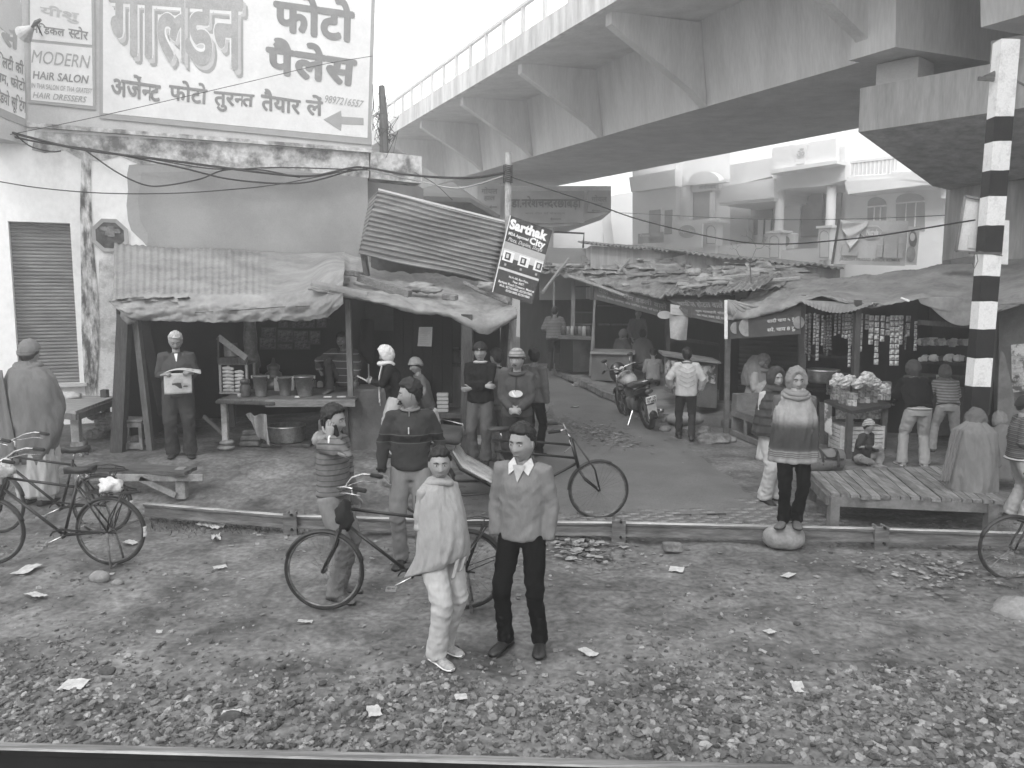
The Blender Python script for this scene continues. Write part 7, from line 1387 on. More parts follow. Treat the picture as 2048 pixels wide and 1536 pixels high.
q = P(1303, 770, 19.2); person('cook in pale dim shirt standing bent inside the noodle stall', (1300, 760), 622, 10, loc=(q.x, 21.8, .6), fr=(.1, 0), fl=(-.1, 0), hr=(.2, .25, .9), hl=(-.2, .25, .9), lean=18, hp=-20, top=(cloth('cook', .14), -.1, 1.1, 1.1), bot=(jean_d, .08, 1.1), hair='short', detail=0, vox=.02, scl=1.0)
q = PZ(1306, 772, .42); person('child in grey hooded top crouching with back turned on the platform', (1306, 772), 704, 175, loc=q, scl=.94, pel=(0, -.05, .22), lean=18, fr=(.12, .12, .06), fl=(-.12, .12, .06), kr=(.3, 1, .8), kl=(-.3, 1, .8), hr=(.12, .35, .4), hl=(-.12, .35, .4), hp=-25, top=(cloth('child_grey', .22), -.08, 1.12, 1.1), bot=(jean_d, .07, 1.0), hair='short', detail=0)
# 17 white quilted jacket man walking
def jk17(c):
    for k in range(5):
        z = .08+.085*k; m = MB(); m.tube([c['P0']+c['sdir']*(z+.05-.07*(1-abs(u)))+c['rt']*(u*.165)-c['fw']*(.172*sqrt(max(.02, 1-(u*.95)**2))) for u in (-1, -.75, -.5, -.25, 0, .25, .5, .75, 1)], .004, 5); m.build('quilting_seam', cloth('seam', .28), c['t'], world=False)
person('man in white quilted jacket walking away past the poster counter', (1370, 880), 695, 172, fr=(.1, -.16), fl=(-.1, .16), fz=(.03, 0), hr=(.27, .12, .92), hl=(-.27, .14, .95), er=(1, -1, 0), el=(-1, -1, 0), top=(cloth('jacket_white', .44, .36), -.1, 1.18, 1.28), bot=(jean_d, .07, 1.05), hair='short', detail=0, extra=jk17, collar=cloth('jw_col', .42), hairbulk=1.3)
# 18 seated reader
q = V((PZ(1508, 812, .5).x, PZ(1508, 812, .5).y+.1, .49))
def np18(c):
    m = MB(); m.sheet(lambda u, v: V((.18-.4*u, .26+.20*v+.02*sin(u*6), .42-.22*v+.02*sin(u*4))), 12, 8, (0, 0, .004)); nw = m.build('newspaper', M('newsprint3', .5, .44, sc_=8), c['t'], True, world=False)
    for k in range(6): a0 = V((.12-.13*(k % 3), .30+.08*(k//3), .385-.085*(k//3))); MB().slab([a0, a0+V((-.07, 0, 0)), a0+V((-.07, .05, -.05)), a0+V((0, .05, -.05))], (0, .003, .006)).build('printed_picture', signg, nw, world=False)
    m = MB(); drape(m, interp([(.86, 0, .05, .06, .07), (.80, 0, .04, .13, .11), (.7, 0, .03, .21, .16), (.52, 0, .05, .25, .21), (.36, 0, .08, .25, .24)], 20), .013, 6, 2, 72); m.build('shawl', MATS['cloth_hood_mid'], c['t'], True, world=False)
person('hooded man in grey shawl reading a newspaper on the box bench', (1505, 800), 702, 42, loc=q, headtop=.93, pel=(0, 0, .12), lean=14, fr=(.16, .36, -.1), fl=(-.16, .36, -.05), kr=(.5, 1, .8), kl=(-.5, 1, .8), hr=(.13, .34, .44), hl=(-.13, .34, .44), hp=-24, top=(cloth('kurta_p', .3, .24), -.08, 1.15, 1.25), bot=(cloth('pyj', .32), .08, 1.2), hair='hood_mid', extra=np18)
# 19 woman, 20 man on boulder
wsh = bands('woman_shawl', .05, .015, .10, .25)
def sh19(c):
    m = MB(); drape(m, interp([(1.52, 0, .0, .085, .09), (1.46, 0, .0, .12, .11), (1.38, 0, 0, .2, .14), (1.2, 0, .03, .26, .2), (1.0, 0, .04, .28, .22), (.88, 0, .03, .3, .23)], 26), .012, 7, 2, 80); m.build('shawl', wsh, c['t'], True, world=False)
    m = MB(); drape(m, interp([(.95, 0, .0, .17, .14), (.75, 0, .0, .19, .15), (.55, 0, 0, .2, .16)], 10), .008, 9, 2, 60); m.build('tunic', cloth('tunic', .45), c['t'], True, world=False)
person('young woman in dark zigzag shawl and pale trousers behind the man on the boulder', (1540, 1003), 733, 26, fr=(.09, 0), fl=(-.09, 0), hr=(.08, .2, 1.05), hl=(-.08, .2, 1.05), er=(.1, -.2, -1), el=(-.1, -.2, -1), hy=12, top=(cloth('tunic2', .4), -.3, 1.1, 1.0), bot=(whitec, .095, 1.3), hair='hood_dark', extra=sh19, hands=0, shoe='dark')
ssh = bands('boulder_shawl', .26, .06, 0, 0, lines=[(.985, .09, .045, .14), (.805, .042, .2), (.825, .004, .06), (.805, .004, .07), (.785, .004, .06)])
def sh20(c):
    m = MB(); drape(m, interp([(1.50, 0, .02, .085, .085), (1.45, 0, .01, .12, .11), (1.40, 0, 0, .165, .12), (1.30, 0, .01, .20, .15), (1.15, 0, .04, .225, .18), (1.0, 0, .05, .235, .185), (.85, 0, .04, .25, .185), (.72, .0, .03, .265, .19)], 40), .011, 6, 4, 100, 2.6); m.build('shawl', ssh, c['t'], True, world=False)
    m = MB(); m.tube([V((.11*cos(a_), .10*sin(a_)+.02, 1.43+.03*sin(a_)*-1)) for a_ in [k*pi/12 for k in range(24)]], [(.03+.008*sin(k*1.3), .045) for k in range(24)], 10, closed=True, cap=False, ref=(0, 0, 1)); m.build('shawl_roll', MATS['cloth_hood_grey'], c['t'], True, world=False)
bq = G(1575, 1096); person('hooded man in two tone fringed shawl standing on the pale boulder', (1582, 1056), 733, -6, loc=(P(1582, 1000, bq.y+.05).x, bq.y+.05, .235), fr=(.075, .02), fl=(-.06, .0), toe=(30, 5), hr=(.1, .2, 1.05), hl=(-.1, .2, 1.05), er=(.1, -.2, -1), el=(-.1, -.2, -1), hy=-4, hp=-2, top=(cloth('sh20', .1), -.1, 1.0, 1.0), bot=(black_tr, .066, .98), hair='hood_grey', extra=sh20, hands=0, shoe='grey')
# 21 boy with striped cap and holdall
q = G(1722, 926); person('small boy in striped knitted cap and dark jacket sitting cross legged on the ground', (1720, 930), 836, 40, loc=q, scl=.80, pel=(0, 0, .12), lean=10, fr=(.05, .26, .04), fl=(-.06, .32, .04), kr=(1, .3, .3), kl=(-1, .3, .3), hr=(.32, .38, .42), hl=(-.12, .3, .3), hy=-14, top=(cloth('boy_jacket', .04), -.08, 1.2, 1.25), bot=(khaki, .075, 1.1), hair='beanie_kid', shoe='bare', curl=.4)
# 22, 23 customers bending at the kiosk
person('man in black jacket and beige trousers bending at the sachet kiosk, back turned', (1826, 932), 722, 172, fr=(.15, -.06), fl=(-.16, .02), lean=32, pel=(0, -.1, .93), hr=(.22, .45, .95), hl=(-.2, .45, .95), hp=-8, top=(cloth('blackjk', .010), -.02, 1.25, 1.2), bot=(beige, .085, 1.15), hair='hood_dark', detail=0, shoe='light', extra=lambda c: MB().tube([c['P0']+V((.17*cos(a_), .13*sin(a_), .0)) for a_ in [k*pi/10 for k in range(20)]], [(.012, .025)]*20, 8, closed=True, cap=False, ref=(0, 0, 1)).build('shirt_hem', whitec, c['t'], True, world=False))
strp = bands('striped_knit', .22, .05, .05, .4)
person('hooded man in striped grey pullover and beige trousers leaning into the kiosk', (1888, 905), 731, 168, fr=(.2, -.12), fl=(-.2, .06), lean=30, pel=(0, -.08, .92), hr=(.2, .45, .95), hl=(-.2, .45, .95), hp=-8, top=(strp, -.02, 1.18, 1.15), bot=(beige, .085, 1.15), hair='hood_brown', detail=0, shoe='grey')
# 24 seated shawl figure on the platform
def sh24(c):
    m = MB(); drape(m, interp([(.80, 0, .02, .08, .08), (.74, 0, .0, .14, .12), (.66, 0, 0, .225, .15), (.5, 0, .0, .25, .18), (.25, 0, .0, .25, .2), (.06, 0, .0, .26, .22), (-.02, 0, 0, .26, .23)], 34), .013, 5, 8, 96, 2.2); m.build('shawl', cloth('shawl_g24', .16, .12), c['t'], True, world=False)
    m = MB(); m.sheet(lambda u, v: V((-.22-.10*v+.10*u, -.14-.08*v+.012*sin(u*22), .70-.62*v)), 18, 26, (0, -.01, 0)); m.build('shawl_end', MATS['cloth_shawl_g24'], c['t'], True, world=False)
    m = MB(); m.tube([c['neck']+V((.095*cos(a_), .09*sin(a_), .015*sin(a_*2))) for a_ in [k*pi/12 for k in range(24)]], [(.032+.006*sin(k*2.3), .05) for k in range(24)], 10, closed=True, cap=False, ref=(0, 0, 1)); m.build('shawl_roll', MATS['cloth_shawl_g24'], c['t'], True, world=False)
q = PZ(1942, 975, .44); person('hooded figure in grey shawl sitting with back turned on the plank platform', (1942, 975), 815, 150, loc=q, headtop=.94, pel=(0, 0, .12), lean=4, fr=(.12, .42, -.25), fl=(-.12, .42, -.25), hr=(.12, .25, .4), hl=(-.12, .25, .4), hy=-10, top=(cloth('s24', .12), -.05, 1.1, 1.1), bot=(cloth('t24', .05), .08, 1.1), hair='hood_brown', detail=0, extra=sh24, hands=0, hs=1.2)
q = G(2000, 985); person('man in patterned pullover with dark cap cut off by the right edge', (2030, 1040), 790, 75, fr=(.1, .08), fl=(-.12, -.04), hr=(.12, .12, .95), hl=(-.2, .1, .9), er=(.8, -1, 0), top=(bands('pattern_knit', .05, .16, .05, .2, v2=.12), -.06, 1.2, 1.2), bot=(cloth('t26', .42, .34), .09, 1.25), hair='beanie_black', detail=1, hp=-6, extra=lambda c: MB().tube([c['P0']+V((.175*cos(a_), .14*sin(a_), -.07)) for a_ in [k*pi/10 for k in range(20)]], [(.02, .05)]*20, 8, closed=True, cap=False, ref=(0, 0, 1)).build('checked_shirt_hem', MATS['cap_kid'], c['t'], True, world=False))
q = P(1985, 860, 11.2); 
def sh27(c):
    m = MB(); drape(m, interp([(.80, 0, .02, .08, .08), (.74, 0, .0, .14, .12), (.6, 0, 0, .22, .16), (.3, 0, .0, .26, .22), (.0, 0, .0, .27, .26)], 20), .014, 5, 3, 64); m.build('shawl', cloth('shawl_27', .13), c['t'], True, world=False)
person('person in dull shawl crouching behind the seated hooded figure', (1985, 940), 828, 170, loc=(q.x, 10.9, .15), headtop=.95, pel=(0, 0, .2), lean=20, fr=(.12, .2, .05), fl=(-.12, .2, .05), hr=(.12, .3, .3), hl=(-.12, .3, .3), hp=-20, top=(cloth('s27', .12), -.05, 1.1, 1.1), bot=(cloth('t27', .05), .08, 1.1), hair='hood_mid', detail=0, extra=sh27, hands=0, vox=.02)
# holdall bag beside the boy
q = G(1655, 946); hb_ = thing('holdall', 'grey canvas holdall bag with dark straps beside the boy', 'bag', q); hbm = cloth('canvas', .17, .12)
m = MB(); m.tube([q+V((x, .12+.02*sin(x*9), .17+.012*sin(x*11))) for x in (-.26, -.24, -.12, 0, .12, .26, .29)], [(.09, .12), (.15, .16), (.17, .17), (.17, .165), (.17, .17), (.155, .16), (.08, .1)], 18, ref=(0, 1, 0)); m.v = [p+V((nz(p, 9)*.012, nz((p.y, p.x, 1), 9)*.012, nz(p, 7)*.012)) for p in m.v]; m.build('body', hbm, hb_, True)
for x in (-.1, .14): m = MB(); m.tube([q+V((x, .12-.18*cos(a_), .17+.18*sin(a_))) for a_ in [k*pi/12-.4 for k in range(15)]], [(.022, .005)]*15, 6, ref=(1, 0, 0)); m.build('strap', MATS['cloth_hood_dark'], hb_, True)
m = MB(); m.tube([q+V((-.1, .0, .33)), q+V((-.04, -.06, .25)), q+V((.08, -.07, .25)), q+V((.14, .0, .33))], .014, 6); m.build('handle', MATS['cloth_hood_dark'], hb_, True); MB().bar(q+V((-.2, -.045, .22)), q+V((.22, -.045, .22)), .012, .03).build('piping', MATS['cloth_hood_dark'], hb_)
sb_ = thing('shoulder_bag', 'striped shoulder bag hanging at the hip of the scarf man', 'bag', P(793, 845, 11.25)); q = P(793, 850, 11.25); m = MB(); m.tube([q+V((-.13, 0, .06)), q+V((-.08, 0, .0)), q+V((0, 0, -.02)), q+V((.1, 0, 0))], [(.08, .04), (.11, .06), (.12, .07), (.09, .05)], 12, ref=(0, 0, 1)); m.build('body', bands('bagst', .07, .25, .05, .2), sb_, True); m = MB(); m.tube([q+V((-.1, 0, .1)), q+V((-.06, .02, .2)), q+V((.04, .02, .2)), q+V((.06, 0, .1))], .008, 5); m.build('strap', wirem, sb_)
# ================================================================== BICYCLES, RICKSHAW, MOTORCYCLE
frame_m = M('bike_enamel', .012, .006, sc_=20, rough=.4, bump=.1, spec=.5); tyre_m = M('tyre', .03, .015, sc_=12, rough=.9, bump=.4, bsc=80); chrome = M('chrome', .55, .3, sc_=8, rough=.25, metal=.9, bump=.05); rubber = M('rubber', .02, .012, rough=.8); mud_m = M('mudguard', .035, .018, sc_=9, rough=.45); dusty = M('dusty_rim', .2, .08, sc_=9, rough=.4, metal=.6)
def circ(c, r, n, ax='y'): return [c+V((r*cos(2*pi*k/n), 0, r*sin(2*pi*k/n))) for k in range(n)]
def wheel(par, c, r, nm, W=None, ns=32, guard=None, loc=False):
    w_ = MB().tube(circ(c, r-.032, 56), [(.012, .012)]*56, 8, ref=(0, 1, 0), closed=True, cap=False).build(nm, dusty, par, True, world=False)
    MB().tube(circ(c, r-.015, 56), .0175, 10, ref=(0, 1, 0), closed=True, cap=False).build('tyre', tyre_m, w_, True, world=False)
    m = MB()
    for k in range(ns): a_ = 2*pi*k/ns; s = 1 if k % 2 else -1; b_ = a_+(.35 if (k//2) % 2 else -.35); m.tube([c+V((.02*cos(b_), s*.028, .02*sin(b_))), c+V(((r-.035)*cos(a_), 0, (r-.035)*sin(a_)))], .0012, 3)
    m.build('spokes', M('spoke', .2, .1, rough=.4, metal=.6), w_, world=False)['kind'] = 'stuff'
    MB().tube([c+V((0, -.055, 0)), c+V((0, -.03, 0)), c+V((0, .03, 0)), c+V((0, .055, 0))], [.012, .022, .022, .012], 10).build('hub', dusty, w_, True, world=False); return w_
def arcguard(c, r, a0, a1, w_=.03, n=22):
    m = MB(); rs = []
    for k in range(n+1):
        a_ = a0+(a1-a0)*k/n; d = V((cos(a_), 0, sin(a_))); rs.append([c+d*(r+.012-.012*abs(y/w_)**2*1.6)+V((0, y, 0)) for y in (-w_, -w_*.5, 0, w_*.5, w_)]+[c+d*(r+.009-.012*abs(y/w_)**2*1.6)+V((0, y, 0)) for y in (w_, w_*.5, 0, -w_*.5, -w_)])
    return m.loft(rs)
def handlebar(par, top, w_=.27):
    m = MB(); m.tube([top+V((0, 0, -.14)), top, top+V((.05, 0, .01))], .013, 8)
    for s in (-1, 1): m.tube([top+V((.05, 0, .01)), top+V((.07, s*.08, .015)), top+V((.06, s*.2, .05)), top+V((-.02, s*w_, .07)), top+V((-.17, s*(w_+.01), .05))], .0115, 8)
    h_ = m.build('handlebar', chrome, par, True, world=False)
    for s in (-1, 1):
        MB().tube([top+V((-.09, s*(w_+.005), .062)), top+V((-.19, s*(w_+.01), .047)), top+V((-.2, s*(w_+.01), .045))], [.018, .019, .012], 10).build('grip', rubber, h_, True, world=False)
        MB().tube([top+V((.06, s*.1, .0)), top+V((.05, s*.18, .0)), top+V((-.03, s*(w_-.03), .015)), top+V((-.15, s*(w_-.01), .0))], .006, 6).build('brake_lever', chrome, h_, True, world=False)
    return h_
def bicycle(label, loc, rz, lean=0, steer=0, bag=None, carrier=True, stand=True, scale=1):
    t = thing('bicycle', label, 'bicycle', loc, rz, 'parked roadster bicycles', scale, rot=(R(lean), 0, rz)); r = .345; RW = V((0, 0, r)); FW = V((1.2, 0, r)); ht = V((.98, 0, .93)); hb0 = V((1.02, 0, .80)); bb = V((.46, 0, .30)); sc0 = V((.30, 0, .84))
    wheel(t, RW, r, 'rear_wheel'); S = Matrix.Translation(ht) @ Matrix.Rotation(R(steer), 4, V((-.28, 0, 1)).normalized()) @ Matrix.Translation(-ht)
    f = thing_part('front_assembly', t, S)
    m = MB(); m.tube([ht, hb0+V((.03, 0, -.09))], .019, 10); m.tube([ht+V((.02, 0, -.05)), sc0+V((.01, 0, -.05))], .0145, 8); m.tube([hb0+V((.01, 0, -.03)), bb], .0155, 8); m.tube([bb, sc0], .0155, 8)
    for s in (-1, 1): m.tube([bb+V((0, s*.02, 0)), RW+V((.08, s*.05, 0)), RW+V((0, s*.055, 0))], .010, 8); m.tube([sc0+V((0, s*.02, -.04)), RW+V((0, s*.055, 0))], .009, 8)
    m.tube([bb+V((0, -.04, 0)), bb+V((0, .04, 0))], .024, 10); m.build('frame', frame_m, t, True, world=False)
    m = MB()
    for s in (-1, 1): m.tube([hb0+V((.04, s*.03, -.1)), V((1.10, s*.05, .55)), V((1.17, s*.055, .42)), FW+V((0, s*.055, 0))], [.014, .013, .011, .009], 8)
    m.tube([hb0+V((.04, -.04, -.1)), hb0+V((.04, .04, -.1))], .018, 8); m.build('fork', frame_m, f, True, world=False)
    wheel(f, FW, r, 'front_wheel'); arcguard(FW, r, R(20), R(165)).build('front_mudguard', mud_m, f, True, world=False); handlebar(f, ht+V((-.03, 0, .12)))
    g_ = arcguard(RW, r, R(20), R(188)).build('rear_mudguard', mud_m, t, True, world=False); arcguard(RW, r+.004, R(172), R(189)).build('painted_tip', M('mudtip', .55, .3, sc_=20, lo=.4, hi=.55), g_, True, world=False)
    m = MB()
    for s in (-1, 1):
        m.tube([RW+V((0, s*.07, 0)), RW+V((-.33, s*.04, .13))], .004, 5); m.tube([RW+V((0, s*.07, 0)), RW+V((-.16, s*.05, .42))], .006, 5)
    m.build('mudguard_stays', frame_m, t, True, world=False)
    m = MB(); m.tube([sc0, sc0+V((-.03, 0, .10))], .012, 8); m.build('seat_post', chrome, t, True, world=False)
    m = MB(); q = sc0+V((-.03, 0, .125)); m.loft([[q+V((x, w_*cos(a_), h_+(.022 if sin(a_) > 0 else .05)*sin(a_))) for a_ in [k*pi/8 for k in range(16)]] for x, w_, h_ in ((-.15, .05, .02), (-.13, .095, .022), (-.06, .10, .012), (.02, .06, .004), (.10, .028, .006), (.15, .018, .002))]); sd2_ = m.build('saddle', M('leather', .035, .02, rough=.45), t, True, world=False)
    m = MB()
    for s in (-1, 1): m.tube([q+V((-.10, s*.05, -.035+.006*sin(k*2))) + V((.0+.022*cos(k*1.3), .022*sin(k*1.3), -.0012*k)) for k in range(30)], .004, 4)
    m.build('saddle_spring', chrome, sd2_, True, world=False)
    if carrier:
        m = MB(); z = .74
        m.tube([V((.2, -.065, z)), V((-.25, -.075, z)), V((-.32, 0, z)), V((-.25, .075, z)), V((.2, .065, z))], .007, 6)
        for y in (-.03, 0, .03): m.tube([V((.2, y, z)), V((-.3, y*.9, z))], .005, 5)
        for x in (.15, 0, -.15): m.tube([V((x, -.07, z)), V((x, .07, z))], .005, 5)
        for s in (-1, 1): m.tube([V((-.18, s*.07, z)), V((-.03, s*.075, .5)), V((0, s*.07, r))], .007, 6)
        m.tube([V((.15, 0, z+.02)), V((-.1, -.03, z+.06)), V((-.28, 0, z+.03)), V((-.1, .03, z+.06)), V((.15, 0, z+.02))], .005, 5); m.build('carrier', frame_m, t, True, world=False)
    m = MB(); m.loft([[V((x, y, .30+h_*s)) for x, h_ in ((.57, .02), (.54, .06), (.46, .085), (.38, .075), (.1, .055), (-.04, .05), (-.08, .04)) for s in (1,)]+[V((x, y, .30-h_)) for x, h_ in ((-.08, -.03), (.1, -.04), (.34, -.05), (.46, -.06), (.54, -.04), (.57, .0))] for y in (.045, .06)]); m.build('chain_case', frame_m, t, world=False)
    for s, a_ in ((1, R(-25)), (-1, R(155))):
        e = bb+V((.17*cos(a_), s*.09, .17*sin(a_))); c_ = MB().tube([bb+V((0, s*.03, 0)), bb+V((0, s*.075, 0)), e], .009, 8).build('crank', chrome, t, True, world=False)
        m = MB()
        for y in (-.035, .035): m.cbox(e+V((0, s*.05+y, 0)), (.085, .012, .02), b=.003)
        for x in (-.04, .04): m.cbox(e+V((x, s*.05, 0)), (.012, .075, .022), b=.003)
        m.tube([e, e+V((0, s*.09, 0))], .006, 6); m.build('pedal', M('pedal', .2, .1), c_, world=False)
    if stand:
        m = MB()
        for s in (-1, 1): m.tube([V((0, s*.07, r)), V((-.03, s*.11, .16)), V((-.05, s*.13, .01))], [.012, .011, .013], 6)
        m.tube([V((-.05, -.13, .01)), V((-.05, .13, .01))], .011, 6); m.build('stand', rust, t, True, world=False)
    if bag:
        for (p_, s_, mt, nm) in bag:
            m = MB(); m.ball(V(p_), s_, 18, 12, fn=lambda q: q*(1+.45*fb((q.x+p_[0]*5, q.y, q.z), 1.7))); m.build(nm, mt, t, True, world=False)
    return t
def thing_part(name, par, Mx):
    o = bpy.data.objects.new(name, None); C.objects.link(o); o.parent = par; o.matrix_local = Mx; o.empty_display_size = .1; FR[o.name] = FR[par.name] @ Mx; return o
plast = M('plastic_bag', .6, .4, sc_=12, lo=.35, hi=.6, rough=.35, bump=.5)
q = G(960, 1224); bicycle('black roadster bicycle on its stand behind the shawled man in the foreground', (q.x-.12, q.y+.03, q.z+.02), pi+.02, lean=0, steer=-6, bag=[((1.0, .10, .86), (.07, .06, .12), M('dark_bag', .02, .01), 'tied_cloth')])
q = G(225, 1131); bicycle('black bicycle with a white bag on its carrier, nearest at the left', (q.x, q.y, q.z+.01), pi, lean=0, steer=4, bag=[((-.02, 0, .80), (.12, .08, .08), plast, 'plastic_bag'), ((1.02, 0, .98), (.10, .09, .09), plast, 'plastic_bag'), ((1.1, .02, .9), (.08, .07, .09), plast, 'plastic_bag')])
q = G(207, 1068); bicycle('second black bicycle parked just behind the one with the white bag', (q.x, q.y, q.z), pi-.04, lean=0, steer=-8)
q = G(2020, 1160); bicycle('bicycle cut off by the right edge with only its front wheel showing', (q.x+1.08, q.y-.08, q.z), pi-.07, lean=2, scale=.9, carrier=False)
# cycle rickshaw
q = G(1196, 1038); YR = q.y; rk = thing('cycle_rickshaw', 'cycle rickshaw with worn pale passenger footboard standing behind the men', 'rickshaw', (q.x, q.y, q.z)); fr_ = .36
FWc = V((0, 0, fr_)); fw_ = wheel(rk, FWc, fr_, 'front_wheel'); arcguard(FWc, fr_, R(65), R(180), .025).build('mudguard', mud_m, rk, True, world=False)
def U(px, py, dy=0): p = P(px, py, YR+dy); return p-V((q.x, q.y, q.z))
hd1, hd2 = U(1142, 876), U(1158, 940)
m = MB(); m.tube([hd1, hd2], .022, 10); m.tube([U(1143, 890), U(1050, 882), U(985, 880, .1)], .016, 8); m.tube([U(1150, 916), U(1060, 907), U(990, 903, .1)], .016, 8); m.tube([U(1156, 925), U(1100, 955), U(1030, 985)], .018, 8); m.tube([U(1100, 955), U(1060, 907)], .013, 8); m.tube([U(1030, 985), U(1000, 900, .1)], .014, 8); m.tube([U(1030, 985), U(930, 990, .1), U(855, 978)], .02, 8); m.tube([U(1035, 962, .45), U(930, 962, .45), U(855, 965, .5)], .02, 8); m.build('frame', frame_m, rk, True)if False else m.build('frame', frame_m, rk, True, world=False)
m = MB()
for s in (-1, 1): m.tube([hd2+V((0, s*.04, 0)), hd2.lerp(FWc, .45)+V((-.035, s*.055, 0)), FWc+V((0, s*.06, 0))], [.014, .013, .010], 8); m.tube([hd1+V((.02, s*.02, .0)), hd2.lerp(FWc, .3)+V((.12, s*.05, .08)), FWc+V((.015, s*.07, 0))], .009, 8)
m.build('fork', frame_m, rk, True, world=False)
hbm_ = MB(); tp_ = U(1135, 868); 
for s in (-1, 1): hbm_.tube([tp_, tp_+V((-.02, s*.1, .05)), tp_+V((-.04, s*.2, .09)), tp_+V((-.12, s*.28, .08))], .012, 8)
hbm_.tube([tp_, hd1], .013, 8); h_ = hbm_.build('handlebar', chrome, rk, True, world=False)
for s in (-1, 1): MB().tube([tp_+V((-.10, s*.27, .083)), tp_+V((-.24, s*.29, .07))], .018, 8).build('grip', rubber, h_, True, world=False)
m = MB(); m.tube([U(1138, 880, -.1), U(1143, 892, -.1), U(1128, 906, -.12)], .005, 5); m.build('brake_lever', chrome, h_, True, world=False)
for dy in (-.02, .95): wheel(rk, U(852, 973, dy+.05), .36, 'rear_wheel'); arcguard(U(852, 973, dy+.05), .37, R(20), R(160), .03).build('mudguard', mud_m, rk, True, world=False)
MB().tube([U(852, 973, 0), U(852, 973, 1.05)], .018, 8).build('axle', rust, rk, True, world=False)
fbm = M('footboard', .45, .22, sc_=5, lo=.35, hi=.6, bump=.3); m = MB()
pa, pb3, pc3 = U(905, 905, .15), U(925, 935, .15), U(985, 968, .15)
def fbf(u, v): k = v*2; p = pa.lerp(pb3, k) if k < 1 else pb3.lerp(pc3, k-1); return p+V((0, u*.75, 0))
m.sheet(fbf, 6, 16, (0, 0, .012)); m.build('footboard', fbm, rk, True, world=False)
for dy in (.14, .92): MB().tube([U(900, 900, dy), U(920, 938, dy), U(984, 974, dy), U(994, 960, dy)], .016, 6).build('side_rail', frame_m, rk, True, world=False)
MB().cbox(pc3+V((.06, .38, .05)), (.02, .78, .13), b=.005).build('toe_board', fbm, rk, world=False)
MB().cbox(U(893, 868, .5), (.42, .78, .12), (0, .1, 0), b=.04).build('passenger_seat', M('rk_seat', .06, .03), rk, True, world=False); MB().cbox(U(868, 850, .5), (.08, .8, .34), (0, -.2, 0), b=.03).build('seat_back', fbm, rk, True, world=False)
for dy in (.1, .95): MB().tube([U(930, 872, dy), U(925, 848, dy), U(880, 838, dy), U(866, 900, dy)], .012, 6).build('arm_rail', chrome, rk, True, world=False)
MB().tube([U(1005, 880, .15), U(1000, 862, .15)], .012, 6).build('seat_post', chrome, rk, True, world=False); m = MB(); qs = U(998, 858, .15); m.loft([[qs+V((x, w_*cos(a_), .03*sin(a_))) for a_ in [k*pi/6 for k in range(12)]] for x, w_ in ((-.14, .05), (-.1, .1), (.0, .07), (.12, .02))]); m.build('rider_saddle', MATS['leather'], rk, True, world=False)
# motorcycle: local +x forward, leaning on its side stand
a, b = PZ(1300, 858, .02), PZ(1238, 826, .06); d = b-a; mc = thing('motorcycle', 'black motorcycle leaning on its side stand with a pale number plate', 'motorcycle', a, rot=(R(-14), 0, atan2(d.y, d.x)), scale=1.12)
gloss = M('gloss_black', .02, .012, rough=.2, spec=.6, bump=.02); def_m = M('mc_grey', .14, .08, rough=.35)
for nm, x in (('rear_wheel', 0), ('front_wheel', 1.27)):
    c_ = V((x, 0, .3)); w_ = MB().tube(circ(c_, .26, 40), [(.055, .045)]*40, 10, ref=(0, 1, 0), closed=True, cap=False).build(nm, tyre_m, mc, True, world=False); MB().tube(circ(c_, .215, 32), .015, 6, ref=(0, 1, 0), closed=True, cap=False).build('rim', def_m, w_, True, world=False)
    m = MB(); 
    for k in range(6): m.bar(c_, c_+V((.21*cos(k*pi/3), 0, .21*sin(k*pi/3))), .03, .02)
    m.tube([c_+V((0, -.06, 0)), c_+V((0, .06, 0))], .05, 12); m.build('hub', def_m, w_, world=False)
m = MB(); m.tube([V((1.0, 0, .78)), V((.85, 0, .6)), V((.6, 0, .35)), V((.3, 0, .35)), V((.25, 0, .65)), V((-.2, 0, .75))], .025, 8); m.build('frame', gloss, mc, True, world=False)
m = MB(); [m.tube([V((.97, s*.09, .92)), V((1.27, s*.09, .3))], .022, 8) for s in (-1, 1)]; m.build('front_fork', chrome, mc, True, world=False)
arcguard(V((1.27, 0, .3)), .33, R(30), R(150), .07).build('front_mudguard', gloss, mc, True, world=False); arcguard(V((0, 0, .3)), .35, R(35), R(190), .075).build('rear_mudguard', gloss, mc, True, world=False)
m = MB(); m.tube([V((.42, 0, .78)), V((.5, 0, .83)), V((.7, 0, .88)), V((.88, 0, .84)), V((.95, 0, .8))], [(.08, .05), (.14, .1), (.17, .13), (.13, .11), (.06, .06)], 16, ref=(0, 1, 0)); m.build('tank', M('mc_tank', .3, .05, sc_=3, lo=.45, hi=.55, rough=.2), mc, True, world=False)
m = MB(); m.tube([V((.45, 0, .79)), V((.2, 0, .79)), V((-.1, 0, .84)), V((-.3, 0, .88))], [(.11, .04), (.14, .05), (.12, .045), (.06, .03)], 14, ref=(0, 1, 0)); m.build('seat', MATS['leather'], mc, True, world=False)
m = MB(); m.tube([V((.15, 0, .66)), V((-.1, 0, .74)), V((-.36, 0, .8))], [(.13, .08), (.11, .07), (.05, .04)], 12, ref=(0, 1, 0)); m.build('tail_panel', gloss, mc, True, world=False); m = MB(); m.tube([V((-.05, -.13, .88)), V((-.35, -.12, .93)), V((-.38, 0, .93)), V((-.35, .12, .93)), V((-.05, .13, .88))], .013, 6); m.build('grab_rail', chrome, mc, True, world=False)
m = MB(); m.cbox((.55, 0, .42), (.3, .22, .26), b=.04); m.tube([V((.62, 0, .5)), V((.72, 0, .68))], [.09, .085], 10); m.build('engine', def_m, mc, True, world=False)
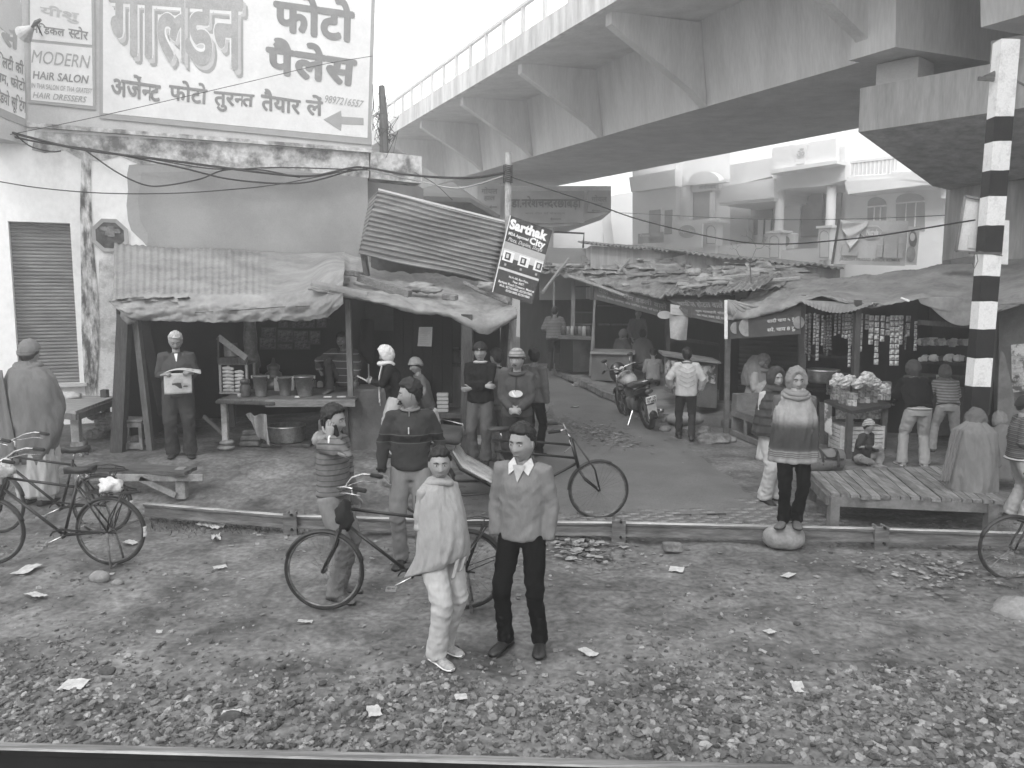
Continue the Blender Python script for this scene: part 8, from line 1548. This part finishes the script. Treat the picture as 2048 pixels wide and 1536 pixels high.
m = MB(); m.tube([V((.7, -.1, .5)), V((.72, -.13, .25)), V((.4, -.15, .22)), V((.1, -.17, .26)), V((-.3, -.18, .34))], [.02, .025, .03, .045, .045], 10); m.build('exhaust', chrome, mc, True, world=False)
m = MB(); [m.tube([V((.98, 0, .98)), V((1.0, s*.12, 1.03)), V((.95, s*.28, 1.06)), V((.85, s*.36, 1.05))], .012, 8) for s in (-1, 1)]; h_ = m.build('handlebar', chrome, mc, True, world=False)
for s in (-1, 1): MB().tube([V((.92, s*.31, 1.057)), V((.8, s*.39, 1.045))], .02, 8).build('grip', rubber, h_, True, world=False); MB().tube([V((.97, s*.2, 1.05)), V((.98, s*.25, 1.2))], .006, 5).build('mirror_stalk', chrome, h_, True, world=False); MB().ball((.98, s*.26, 1.23), (.015, .06, .035), 12, 8).build('mirror', gloss, h_, True, world=False)
m = MB(); m.ball((1.12, 0, .93), (.10, .17, .2), 18, 12); m.build('headlamp_fairing', gloss, mc, True, world=False)
for s in (-1, 1): MB().tube([V((1.01, s*.055, 1.0)), V((1.04, s*.055, .99))], .045, 14).build('dial', signl, mc, True, world=False)
m = MB(); nq = V((-.40, 0, .60)); m.cbox(nq, (.012, .19, .13), (0, -.35, 0), b=.004); npl = m.build('number_plate', white, mc, world=False); MB().cbox(nq+V((.06, 0, -.22)), (.012, .17, .24), (0, -.1, 0), b=.01).build('mud_flap', paper, mc, world=False); MB().ball((-.37, 0, .74), (.04, .08, .045), 12, 8).build('tail_lamp', M('tail', .08, .05, rough=.2), mc, True, world=False)
Wm = FR[mc.name]; Rm = Euler((0, -.35, 0)).to_matrix()
for k, s in enumerate(('UP 15', 'W 6063')):
    m = MB(); qd = [Wm@(nq+Rm@V((-.010, y, z-.056*k))) for y, z in ((.08, .054), (-.08, .054), (-.08, .006), (.08, .006))]; letter(m, s, qd, .03, 0, .003); m.build('lettering', ink, npl, world=True)
MB().tube([V((.45, .1, .3)), V((.38, .3, .02))], .012, 6).build('side_stand', chrome, mc, world=False)
# ------------------------------------------------------------------ haze
hm = bpy.data.materials.new('haze'); hm.use_nodes = True; t = hm.node_tree; t.nodes.clear()
vo = t.nodes.new('ShaderNodeVolumePrincipled'); vo.inputs['Color'].default_value = (1, 1, 1, 1); vo.inputs['Density'].default_value = .0105; vo.inputs['Anisotropy'].default_value = .84
oo = t.nodes.new('ShaderNodeOutputMaterial'); t.links.new(vo.outputs[0], oo.inputs['Volume'])
hzm = MB().box((10, 60, 8), (180, 190, 18)); hz_ = hzm.build('haze', hm); hz_['kind'] = 'stuff'; hz_['label'] = 'thin morning fog filling the whole place'; hz_['category'] = 'haze'
